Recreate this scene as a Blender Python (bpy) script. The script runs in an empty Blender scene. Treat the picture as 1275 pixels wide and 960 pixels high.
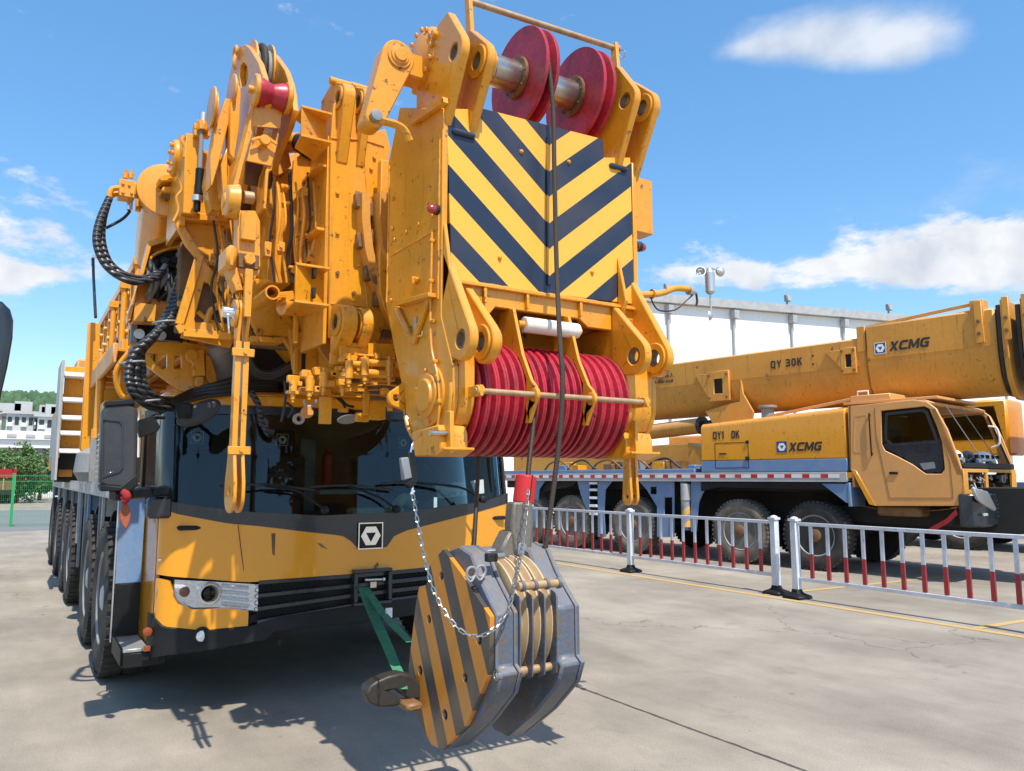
import bpy, bmesh, math, random
from mathutils import Vector, Matrix
from mathutils.geometry import delaunay_2d_cdt
random.seed(7)
V = Vector
R = math.radians
scene = bpy.context.scene
COL = scene.collection

# ---------------------------------------------------------------- camera model (metres; x lateral, y along the crane, z up)
CF, CH, YAW = 960.0, 1.6, R(32.7)
PIT = math.atan(115 / CF)
FW = V((math.sin(YAW) * math.cos(PIT), math.cos(YAW) * math.cos(PIT), math.sin(PIT)))
RT = V((math.cos(YAW), -math.sin(YAW), 0))
UP = V((-math.sin(YAW) * math.sin(PIT), -math.cos(YAW) * math.sin(PIT), math.cos(PIT)))
EYE = V((0, 0, CH))

def ray(u, v):
    return FW + (u - 637.5) / CF * RT + (480 - v) / CF * UP
def on_y(u, v, y):
    d = ray(u, v); return EYE + d * (y / d.y)
def on_x(u, v, x):
    d = ray(u, v); return EYE + d * (x / d.x)
def on_z(u, v, z=0):
    d = ray(u, v); return EYE + d * ((z - CH) / d.z)
def on_plane(u, v, p, n):
    d = ray(u, v); return EYE + d * ((V(p) - EYE).dot(n) / d.dot(n))

# ---------------------------------------------------------------- materials
def newmat(name):
    m = bpy.data.materials.new(name); m.use_nodes = True
    nt = m.node_tree
    return m, nt, nt.nodes['Principled BSDF']

def paint(name, col, rough=.4, metal=0, dirt=.25, dirtcol=None, scale=3, bump=.0, coat=0, spots=0, spotcol=(.05, .035, .02), grain=.06, dust=0, streak=0, spec=.5, sscale=14):
    """base colour with large tonal drift, grime blotches and chips"""
    m, nt, b = newmat(name)
    N, L = nt.nodes, nt.links
    tc = N.new('ShaderNodeTexCoord')
    n1 = N.new('ShaderNodeTexNoise'); n1.inputs['Scale'].default_value = scale; n1.inputs['Detail'].default_value = 8; n1.inputs['Roughness'].default_value = .65
    L.new(tc.outputs['Object'], n1.inputs['Vector'])
    r1 = N.new('ShaderNodeValToRGB'); r1.color_ramp.elements[0].position = .42; r1.color_ramp.elements[1].position = .75
    L.new(n1.outputs['Fac'], r1.inputs['Fac'])
    mul = N.new('ShaderNodeMath'); mul.operation = 'MULTIPLY'; mul.inputs[1].default_value = dirt
    L.new(r1.outputs['Color'], mul.inputs[0])
    mix = N.new('ShaderNodeMix'); mix.data_type = 'RGBA'
    mix.inputs['A'].default_value = (*col, 1)
    dc = dirtcol or tuple(c * .45 for c in col)
    mix.inputs['B'].default_value = (*dc, 1)
    L.new(mul.outputs[0], mix.inputs['Factor'])
    last = mix.outputs['Result']
    n3 = N.new('ShaderNodeTexNoise'); n3.inputs['Scale'].default_value = 45; n3.inputs['Detail'].default_value = 4
    L.new(tc.outputs['Object'], n3.inputs['Vector'])
    hs = N.new('ShaderNodeHueSaturation')
    mr = N.new('ShaderNodeMapRange'); mr.inputs['From Min'].default_value = .3; mr.inputs['From Max'].default_value = .7
    mr.inputs['To Min'].default_value = 1 - grain; mr.inputs['To Max'].default_value = 1 + grain
    L.new(n3.outputs['Fac'], mr.inputs['Value']); L.new(mr.outputs[0], hs.inputs['Value']); L.new(last, hs.inputs['Color'])
    last = hs.outputs['Color']
    if spots:
        n2 = N.new('ShaderNodeTexNoise'); n2.inputs['Scale'].default_value = sscale; n2.inputs['Detail'].default_value = 10; n2.inputs['Roughness'].default_value = .75
        L.new(tc.outputs['Object'], n2.inputs['Vector'])
        r2 = N.new('ShaderNodeValToRGB'); r2.color_ramp.elements[0].position = .66 - spots * .12; r2.color_ramp.elements[1].position = .69 - spots * .12
        L.new(n2.outputs['Fac'], r2.inputs['Fac'])
        mx = N.new('ShaderNodeMix'); mx.data_type = 'RGBA'
        L.new(r2.outputs['Color'], mx.inputs['Factor']); L.new(last, mx.inputs['A']); mx.inputs['B'].default_value = (*spotcol, 1)
        last = mx.outputs['Result']
    if streak:
        mp = N.new('ShaderNodeMapping'); mp.inputs['Scale'].default_value = (16, 16, 1.1); L.new(tc.outputs['Object'], mp.inputs[0])
        n4 = N.new('ShaderNodeTexNoise'); n4.inputs['Scale'].default_value = 1.3; n4.inputs['Detail'].default_value = 7; n4.inputs['Roughness'].default_value = .7; L.new(mp.outputs[0], n4.inputs['Vector'])
        r4 = N.new('ShaderNodeMapRange'); r4.inputs['From Min'].default_value = .56; r4.inputs['From Max'].default_value = .78; r4.inputs['To Max'].default_value = streak; L.new(n4.outputs['Fac'], r4.inputs['Value'])
        mx = N.new('ShaderNodeMix'); mx.data_type = 'RGBA'; L.new(r4.outputs[0], mx.inputs['Factor']); L.new(last, mx.inputs['A']); mx.inputs['B'].default_value = (.13, .06, .018, 1)
        last = mx.outputs['Result']
    if dust:
        ge = N.new('ShaderNodeNewGeometry'); sp = N.new('ShaderNodeSeparateXYZ'); L.new(ge.outputs['Normal'], sp.inputs[0])
        mm = N.new('ShaderNodeMath'); mm.operation = 'MULTIPLY'; mm.use_clamp = True; L.new(sp.outputs['Z'], mm.inputs[0]); mm.inputs[1].default_value = dust
        m2 = N.new('ShaderNodeMath'); m2.operation = 'MULTIPLY'; L.new(mm.outputs[0], m2.inputs[0]); L.new(n1.outputs['Fac'], m2.inputs[1])
        mx = N.new('ShaderNodeMix'); mx.data_type = 'RGBA'; L.new(m2.outputs[0], mx.inputs['Factor']); L.new(last, mx.inputs['A']); mx.inputs['B'].default_value = (.42, .36, .28, 1)
        last = mx.outputs['Result']
    L.new(last, b.inputs['Base Color'])
    rr = N.new('ShaderNodeMapRange'); rr.inputs['To Min'].default_value = max(.04, rough - .08); rr.inputs['To Max'].default_value = min(1, rough + .18)
    L.new(n1.outputs['Fac'], rr.inputs['Value']); L.new(rr.outputs[0], b.inputs['Roughness'])
    b.inputs['Metallic'].default_value = metal; b.inputs['Specular IOR Level'].default_value = spec
    if coat:
        b.inputs['Coat Weight'].default_value = coat; b.inputs['Coat Roughness'].default_value = .08
    if bump:
        bp = N.new('ShaderNodeBump'); bp.inputs['Strength'].default_value = bump; bp.inputs['Distance'].default_value = .01
        L.new(n3.outputs['Fac'], bp.inputs['Height']); L.new(bp.outputs[0], b.inputs['Normal'])
    return m

YEL = (.74, .305, .014)
M = {}
M['yellow'] = paint('crane yellow paint', YEL, .30, dirt=.22, dirtcol=(.42, .13, .01), scale=1.7, coat=.3, spots=.5, spotcol=(.16, .07, .02), dust=.35, bump=.04, streak=.55)
M['yellow_old'] = paint('weathered yellow paint', (.66, .29, .035), .5, dirt=.55, dirtcol=(.40, .17, .03), scale=1.3, spots=.35, sscale=5, spotcol=(.16, .075, .025), dust=.9, bump=.08, streak=.9)
M['yellow_cab'] = paint('glossy cab yellow', (.78, .31, .008), .18, dirt=.1, scale=1.2, coat=.8, spots=.03, grain=.02)
M['yellow_pale'] = paint('sun bleached yellow paint', (.70, .32, .09), .45, dirt=.55, dirtcol=(.45, .25, .09), scale=2, spots=.15, dust=.6)
M['pin'] = paint('greased pin face', (.22, .15, .08), .5, metal=.4, dirt=.5)
M['grease'] = paint('black grease', (.02, .018, .015), .35, dirt=.4, dirtcol=(.10, .07, .04), scale=6, bump=.5)
M['brown'] = paint('greasy wear pad and shade brown', (.20, .10, .035), .5, dirt=.8, dirtcol=(.05, .03, .015), scale=5, bump=.3)  # greasy pads, and painted shade on inner plates of the jib
M['red'] = paint('red sheave nylon', (.44, .022, .042), .34, dirt=.85, dirtcol=(.13, .02, .018), scale=6, grain=.2, spots=.3, spotcol=(.05, .015, .015), streak=.0, bump=.05)
M['sign_red'] = paint('bright red paint', (.55, .02, .02), .4, dirt=.2)
M['steel'] = paint('bare steel', (.55, .52, .46), .25, metal=1, dirt=.5, dirtcol=(.28, .22, .14), scale=8)
M['rust_steel'] = paint('rusty pale steel', (.46, .31, .17), .5, metal=.3, dirt=.8, dirtcol=(.25, .12, .05), scale=14)
M['chrome'] = paint('chrome', (.8, .8, .8), .12, metal=1, dirt=.1)
M['alu'] = paint('aluminium', (.62, .62, .62), .35, metal=.8, dirt=.3)
M['black'] = paint('black plastic', (.006, .007, .008), .48, dirt=.5, dirtcol=(.025, .025, .025), grain=.1, spec=.3)
M['charcoal'] = paint('charcoal gloss plastic', (.012, .017, .026), .22, dirt=.3, dirtcol=(.05, .05, .05), coat=.3)
M['mirror_black'] = paint('grained black mirror shell', (.026, .030, .036), .45, dirt=.5, dirtcol=(.06, .06, .06), bump=.12)
M['rubber'] = paint('black rubber hose', (.016, .018, .020), .38, dirt=.4, dirtcol=(.05, .045, .04), scale=9)
M['tyre'] = paint('dusty tyre rubber', (.026, .024, .022), .85, dirt=.7, dirtcol=(.10, .085, .068), scale=2.5, bump=.3)
M['tyre_worn'] = paint('mud dusted tyre rubber', (.11, .095, .075), .9, dirt=.9, dirtcol=(.26, .22, .17), scale=3, bump=.3)
M['blue'] = paint('blue grey chassis paint', (.125, .225, .40), .42, dirt=.5, dirtcol=(.30, .29, .27), scale=3.5, spots=.2, dust=.6)
M['block_blue'] = paint('blue grey hook block paint', (.095, .115, .155), .38, dirt=.45, dirtcol=(.06, .062, .07), scale=6, spots=1.0, spotcol=(.13, .10, .075), dust=.5, bump=.3, streak=.6)
M['grey'] = paint('grey steel', (.23, .24, .25), .5, dirt=.5, scale=4, dust=.6)
M['lightgrey'] = paint('light grey steel', (.42, .42, .41), .45, dirt=.5, scale=4, dust=.5)
M['white'] = paint('white paint', (.80, .80, .78), .4, dirt=.2, dirtcol=(.5, .48, .44))
M['offwhite'] = paint('white roller plastic', (.80, .72, .62), .45, dirt=.25)
M['nylon'] = paint('tan nylon sheave', (.52, .38, .22), .45, dirt=.55, dirtcol=(.34, .24, .13), scale=7)
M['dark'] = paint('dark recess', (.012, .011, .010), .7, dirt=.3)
M['pink'] = paint('faded red cloth', (.30, .015, .02), .85, dirt=.2)
M['cloth'] = paint('rusty orange cloth', (.36, .10, .045), .9, dirt=.3)
M['sling'] = paint('green webbing', (.05, .25, .12), .8, dirt=.6, dirtcol=(.02, .07, .04), scale=12, bump=.2)
M['hook'] = paint('worn dark hook steel', (.055, .05, .045), .45, metal=.5, dirt=.6, dirtcol=(.06, .05, .04), scale=6, bump=.2)
M['wedge'] = paint('greasy brown grey steel', (.20, .175, .145), .5, metal=.4, dirt=.6, dirtcol=(.09, .07, .05), scale=9, bump=.25)
M['tread'] = paint('checker plate', (.45, .45, .44), .4, metal=.6, dirt=.4, bump=.5)
M['navy'] = paint('navy stripe paint', (.018, .030, .060), .35, dirt=.3, dirtcol=(.05, .06, .08), scale=6)
M['letter'] = paint('black lettering', (.022, .020, .020), .5, dirt=.3, dirtcol=(.12, .06, .02), scale=12)
M['logo_blue'] = paint('logo blue', (.03, .08, .22), .4)
M['fence_green'] = paint('green fence paint', (.02, .30, .10), .5, dirt=.2)
M['paper'] = paint('pale paper', (.55, .58, .55), .8, dirt=.2, scale=10)
M['green_cloth'] = paint('pale green cloth', (.50, .62, .42), .9, dirt=.4, scale=9)
M['seat'] = paint('dark seat fabric', (.05, .05, .048), .9, dirt=.4)
M['navyseat'] = paint('navy fabric', (.03, .045, .09), .9, dirt=.4)
M['tan'] = paint('tan fabric', (.22, .20, .12), .9, dirt=.4)
M['barrier'] = paint('white barrier paint', (.60, .64, .70), .35, dirt=.6, dirtcol=(.40, .38, .35), scale=5, streak=.25, spots=.2)
M['sleeve'] = paint('dull red sleeve', (.34, .025, .03), .55, dirt=.6, dirtcol=(.25, .08, .07), scale=12)

def glass(name, tint, rough=.02, alpha=.35):
    m, nt, b = newmat(name)
    N, L = nt.nodes, nt.links
    tr = N.new('ShaderNodeBsdfTransparent'); tr.inputs[0].default_value = (*tint, 1)
    gl = N.new('ShaderNodeBsdfGlossy'); gl.inputs['Roughness'].default_value = rough; gl.inputs[0].default_value = (1, 1, 1, 1)
    fr = N.new('ShaderNodeFresnel'); fr.inputs[0].default_value = 1.38
    mx = N.new('ShaderNodeMixShader'); L.new(fr.outputs[0], mx.inputs[0]); L.new(tr.outputs[0], mx.inputs[1]); L.new(gl.outputs[0], mx.inputs[2])
    out = N['Material Output']; L.new(mx.outputs[0], out.inputs[0])
    return m
M['glass'] = glass('tinted glass', (.66, .74, .74))
M['glass_dark'] = glass('dark tinted glass', (.25, .30, .30))
def clear(name):
    m, nt, b = newmat(name)
    b.inputs['Base Color'].default_value = (.9, .92, .93, 1); b.inputs['Roughness'].default_value = .05
    b.inputs['Transmission Weight'].default_value = .85; b.inputs['IOR'].default_value = 1.3
    return m
M['lens'] = glass('clear lens', (.95, .95, .95))
m, nt, b = newmat('amber lens'); b.inputs['Base Color'].default_value = (.26, .055, .015, 1); b.inputs['Roughness'].default_value = .15; M['amber'] = m
m, nt, b = newmat('red lens'); b.inputs['Base Color'].default_value = (.35, .008, .015, 1); b.inputs['Roughness'].default_value = .12; b.inputs['Coat Weight'].default_value = 1; M['redlens'] = m

def rope_mat(name, c1, c2, freq=90):
    m, nt, b = newmat(name); N, L = nt.nodes, nt.links
    tc = N.new('ShaderNodeTexCoord'); w = N.new('ShaderNodeTexWave'); w.wave_type = 'BANDS'; w.bands_direction = 'DIAGONAL'
    w.inputs['Scale'].default_value = freq; w.inputs['Distortion'].default_value = .6
    L.new(tc.outputs['Object'], w.inputs['Vector'])
    r = N.new('ShaderNodeValToRGB'); r.color_ramp.elements[0].color = (*c1, 1); r.color_ramp.elements[1].color = (*c2, 1)
    L.new(w.outputs['Fac'], r.inputs['Fac']); L.new(r.outputs[0], b.inputs['Base Color']); b.inputs['Roughness'].default_value = .45; b.inputs['Metallic'].default_value = .4
    bp = N.new('ShaderNodeBump'); bp.inputs['Strength'].default_value = .8; bp.inputs['Distance'].default_value = .004
    L.new(w.outputs['Fac'], bp.inputs['Height']); L.new(bp.outputs[0], b.inputs['Normal'])
    return m
M['rope'] = rope_mat('greased wire rope', (.035, .028, .022), (.14, .115, .09))

def banded_hose():
    m, nt, b = newmat('spiral wrapped hose'); N, L = nt.nodes, nt.links
    tc = N.new('ShaderNodeTexCoord'); w = N.new('ShaderNodeTexWave'); w.wave_type = 'BANDS'; w.bands_direction = 'Z'
    w.inputs['Scale'].default_value = 9; w.inputs['Distortion'].default_value = 1.5; w.inputs['Detail'].default_value = 1
    L.new(tc.outputs['Object'], w.inputs['Vector'])
    r = N.new('ShaderNodeValToRGB'); r.color_ramp.elements[0].color = (.006, .006, .008, 1); r.color_ramp.elements[0].position = .1
    r.color_ramp.elements[1].color = (.045, .05, .058, 1); r.color_ramp.elements[1].position = .3
    L.new(w.outputs['Fac'], r.inputs['Fac']); L.new(r.outputs[0], b.inputs['Base Color']); b.inputs['Roughness'].default_value = .35
    bp = N.new('ShaderNodeBump'); bp.inputs['Strength'].default_value = 1; bp.inputs['Distance'].default_value = .008
    L.new(w.outputs['Fac'], bp.inputs['Height']); L.new(bp.outputs[0], b.inputs['Normal'])
    return m
M['hose'] = banded_hose()
M['facet'] = paint('bright lamp facets', (.9, .9, .92), .12, metal=.15, dirt=.1)

def striped(name, c1, c2, expr, rough=.4, dirt=.25):
    """two paints split by a math expression of object coords: expr(N, L, sep) -> socket 0..1"""
    m, nt, b = newmat(name); N, L = nt.nodes, nt.links
    tc = N.new('ShaderNodeTexCoord'); sp = N.new('ShaderNodeSeparateXYZ'); L.new(tc.outputs['Object'], sp.inputs[0])
    f = expr(N, L, sp)
    nz = N.new('ShaderNodeTexNoise'); nz.inputs['Scale'].default_value = 3; nz.inputs['Detail'].default_value = 8; L.new(tc.outputs['Object'], nz.inputs['Vector'])
    mx = N.new('ShaderNodeMix'); mx.data_type = 'RGBA'; L.new(f, mx.inputs['Factor']); mx.inputs['A'].default_value = (*c1, 1); mx.inputs['B'].default_value = (*c2, 1)
    r = N.new('ShaderNodeMapRange'); r.inputs['From Min'].default_value = .45; r.inputs['From Max'].default_value = .75; r.inputs['To Max'].default_value = dirt
    L.new(nz.outputs['Fac'], r.inputs['Value'])
    m2 = N.new('ShaderNodeMix'); m2.data_type = 'RGBA'; L.new(r.outputs[0], m2.inputs['Factor']); L.new(mx.outputs['Result'], m2.inputs['A']); m2.inputs['B'].default_value = (.30, .20, .10, 1)
    L.new(m2.outputs['Result'], b.inputs['Base Color']); b.inputs['Roughness'].default_value = rough
    return m
def mth(N, L, op, a, bb=None, clamp=False):
    n = N.new('ShaderNodeMath'); n.operation = op; n.use_clamp = clamp
    for i, s in enumerate((a, bb)):
        if s is None: continue
        if isinstance(s, (int, float)): n.inputs[i].default_value = s
        else: L.new(s, n.inputs[i])
    return n.outputs[0]

# ---------------------------------------------------------------- mesh builder
class MB:
    def __init__(s): s.v = []; s.f = []
    def add(s, vs, fs):
        o = len(s.v); s.v += [V(p) for p in vs]; s.f += [tuple(i + o for i in f) for f in fs]; return s
    def prism(s, pts, vec, holes=()):
        pts = [V(p) for p in pts]; vec = V(vec)
        loops = [pts] + [[V(p) for p in h] for h in holes]
        allp = [p for l in loops for p in l]; n = len(allp)
        nrm = V((0, 0, 0))
        for i, p in enumerate(pts):
            q = pts[(i + 1) % len(pts)]; nrm += p.cross(q)
        fs = []
        if holes:
            e1 = (pts[1] - pts[0]).normalized(); nn = None
            for q in pts[2:]:
                c = e1.cross(q - pts[0])
                if c.length > 1e-7 and (nn is None or c.length > nn.length): nn = c
            nn = nn.normalized(); e2 = nn.cross(e1)
            v2 = [V(((p - pts[0]).dot(e1), (p - pts[0]).dot(e2))).to_2d() for p in allp]
            fc = []; o = 0
            for l in loops: fc.append(list(range(o, o + len(l)))); o += len(l)
            res = delaunay_2d_cdt(v2, [], fc, 2, 1e-6)
            tris = [tuple(res[3][i][0] for i in f) for f in res[2]]
        else:
            tris = [tuple(range(n))]
        if nrm.dot(vec) > 0: up = 1
        else: up = -1
        for t in tris:
            t = tuple(t)
            tn = (allp[t[1]] - allp[t[0]]).cross(allp[t[2]] - allp[t[0]]) if holes else nrm
            good = tn.dot(vec) > 0
            top = t if good else t[::-1]
            fs.append(tuple(i + n for i in top)); fs.append(top[::-1])
        o = 0
        for l in loops:
            k = len(l)
            for i in range(k):
                j = (i + 1) % k
                fs.append((o + i, o + j, n + o + j, n + o + i) if up > 0 else (o + j, o + i, n + o + i, n + o + j))
            o += k
        return s.add(allp + [p + vec for p in allp], fs)
    def box(s, x0, x1, y0, y1, z0, z1):
        x0, x1 = sorted((x0, x1)); y0, y1 = sorted((y0, y1)); z0, z1 = sorted((z0, z1))
        return s.prism([(x0, y0, z0), (x1, y0, z0), (x1, y1, z0), (x0, y1, z0)], (0, 0, z1 - z0))
    def beam(s, a, b, w, h, up=(0, 0, 1)):
        a, b = V(a), V(b); d = (b - a).normalized(); r = d.cross(V(up))
        if r.length < 1e-4: r = d.cross(V((0, 1, 0)))
        r.normalize(); u = r.cross(d).normalized()
        q = [a + r * w / 2 * i + u * h / 2 * j for i, j in ((-1, -1), (1, -1), (1, 1), (-1, 1))]
        return s.prism(q, b - a)
    def lathe(s, a, b, prof, n=32, caps=True):
        """profile [(t along a->b in metres, radius)]"""
        a, b = V(a), V(b); d = (b - a).normalized(); r = d.orthogonal().normalized(); u = d.cross(r)
        vs = []; fs = []
        for t, rad in prof:
            for i in range(n):
                an = 2 * math.pi * i / n
                vs.append(a + d * t + (r * math.cos(an) + u * math.sin(an)) * rad)
        m = len(prof)
        for k in range(m - 1):
            for i in range(n):
                j = (i + 1) % n
                fs.append((k * n + i, k * n + j, (k + 1) * n + j, (k + 1) * n + i))
        if caps:
            fs.append(tuple(range(n))[::-1]); fs.append(tuple((m - 1) * n + i for i in range(n)))
        return s.add(vs, fs)
    def cyl(s, a, b, r, n=28, r2=None):
        L_ = (V(b) - V(a)).length
        return s.lathe(a, b, [(0, r), (L_, r if r2 is None else r2)], n)
    def ring(s, a, b, ro, ri, n=32):
        L_ = (V(b) - V(a)).length
        return s.lathe(a, b, [(0, ri), (0, ro), (L_, ro), (L_, ri), (0, ri)], n, caps=False)
    def tube(s, pts, r, n=10, smooth=6, flat=1.0):
        pts = [V(p) for p in pts]
        if smooth and len(pts) > 2:
            q = []
            P = [pts[0] * 2 - pts[1]] + pts + [pts[-1] * 2 - pts[-2]]
            for i in range(1, len(P) - 2):
                for k in range(smooth):
                    t = k / smooth
                    a, b, c, d = P[i - 1], P[i], P[i + 1], P[i + 2]
                    q.append(.5 * ((2 * b) + (c - a) * t + (2 * a - 5 * b + 4 * c - d) * t * t + (3 * b - a - 3 * c + d) * t ** 3))
            q.append(pts[-1]); pts = q
        vs = []; fs = []; prev = None
        for i, p in enumerate(pts):
            d = (pts[min(i + 1, len(pts) - 1)] - pts[max(i - 1, 0)]).normalized()
            if prev is None: a = d.orthogonal().normalized()
            else:
                a = prev - d * prev.dot(d)
                a = a.normalized() if a.length > 1e-6 else d.orthogonal().normalized()
            prev = a; b = d.cross(a)
            rr = r[min(int(i / max(1, len(pts) - 1) * (len(r) - 1) + .5), len(r) - 1)] if isinstance(r, (list, tuple)) else r
            for k in range(n):
                an = 2 * math.pi * k / n
                vs.append(p + a * math.cos(an) * rr + b * math.sin(an) * rr * flat)
        m = len(pts)
        for k in range(m - 1):
            for i in range(n):
                j = (i + 1) % n
                fs.append((k * n + i, k * n + j, (k + 1) * n + j, (k + 1) * n + i))
        fs.append(tuple(range(n))[::-1]); fs.append(tuple((m - 1) * n + i for i in range(n)))
        return s.add(vs, fs)
    def bolt(s, p, d, r=.012, h=.012):
        p = V(p); return s.cyl(p, p + V(d) * h, r, 6)
    # photo-outline plates, each standing on its own plane in the place
    def py(s, px, y, th, holes=()):
        return s.prism([on_y(u, v, y) for u, v in px], (0, th, 0), [circ_y(on_y(u, v, y), r) for u, v, r in holes])
    def pxp(s, px, x, th, holes=()):
        return s.prism([on_x(u, v, x) for u, v in px], (th, 0, 0), [circ_x(on_x(u, v, x), r) for u, v, r in holes])
    def boxpy(s, u0, u1, v0, v1, y, dep):
        a = on_y(u0, v0, y); b = on_y(u1, v1, y)
        return s.box(a.x, b.x, y, y + dep, a.z, b.z)
    def build(s, name, mat, parent=None, bevel=0, seg=1, org=None, angle=35, mats=None, fmat=None):
        o_ = V((0, 0, 0)) if org is None else V(org)
        if org is None and parent is not None: o_ = V(parent.get('_o', (0, 0, 0)))
        me = bpy.data.meshes.new(name)
        me.from_pydata([tuple(p - o_) for p in s.v], [], s.f)
        me.validate(clean_customdata=False)
        me.materials.append(M[mat] if isinstance(mat, str) else mat)
        for f in me.polygons: f.use_smooth = True
        bm = bmesh.new(); bm.from_mesh(me); bmesh.ops.recalc_face_normals(bm, faces=bm.faces); bm.to_mesh(me); bm.free()
        me.set_sharp_from_angle(angle=R(angle))
        ob = bpy.data.objects.new(name, me); COL.objects.link(ob)
        if parent is not None: ob.parent = parent
        if org is not None: ob.location = o_
        ob['_o'] = tuple(o_)
        if bevel:
            bv = ob.modifiers.new('edge', 'BEVEL'); bv.width = bevel; bv.segments = seg; bv.limit_method = 'ANGLE'; bv.angle_limit = R(40)
        return ob

def circ_y(c, r, n=28): return [V((c.x + r * math.cos(2 * math.pi * i / n), c.y, c.z + r * math.sin(2 * math.pi * i / n))) for i in range(n)]
def circ_x(c, r, n=28): return [V((c.x, c.y + r * math.cos(2 * math.pi * i / n), c.z + r * math.sin(2 * math.pi * i / n))) for i in range(n)]
def hull(pts):
    pts = sorted(set((round(a, 5), round(b, 5)) for a, b in pts))
    def half(p):
        o = []
        for q in p:
            while len(o) > 1 and (o[-1][0] - o[-2][0]) * (q[1] - o[-2][1]) - (o[-1][1] - o[-2][1]) * (q[0] - o[-2][0]) <= 0: o.pop()
            o.append(q)
        return o
    a = half(pts); b = half(pts[::-1]); return a[:-1] + b[:-1]

def tag(o, label=None, cat=None, group=None, kind=None):
    if label: o['label'] = label
    if cat: o['category'] = cat
    if group: o['group'] = group
    if kind: o['kind'] = kind
    return o
def thing(name, loc, label, cat, group=None, rz=0):
    o = bpy.data.objects.new(name, None); COL.objects.link(o); o.location = loc; o.rotation_euler = (0, 0, rz); o.empty_display_size = .3
    o['_o'] = (0, 0, 0) if rz else tuple(loc)
    return tag(o, label, cat, group)
def text(body, name, mat, parent, origin, xd, yd, size, extrude=.002, shear=0, width=1.0, bold=0, align='LEFT'):
    """lettering as a mesh: size is the letter height in metres"""
    cu = bpy.data.curves.new(name, 'FONT'); cu.body = body; cu.size = 1; cu.extrude = extrude / size * .7; cu.shear = shear; cu.align_x = align
    cu.offset = bold; cu.space_character = 1.08
    tmp = bpy.data.objects.new('tmp_text', cu); COL.objects.link(tmp)
    dg = bpy.context.evaluated_depsgraph_get(); me = bpy.data.meshes.new_from_object(tmp.evaluated_get(dg))
    bpy.data.objects.remove(tmp); bpy.data.curves.remove(cu)
    xd = V(xd).normalized(); yd = V(yd).normalized(); nd = xd.cross(yd); k = size / .7
    o_ = V(parent.get('_o', (0, 0, 0)))
    for v in me.vertices:
        c = v.co.copy(); v.co = V(origin) + xd * c.x * k * width + yd * c.y * k + nd * c.z * k - o_
    me.materials.clear(); me.materials.append(M[mat])
    ob = bpy.data.objects.new(name, me); COL.objects.link(ob); ob.parent = parent; ob['_o'] = tuple(o_)
    return ob
def emblem(parent, c, xd, yd, s, frame, inner, dark, th=.004, name='emblem'):
    """square badge: frame, dark field, hexagon ring of three bent bars round a downward triangle"""
    xd = V(xd).normalized(); yd = V(yd).normalized(); nd = xd.cross(yd).normalized(); c = V(c)
    P = lambda a, b, k=0: c + xd * a * s + yd * b * s + nd * k
    sq = lambda h: [P(-h, -h), P(h, -h), P(h, h), P(-h, h)]
    mb = MB(); mb.prism(sq(.5), nd * th, [sq(.46)]); fr = mb.build(name, frame, parent)
    mb = MB(); mb.prism(sq(.458), nd * th * .5); mb.build('badge_field', dark, parent)
    hx = [P(.40 * math.cos(R(60 * i)), .40 * math.sin(R(60 * i)), th * .55) for i in range(6)]
    tri = [P(.235 * math.cos(R(90 + 180 + 120 * i)), .235 * math.sin(R(90 + 180 + 120 * i)), th * .55) for i in range(3)]
    mb = MB(); mb.prism(hx, nd * th * .6, [tri]); mb.build('badge_mark', inner, parent)
    return fr

GLYPH = {
 'X': (.88, [(0, 0), (.26, 0), (.43, .33), (.6, 0), (.88, 0), (.58, .5), (.86, 1), (.6, 1), (.44, .69), (.28, 1), (0, 1), (.3, .5)], None),
 'C': (.85, [(.85, 0), (.2, 0), (0, .2), (0, .8), (.2, 1), (.85, 1), (.85, .76), (.3, .76), (.24, .7), (.24, .3), (.3, .24), (.85, .24)], None),
 'M': (1.04, [(0, 0), (.22, 0), (.22, .58), (.44, .08), (.60, .08), (.82, .58), (.82, 0), (1.04, 0), (1.04, 1), (.78, 1), (.52, .42), (.26, 1), (0, 1)], None),
 'G': (.86, [(.85, 0), (.2, 0), (0, .2), (0, .8), (.2, 1), (.85, 1), (.85, .77), (.3, .77), (.24, .7), (.24, .3), (.3, .23), (.62, .23), (.62, .38), (.45, .38), (.45, .58), (.85, .58)], None),
 'Q': (.78, [(.15, 0), (.52, 0), (.62, -.12), (.80, -.12), (.70, .08), (.75, .15), (.75, .85), (.6, 1), (.15, 1), (0, .85), (0, .15)], [(.2, .2), (.55, .2), (.55, .8), (.2, .8)]),
 '0': (.70, [(.14, 0), (.54, 0), (.68, .15), (.68, .85), (.54, 1), (.14, 1), (0, .85), (0, .15)], [(.2, .2), (.48, .2), (.48, .8), (.2, .8)]),
 'Y': (.76, [(.28, 0), (.48, 0), (.48, .42), (.76, 1), (.54, 1), (.38, .62), (.22, 1), (0, 1), (.28, .42)], None),
 '1': (.42, [(.15, 0), (.38, 0), (.38, 1), (.2, 1), (0, .85), (0, .66), (.15, .74)], None),
 '3': (.70, [(0, 0), (.55, 0), (.68, .12), (.68, .4), (.58, .5), (.68, .6), (.68, .88), (.55, 1), (0, 1), (0, .8), (.46, .8), (.46, .59), (.12, .59), (.12, .41), (.46, .41), (.46, .2), (0, .2)], None),
 'K': (.76, [(0, 0), (.22, 0), (.22, .34), (.32, .46), (.52, 0), (.76, 0), (.48, .62), (.74, 1), (.5, 1), (.22, .6), (.22, 1), (0, 1)], None)}
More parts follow.
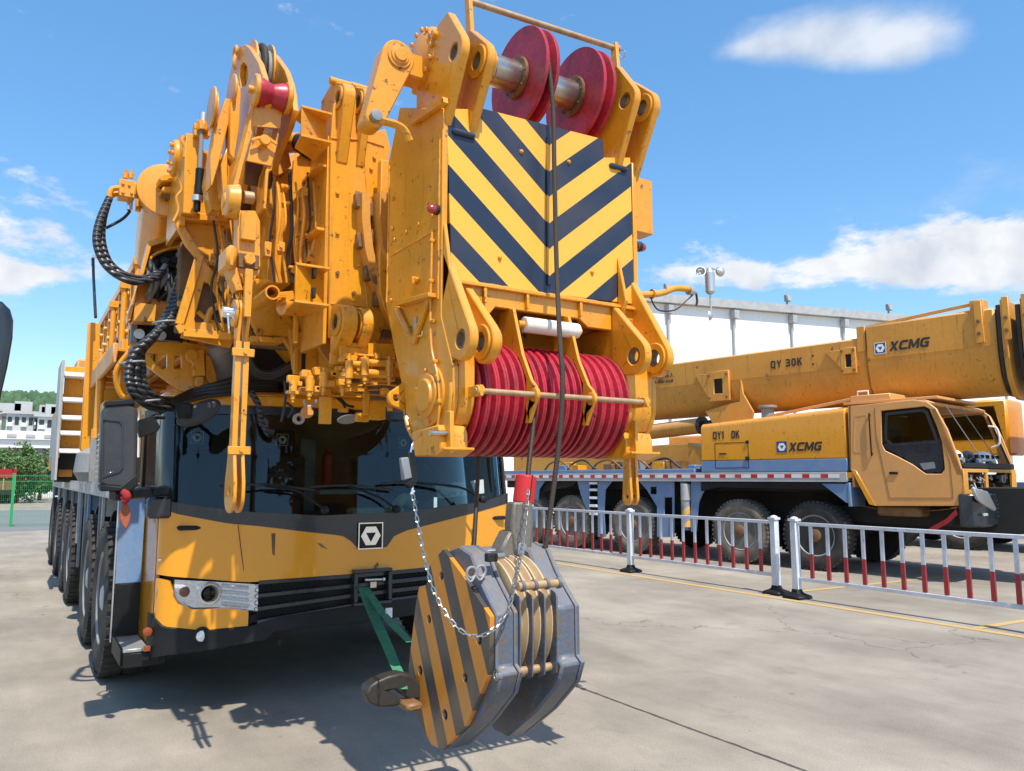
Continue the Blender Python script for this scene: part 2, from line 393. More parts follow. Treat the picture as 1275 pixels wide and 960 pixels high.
def block_text(body, mat, parent, origin, xd, yd, h, width=1.0, shear=0, gap=.14, th=.003):
    xd = V(xd).normalized(); yd = V(yd).normalized(); nd = xd.cross(yd); x = 0; mb = MB(); o = V(origin)
    for ch in body:
        if ch == ' ': x += .5; continue
        adv, out, hole = GLYPH[ch]
        P = lambda a, b: o + xd * ((x + a) * width + b * shear) * h + yd * b * h
        mb.prism([P(*p) for p in out], nd * th, [[P(*p) for p in hole]] if hole else ())
        x += adv + gap
    return mb.build('lettering', mat, parent)
# ---------------------------------------------------------------- camera, sun, sky
cam = bpy.data.cameras.new('Camera'); co = bpy.data.objects.new('Camera', cam); COL.objects.link(co)
co.location = EYE
co.matrix_world = Matrix.Translation(EYE) @ Matrix((RT, UP, -FW)).transposed().to_4x4()
cam.sensor_width = 36; cam.lens = CF / 1275 * 36; cam.clip_start = .05; cam.clip_end = 3000
scene.camera = co

SUN_EL, SUN_AZ = R(60), R(185)      # azimuth clockwise from +y, direction towards the sun
sd = V((math.sin(SUN_AZ) * math.cos(SUN_EL), math.cos(SUN_AZ) * math.cos(SUN_EL), math.sin(SUN_EL)))
sl = bpy.data.lights.new('Sun', 'SUN'); sl.energy = 5.0; sl.angle = R(.53); sl.color = (1, .95, .86)
so = bpy.data.objects.new('Sun', sl); COL.objects.link(so); so.rotation_euler = sd.to_track_quat('Z', 'Y').to_euler(); so.location = (0, 0, 30)

w = bpy.data.worlds.new('World'); scene.world = w; w.use_nodes = True
nt = w.node_tree; N, L = nt.nodes, nt.links
bg = N['Background']; bg.inputs['Strength'].default_value = .092
sky = N.new('ShaderNodeTexSky'); sky.sky_type = 'NISHITA'; sky.sun_disc = False; sky.sun_elevation = SUN_EL; sky.sun_rotation = SUN_AZ
sky.altitude = 50; sky.air_density = 1.15; sky.dust_density = .8; sky.ozone_density = 2.2
geo = N.new('ShaderNodeTexCoord')
nrm = N.new('ShaderNodeVectorMath'); nrm.operation = 'NORMALIZE'; L.new(geo.outputs['Generated'], nrm.inputs[0])
hs = N.new('ShaderNodeHueSaturation'); hs.inputs['Saturation'].default_value = 1.28; hs.inputs['Value'].default_value = 1.55; L.new(sky.outputs[0], hs.inputs['Color'])
def cloud_mask(specs, amp, nscale):
    """sum of soft elliptical patches given as view directions, broken up with noise"""
    mp = N.new('ShaderNodeMapping'); mp.inputs['Scale'].default_value = (1, 1, 2.3); L.new(nrm.outputs[0], mp.inputs[0])
    nz = N.new('ShaderNodeTexNoise'); nz.inputs['Scale'].default_value = nscale; nz.inputs['Detail'].default_value = 9; nz.inputs['Roughness'].default_value = .62; L.new(mp.outputs[0], nz.inputs['Vector'])
    tot = None
    for (u, v, su, sv, a) in specs:
        d = ray(u, v).normalized()
        e1 = RT; e2 = UP
        def comp(e, s_):
            dt = N.new('ShaderNodeVectorMath'); dt.operation = 'DOT_PRODUCT'; L.new(nrm.outputs[0], dt.inputs[0]); dt.inputs[1].default_value = e
            x = mth(N, L, 'SUBTRACT', dt.outputs['Value'], d.dot(e)); x = mth(N, L, 'DIVIDE', x, s_ / CF * .93); return mth(N, L, 'MULTIPLY', x, x)
        q = mth(N, L, 'ADD', comp(e1, su), comp(e2, sv))
        g = mth(N, L, 'EXPONENT', mth(N, L, 'MULTIPLY', q, -1)); 
        dt = N.new('ShaderNodeVectorMath'); dt.operation = 'DOT_PRODUCT'; L.new(nrm.outputs[0], dt.inputs[0]); dt.inputs[1].default_value = FW
        g = mth(N, L, 'MULTIPLY', g, mth(N, L, 'GREATER_THAN', dt.outputs['Value'], 0)); g = mth(N, L, 'MULTIPLY', g, a)
        tot = g if tot is None else mth(N, L, 'ADD', tot, g)
    s_ = mth(N, L, 'ADD', mth(N, L, 'MULTIPLY', mth(N, L, 'SUBTRACT', nz.outputs['Fac'], .5), amp), tot)
    return s_
s1 = cloud_mask([(1150, 322, 110, 30, 1.1), (1235, 300, 70, 30, .9), (1050, 330, 50, 16, .5), (1150, 285, 40, 14, .4), (870, 330, 70, 26, .9), (930, 350, 60, 18, .5), (15, 343, 42, 16, .62), (-90, 330, 50, 30, .8), (70, 400, 40, 14, .22),
                 (-400, 250, 260, 80, 1.0), (1650, 330, 200, 40, 1.0), (300, 560, 500, 30, .25)], 2.6, 12)
f1 = N.new('ShaderNodeMapRange'); f1.interpolation_type = 'SMOOTHSTEP'; f1.inputs['From Min'].default_value = .34; f1.inputs['From Max'].default_value = .92; L.new(s1, f1.inputs['Value'])
s2 = cloud_mask([(1010, 45, 100, 28, 1.0), (1110, 60, 70, 24, .85), (930, 62, 50, 12, .4), (390, 28, 40, 12, .3), (1100, 250, 260, 60, .28), (80, 300, 200, 60, .25)], 1.2, 6)
f2 = N.new('ShaderNodeMapRange'); f2.interpolation_type = 'SMOOTHSTEP'; f2.inputs['From Min'].default_value = .22; f2.inputs['From Max'].default_value = 1.05; f2.inputs['To Max'].default_value = .8; L.new(s2, f2.inputs['Value'])
fm = mth(N, L, 'MAXIMUM', f1.outputs[0], f2.outputs[0])
mx = N.new('ShaderNodeMix'); mx.data_type = 'RGBA'; L.new(fm, mx.inputs['Factor']); ad = N.new('ShaderNodeVectorMath'); ad.operation = 'ADD'; L.new(hs.outputs[0], ad.inputs[0]); ad.inputs[1].default_value = (.55, 1.20, 2.0); L.new(ad.outputs[0], mx.inputs['A']); cz = N.new('ShaderNodeTexNoise'); cz.inputs['Scale'].default_value = 16; cz.inputs['Detail'].default_value = 6; L.new(nrm.outputs[0], cz.inputs['Vector'])
cr = N.new('ShaderNodeValToRGB'); cr.color_ramp.elements[0].position = .3; cr.color_ramp.elements[0].color = (5.6, 6.2, 7.2, 1); cr.color_ramp.elements[1].position = .6; cr.color_ramp.elements[1].color = (8.6, 8.8, 9.1, 1)
L.new(cz.outputs['Fac'], cr.inputs['Fac']); L.new(cr.outputs[0], mx.inputs['B'])
L.new(mx.outputs['Result'], bg.inputs['Color'])
scene.view_settings.view_transform = 'Standard'; scene.view_settings.look = 'None'; scene.view_settings.exposure = .28; scene.view_settings.gamma = 1
scene.cycles.max_bounces = 6; scene.cycles.transparent_max_bounces = 8
# ---------------------------------------------------------------- ground
def ground_mat():
    m, nt, b = newmat('weathered concrete'); N, L = nt.nodes, nt.links
    tc = N.new('ShaderNodeTexCoord'); P = tc.outputs['Object']
    def noise(sc, det=6, rough=.6, vec=P):
        n = N.new('ShaderNodeTexNoise'); n.inputs['Scale'].default_value = sc; n.inputs['Detail'].default_value = det; n.inputs['Roughness'].default_value = rough; L.new(vec, n.inputs['Vector']); return n.outputs['Fac']
    r = N.new('ShaderNodeValToRGB'); e = r.color_ramp.elements
    e[0].position = .30; e[0].color = (.215, .183, .143, 1); e[1].position = .70; e[1].color = (.395, .34, .268, 1)
    L.new(noise(.55, 10, .62), r.inputs['Fac'])
    # stretched scuffs along the lanes
    mp = N.new('ShaderNodeMapping'); mp.inputs['Scale'].default_value = (2.6, .9, 1); mp.inputs['Rotation'].default_value = (0, 0, R(20)); L.new(P, mp.inputs[0])
    sc = noise(1.1, 8, .7, mp.outputs[0])
    rs = N.new('ShaderNodeMapRange'); rs.inputs['From Min'].default_value = .38; rs.inputs['From Max'].default_value = .72; rs.inputs['To Min'].default_value = .86; rs.inputs['To Max'].default_value = 1.07; L.new(sc, rs.inputs['Value'])
    gr = N.new('ShaderNodeMapRange'); gr.inputs['From Min'].default_value = .3; gr.inputs['From Max'].default_value = .7; gr.inputs['To Min'].default_value = .70; gr.inputs['To Max'].default_value = 1.24; L.new(noise(85, 6, .8), gr.inputs['Value'])
    st = N.new('ShaderNodeMapRange'); st.inputs['From Min'].default_value = .60; st.inputs['From Max'].default_value = .74; st.inputs['To Min'].default_value = 1; st.inputs['To Max'].default_value = .72; L.new(noise(1.7, 7, .7), st.inputs['Value'])
    # slab joints: dark filled grooves along and across, wandering a little
    sp = N.new('ShaderNodeSeparateXYZ'); L.new(P, sp.inputs[0])
    wob = mth(N, L, 'MULTIPLY', mth(N, L, 'SUBTRACT', noise(2.2, 6), .5), .035)
    def joint(coord, off, per, wd):
        x = mth(N, L, 'ADD', coord, wob); x = mth(N, L, 'DIVIDE', mth(N, L, 'SUBTRACT', x, off), per)
        fr = mth(N, L, 'FRACT', x); fr = mth(N, L, 'MINIMUM', fr, mth(N, L, 'SUBTRACT', 1, fr))
        return mth(N, L, 'LESS_THAN', fr, mth(N, L, 'MULTIPLY', mth(N, L, 'ADD', noise(9, 3), .1), wd / per))
    j = mth(N, L, 'MAXIMUM', joint(sp.outputs['X'], 3.765, 5.0, .022), mth(N, L, 'MULTIPLY', joint(sp.outputs['Y'], -1.6, 12.0, .007), .5))
    v = mth(N, L, 'MULTIPLY', mth(N, L, 'MULTIPLY', rs.outputs[0], gr.outputs[0]), st.outputs[0])
    v = mth(N, L, 'MULTIPLY', v, mth(N, L, 'SUBTRACT', 1, mth(N, L, 'MULTIPLY', j, .78)))
    # small oil drips and pits
    dr = N.new('ShaderNodeMapRange'); dr.inputs['From Min'].default_value = .70; dr.inputs['From Max'].default_value = .76; dr.inputs['To Min'].default_value = 1; dr.inputs['To Max'].default_value = .55; L.new(noise(7.5, 4, .55), dr.inputs['Value'])
    v = mth(N, L, 'MULTIPLY', v, dr.outputs[0])
    # hairline cracks
    vo = N.new('ShaderNodeTexVoronoi'); vo.feature = 'DISTANCE_TO_EDGE'; vo.inputs['Scale'].default_value = .42
    mpv = N.new('ShaderNodeVectorMath'); mpv.operation = 'ADD'
    nn = N.new('ShaderNodeTexNoise'); nn.inputs['Scale'].default_value = 1.6; nn.inputs['Detail'].default_value = 6; L.new(P, nn.inputs['Vector'])
    L.new(P, mpv.inputs[0]); L.new(nn.outputs['Color'], mpv.inputs[1]); L.new(mpv.outputs[0], vo.inputs['Vector'])
    ck = mth(N, L, 'LESS_THAN', vo.outputs['Distance'], .004)
    ck = mth(N, L, 'MULTIPLY', ck, mth(N, L, 'GREATER_THAN', noise(.3, 2), .52))
    v = mth(N, L, 'MULTIPLY', v, mth(N, L, 'SUBTRACT', 1, mth(N, L, 'MULTIPLY', ck, .4)))
    mx = N.new('ShaderNodeMix'); mx.data_type = 'RGBA'; mx.blend_type = 'MULTIPLY'; mx.inputs['Factor'].default_value = 1
    L.new(r.outputs[0], mx.inputs['A'])
    cb = N.new('ShaderNodeCombineXYZ'); [L.new(v, cb.inputs[i]) for i in range(3)]; L.new(cb.outputs[0], mx.inputs['B'])
    L.new(mx.outputs['Result'], b.inputs['Base Color']); b.inputs['Roughness'].default_value = .85
    bp = N.new('ShaderNodeBump'); bp.inputs['Strength'].default_value = .35; bp.inputs['Distance'].default_value = .01
    L.new(mth(N, L, 'ADD', noise(40, 5, .7), mth(N, L, 'MULTIPLY', j, -1.5)), bp.inputs['Height']); L.new(bp.outputs[0], b.inputs['Normal'])
    return m
M['concrete'] = ground_mat()
g = MB(); g.add([(-500, -200, 0), (700, -200, 0), (700, 900, 0), (-500, 900, 0)], [(0, 1, 2, 3)])
tag(g.build('ground', 'concrete'), kind='structure')
# asphalt road far left, pale kerb strip
M['asphalt'] = paint('grey asphalt', (.16, .165, .16), .85, dirt=.4, dirtcol=(.22, .22, .21), scale=.6)
g = MB(); a = 28.5
g.add([(-40, 28, .004), (14, 28, .004), (14, 46, .004), (-40, 46, .004)], [(0, 1, 2, 3)]); tag(g.build('road', 'asphalt'), kind='structure')
M['oldpaint'] = paint('worn yellow road paint', (.50, .31, .08), .8, dirt=.8, dirtcol=(.40, .35, .28), scale=14)
g = MB(); p = [on_z(*q) for q in [(805, 721), (1290, 792)]]
g.add([(8.64, 2.0, .004), (8.76, 2.0, .004), (8.76, 12.0, .004), (8.64, 12.0, .004)], [(0, 1, 2, 3)])
g.add([(8.75, 7.22, .004), (13.5, 6.9, .004), (13.5, 7.0, .004), (8.75, 7.32, .004)], [(0, 1, 2, 3)])
g.add([(8.75, 4.42, .004), (13.5, 4.1, .004), (13.5, 4.2, .004), (8.75, 4.52, .004)], [(0, 1, 2, 3)])
tag(g.build('painted_line', 'oldpaint'), kind='structure')

# ---------------------------------------------------------------- warehouse on the right
A = on_z(829, 595, 0) if False else None
def at_depth(u, v, D): 
    d = ray(u, v); return EYE + d * (D / d.dot(V((math.sin(YAW), math.cos(YAW), 0))))
p1 = at_depth(829, 368, 30.5); p2 = at_depth(1115, 393, 34.3)
dirw = V((p2.x - p1.x, p2.y - p1.y, 0)).normalized(); nw = V((-dirw.y, dirw.x, 0))
if nw.y < 0: nw = -nw
HW = p1.z
W0 = V((p1.x, p1.y, 0)) - dirw * 12; W1 = V((p2.x, p2.y, 0)) + dirw * 30
wh = thing('warehouse', tuple((W0 + W1) / 2), 'long white panelled warehouse with a grey roof edge behind the right hand crane', 'building')
def clad_mat():
    m, nt, b = newmat('white ribbed cladding'); N, L = nt.nodes, nt.links
    tc = N.new('ShaderNodeTexCoord'); dt = N.new('ShaderNodeVectorMath'); dt.operation = 'DOT_PRODUCT'; L.new(tc.outputs['Object'], dt.inputs[0]); dt.inputs[1].default_value = dirw
    s_ = mth(N, L, 'SINE', mth(N, L, 'MULTIPLY', dt.outputs['Value'], 2 * math.pi / .25))
    bp = N.new('ShaderNodeBump'); bp.inputs['Strength'].default_value = .25; bp.inputs['Distance'].default_value = .02; L.new(s_, bp.inputs['Height']); L.new(bp.outputs[0], b.inputs['Normal'])
    nz = N.new('ShaderNodeTexNoise'); nz.inputs['Scale'].default_value = .4; nz.inputs['Detail'].default_value = 6; L.new(tc.outputs['Object'], nz.inputs['Vector'])
    r = N.new('ShaderNodeValToRGB'); r.color_ramp.elements[0].color = (.82, .82, .80, 1); r.color_ramp.elements[1].color = (.90, .90, .89, 1); L.new(nz.outputs['Fac'], r.inputs['Fac']); L.new(r.outputs[0], b.inputs['Base Color'])
    b.inputs['Roughness'].default_value = .5
    return m
M['clad'] = clad_mat()
mb = MB(); mb.prism([W0, W1, W1 + nw * 40, W0 + nw * 40], (0, 0, HW - .35)); mb.build('wall', 'clad', wh)
mb = MB(); q = -nw * .25; mb.prism([W0 + q + V((0, 0, HW - .34)), W1 + q + V((0, 0, HW - .34)), W1 + nw * 40 + V((0, 0, HW - .34)), W0 + nw * 40 + V((0, 0, HW - .34))], (0, 0, .34)); mb.build('roof', 'lightgrey', wh)
for u in (700, 765, 831, 912, 984, 1048, 1112, 1180, 1245):
    d = ray(u, 400); t = (W0 - EYE).dot(nw) / d.dot(nw); p = EYE + d * t
    mb = MB(); mb.cyl((p.x - nw.x * .07, p.y - nw.y * .07, 0), (p.x - nw.x * .07, p.y - nw.y * .07, HW - .5), .05, 10); mb.box(p.x - .14, p.x + .14, p.y - .26, p.y - .02, HW - .75, HW - .42); mb.build('downpipe', 'lightgrey', wh)
for u in (831, 981, 1107):
    d = ray(u, 400); t = (W0 - EYE).dot(nw) / d.dot(nw); p = EYE + d * t
    f = thing('floodlight', (p.x, p.y, HW), 'floodlight on the warehouse roof edge, ' + {831: 'nearest the cup anemometer', 981: 'middle one above the lettered boom', 1107: 'rightmost one above the far end of the boom'}[u], 'floodlight', 'floodlights along the warehouse roof')
    mb = MB(); mb.box(p.x - .03, p.x + .03, p.y - .03, p.y + .03, HW, HW + .25); mb.build('bracket', 'grey', f)
    mb = MB(); mb.box(p.x - .14, p.x + .14, p.y - .12, p.y + .06, HW + .18, HW + .48); hd = mb.build('lamp_head', 'grey', f, .03)
    mb = MB(); mb.box(p.x - .11, p.x + .11, p.y - .135, p.y - .122, HW + .21, HW + .45); mb.build('lens', 'lightgrey', f)

# ---------------------------------------------------------------- far left: hill, blocks, podium, bush, lorry, mesh fence
M['wood'] = paint('wooded hillside', (.045, .095, .04), .95, dirt=.9, dirtcol=(.11, .19, .09), scale=.06, spots=0, grain=.5)
hv = []; hf = []; nx, ny = 150, 50
for j in range(ny + 1):
    for i in range(nx + 1):
        x = -300 + 600 * i / nx; y = 330 + 200 * j / ny
        h = 36 * math.exp(-((x + 30) / 150) ** 2) * math.sin(math.pi * min(1, j / ny * .9 + .02)) ** .7
        h += (4 * math.sin(x * .021 + 1.3) + 2 * math.sin(x * .06)) * min(1, j / 12)
        h += random.uniform(-1.0, 1.8) * (1 if h > 2 else 0)
        hv.append((x, y, max(h, -.5)))
for j in range(ny):
    for i in range(nx):
        a = j * (nx + 1) + i; hf.append((a, a + 1, a + nx + 2, a + nx + 1))
g = MB(); g.add(hv, hf); tag(g.build('hill', 'wood', angle=180), kind='structure')
# trees on the hill as one far wood
g = MB(); random.seed(3)
for k in range(5200):
    x = random.uniform(-140, 160); j = random.uniform(.02, .62) * ny; y = 330 + 200 * j / ny
    h = 36 * math.exp(-((x + 30) / 150) ** 2) * math.sin(math.pi * min(1, j / ny * .9 + .02)) ** .7 + (4 * math.sin(x * .021 + 1.3) + 2 * math.sin(x * .06)) * min(1, j / 12)
    r = random.uniform(1.3, 2.6); z = h + r * .6
    vs = []; 
    for (a, b_) in ((0, 1), (.55, .8), (1, 0)):
        for q in range(6):
            an = q * math.pi / 3 + random.random() * .6; rr = r * (math.cos(a * math.pi / 2) ** .6 if a < 1 else 0.15) * random.uniform(.75, 1.15)
            vs.append((x + rr * math.cos(an), y + rr * math.sin(an), z - r * .6 + r * 1.7 * a))
    fs = [(l * 6 + q, l * 6 + (q + 1) % 6, (l + 1) * 6 + (q + 1) % 6, (l + 1) * 6 + q) for l in range(2) for q in range(6)] + [tuple(range(12, 18))]
    g.add(vs, fs)
tag(g.build('distant_wood', 'wood', angle=180), 'dense green wood covering the hill beyond the white buildings', 'wood', kind='stuff')

def facade_block(x0, x1, y0, y1, z0, z1, label, mat, nwx, nfl, roof=True):
    b_ = thing('apartment_building', ((x0 + x1) / 2, y0, z0), label, 'building', 'pale apartment blocks below the hill')
    mb = MB(); mb.box(x0, x1, y0, y1, z0, z1); w_ = mb.build('wall', mat, b_)
    mb = MB(); mb.box(x0 - .6, x1 + .6, y0 - .6, y1 + .6, z1 + .01, z1 + .5); mb.box(x0 + 1, x0 + 3.5, y0 + 1, y0 + 5, z1 + .51, z1 + 2.2); mb.box(x1 - 5, x1 - 2, y0 + 1, y0 + 5, z1 + .51, z1 + 1.8); mb.build('roof', 'lightgrey', b_)
    dx = (x1 - x0) / nwx; dz = (z1 - z0) / nfl
    for i in range(nwx):
        for k in range(nfl):
            cx = x0 + dx * (i + .5); cz = z0 + dz * (k + .55)
            mb = MB(); mb.box(cx - dx * .3, cx + dx * .3, y0 - .06, y0 - .01, cz - dz * .28, cz + dz * .25); mb.build('window', 'charcoal', b_)
            if i % 2 == 0:
                mb = MB(); mb.box(cx - dx * .4, cx + dx * .4, y0 - 1.1, y0 - .07, cz - dz * .42, cz - dz * .15); mb.build('balcony', 'white', b_)
    return b_
M['render'] = paint('pale render', (.55, .55, .53), .8, dirt=.4, scale=.3)
facade_block(-1.6, 2.3, 150, 162, 0, 12.0, 'pale block with balconies at the left of the skyline, nearest the frame edge', 'render', 4, 5)
facade_block(2.7, 9.5, 146, 160, 0, 11.4, 'pale block with wide roof slab, nearer the superstructure of the crane', 'render', 6, 5)
facade_block(-14, -2.3, 158, 170, 0, 12.4, 'pale block half hidden by the black mirror at the edge', 'render', 7, 5)
facade_block(2.6, 9, 185, 196, 0, 14.4, 'farther pale block whose roof rises behind the others', 'render', 6, 6)
st = thing('stadium_podium', (0, 110, 0), 'white banded podium over a dark underpass in front of the blocks', 'building')
mb = MB(); mb.box(-40, 30, 110, 140, 5.2, 6.6); mb.build('deck_band', 'white', st)
mb = MB(); mb.box(-40, 30, 109.6, 109.95, 6.2, 7.2); mb.build('parapet', 'white', st)
for i in range(36):
    mb = MB(); mb.box(-39 + i * 1.9, -38 + i * 1.9, 109.5, 109.58, 6.45, 6.8); mb.build('window', 'lightgrey', st)
mb = MB(); mb.box(-40, 30, 112, 138, 2.6, 5.18); mb.build('underpass', 'grey', st)
for i in range(9):
    mb = MB(); mb.box(-38 + i * 8, -37.2 + i * 8, 110.4, 111.2, 0, 5.18); mb.build('column', 'grey', st)
mb = MB(); mb.box(-40, 30, 116, 136, 0, 2.59); mb.build('shop_wall', 'brown', st)
aw = thing('awning', (4.5, 100, 0), 'red awning over the low wall under the podium', 'awning')
mb = MB(); mb.prism([(1.5, 100, 2.9), (12, 100, 2.9), (12, 103, 3.5), (2.5, 103, 3.5)], (0, 0, .12)); mb.build('canopy', 'sign_red', aw)
for x in (2, 6.5, 11.5):
    mb = MB(); mb.cyl((x, 100.1, 0), (x, 100.1, 2.9), .07, 8); mb.build('post', 'white', aw)
def leaf_mat(name, c1, c2):
    m, nt, b = newmat(name); N, L = nt.nodes, nt.links
    gi = N.new('ShaderNodeNewGeometry'); r = N.new('ShaderNodeValToRGB'); r.color_ramp.elements[0].color = (*c1, 1); r.color_ramp.elements[1].color = (*c2, 1)
    L.new(gi.outputs['Random Per Island'], r.inputs['Fac']); L.new(r.outputs[0], b.inputs['Base Color']); b.inputs['Roughness'].default_value = .6
    return m
M['leaf'] = leaf_mat('bush leaves', (.035, .085, .02), (.13, .21, .05))
def bush(c, rx, rz, n, label, seed):
    random.seed(seed); t = thing('round_tree', (c[0], c[1], 0), label, 'tree', 'trees behind the mesh fence')
    mb = MB(); mb.tube([(c[0], c[1], 0), (c[0] + .05, c[1], c[2] * .6), (c[0], c[1], c[2] * 1.2)], [.14, .11, .05], 8); 
    for k in range(6):
        an = k * 1.05; mb.tube([(c[0], c[1], c[2] * .5), (c[0] + math.cos(an) * rx * .35, c[1] + math.sin(an) * rx * .35, c[2] * .9), (c[0] + math.cos(an) * rx * .7, c[1] + math.sin(an) * rx * .7, c[2] * 1.15)], [.07, .05, .02], 6)
    mb.build('trunk', 'brown', t)
    mb = MB(); cl = []
    for k in range(46):
        while True:
            q = V((random.uniform(-1, 1), random.uniform(-1, 1), random.uniform(-.8, 1)))
            if .35 < q.length < 1: break
        cl.append((V((c[0] + q.x * rx, c[1] + q.y * rx, c[2] + q.z * rz)), random.uniform(.25, .45) * rx * .6))
    for k in range(n):
        cc, cr = random.choice(cl); q = V((random.gauss(0, 1), random.gauss(0, 1), random.gauss(0, 1))).normalized() * cr * random.uniform(.6, 1.1)
        p = cc + q; s_ = random.uniform(.05, .12); a = V((random.gauss(0, 1), random.gauss(0, 1), random.gauss(0, 1))).normalized(); b_ = a.orthogonal().normalized()
        mb.add([p - a * s_, p + b_ * s_ * .6, p + a * s_, p - b_ * s_ * .6], [(0, 1, 2, 3)])
    mb.build('crown', 'leaf', t)
c = at_depth(22, 597, 50); bush((c.x, c.y, 1.9), 2.3, 1.75, 9000, 'broad dark green round tree beside the red lorry', 5)
c = at_depth(-45, 590, 52); bush((c.x, c.y, 2.2), 2.5, 2.0, 6000, 'dark green tree beyond the lorry, at the very edge', 8)
c = at_depth(50, 602, 56); bush((c.x, c.y, 1.4), 1.5, 1.1, 5000, 'lower lighter green tree nearer the crane', 11)
c = at_depth(52, 612, 40)
# white picket barrier far away
c0 = at_depth(-20, 607, 62); c1 = at_depth(110, 604, 66)
t = thing('picket_fence', tuple((c0 + c1) / 2 * V((1, 1, 0)) if False else ((c0.x + c1.x) / 2, (c0.y + c1.y) / 2, 0)), 'low white picket fence across the far road', 'fence')
mb = MB()
for z in (.35, 1.05): mb.beam((c0.x, c0.y, z), (c1.x, c1.y, z), .05, .07)
mb.build('rail', 'white', t)
mb = MB()
for i in range(60):
    q = c0.lerp(c1, i / 59); mb.box(q.x - .03, q.x + .03, q.y - .02, q.y + .02, 0, 1.25)
mb.build('picket', 'white', t)
# red lorry rear
c = at_depth(5, 625, 48); X, Y_ = c.x, c.y
t = thing('red_lorry', (X, Y_, 0), 'red stake sided lorry parked beyond the mesh fence, seen from behind', 'lorry')
mb = MB(); mb.box(X - 2.0, X + .55, Y_, Y_ + 7, .62, .85); mb.build('chassis', 'dark', t)
mb = MB(); mb.box(X - 1.98, X + .53, Y_ + .05, Y_ + 6.9, .86, 1.5); mb.build('load', 'brown', t)
for i in range(5):
    x = X - 1.95 + i * .6
    mb = MB(); mb.box(x, x + .08, Y_ - .03, Y_ + .03, .86, 2.3); mb.build('stake', 'rust_steel', t)
mb = MB(); mb.box(X - 2.0, X + .55, Y_ - .06, Y_ - .035, 1.6, 2.15); mb.build('side_board', 'pink', t)
mb = MB(); mb.box(X - 1.9, X + .45, Y_ + 6.9, Y_ + 8.6, .7, 2.6); mb.build('cab', 'sign_red', t, .08)
for (sx, sy) in ((-1.9, 1), (.2, 1), (-1.9, 6.8), (.2, 6.8)):
    mb = MB(); mb.cyl((X + sx, Y_ + sy, .5), (X + sx + .3, Y_ + sy, .5), .5, 20); mb.build('wheel', 'tyre', t)
# green mesh fence
fx = lambda u: on_z(u, 655)
pA = on_z(13, 656); pB = on_z(-75, 657); dirf = (pA - pB).normalized()
t = thing('mesh_fence', (pA.x, pA.y, 0), 'green welded mesh fence with a bright green post across the road', 'fence')
HF = 1.72
for k in (-2, -1, 0, 1, 2):
    q = pA + dirf * 2.55 * k
    mb = MB(); mb.box(q.x - .045, q.x + .045, q.y - .045, q.y + .045, 0, HF + .03); mb.build('post', 'fence_green', t)
a = pA - dirf * 6; b_ = pA + dirf * 5.1
for k in range(9):
    z = .08 + (HF - .12) * k / 8
    if k in (0, 8, 7):
        mb = MB(); mb.beam((a.x, a.y, z), (b_.x, b_.y, z), .012, .014); mb.build('rail', 'fence_green', t)
mb = MB(); L_ = (b_ - a).length; n = int(L_ / .06)
for i in range(n):
    q = a.lerp(b_, i / n); mb.box(q.x - .0022, q.x + .0022, q.y - .0022, q.y + .0022, .05, HF)
for k in range(1, 12): mb.beam((a.x, a.y, .05 + k * .145), (b_.x, b_.y, .05 + k * .145), .004, .004)
mb.build('mesh_panel', 'fence_green', t)

# ---------------------------------------------------------------- barriers in front of the right hand crane
def barrier(y_posts, x, label, nb=11, lean=0):
    t = thing('traffic_barrier', (x, y_posts[0], 0), label, 'barrier', 'white traffic barriers with red reflective bars')
    for yp in y_posts:
        mb = MB(); mb.box(x - .045, x + .045, yp - .045, yp + .045, .07, 1.02); po = mb.build('post', 'barrier', t, .006)
        mb = MB(); mb.prism([(x - .06, yp - .06, 1.021), (x + .06, yp - .06, 1.021), (x + .06, yp + .06, 1.021), (x - .06, yp + .06, 1.021)], (0, 0, .03))
        mb.lathe((x, yp, 1.051), (x, yp, 2), [(0, .055), (.018, .045), (.03, .012)], 12); mb.build('post_cap', 'barrier', po)
        mb = MB(); mb.lathe((x, yp, 0), (x, yp, 1), [(0, .20), (.04, .19), (.075, .085), (.13, .065)], 4); 
        mb.build('post_base', 'black', po, .008)
    for y0, y1 in zip(y_posts[:-1], y_posts[1:]):
        for z in (.985, .26):
            mb = MB(); mb.beam((x, y0 - .05, z - .0), (x, y1 + .05, z), .04, .045); mb.build('rail', 'barrier', t, .004)
        for i in range(nb):
            yy = y0 + (y1 - y0) * (i + 1) / (nb + 1)
            mb = MB(); mb.box(x - .011, x + .011, yy - .022, yy + .022, .285, .96); ba = mb.build('baluster', 'barrier', t)
            mb = MB(); mb.box(x - .0135, x + .0135, yy - .0245, yy + .0245, .29, .60); mb.build('red_sleeve', 'sleeve', ba)
barrier([13.35, 10.25, 7.23], 9.0, 'two white barrier panels with red lower bars, left of the paired posts')
barrier([6.84, 3.84], 8.93, 'white barrier panel with red lower bars, right of the paired posts')
# ================================================================ the big crane (front bumper towards the viewer)
YV = (0, 1, 0)
C1 = thing('crane_truck', (2.28, 12, 0), 'huge yellow mobile crane with striped boom head and red pulleys hanging over its dark windscreen', 'crane', 'yellow truck cranes')
def part(mb, name, mat, parent=None, bevel=.004, **k): return mb.build(name, mat, C1 if parent is None else parent, bevel, **k)

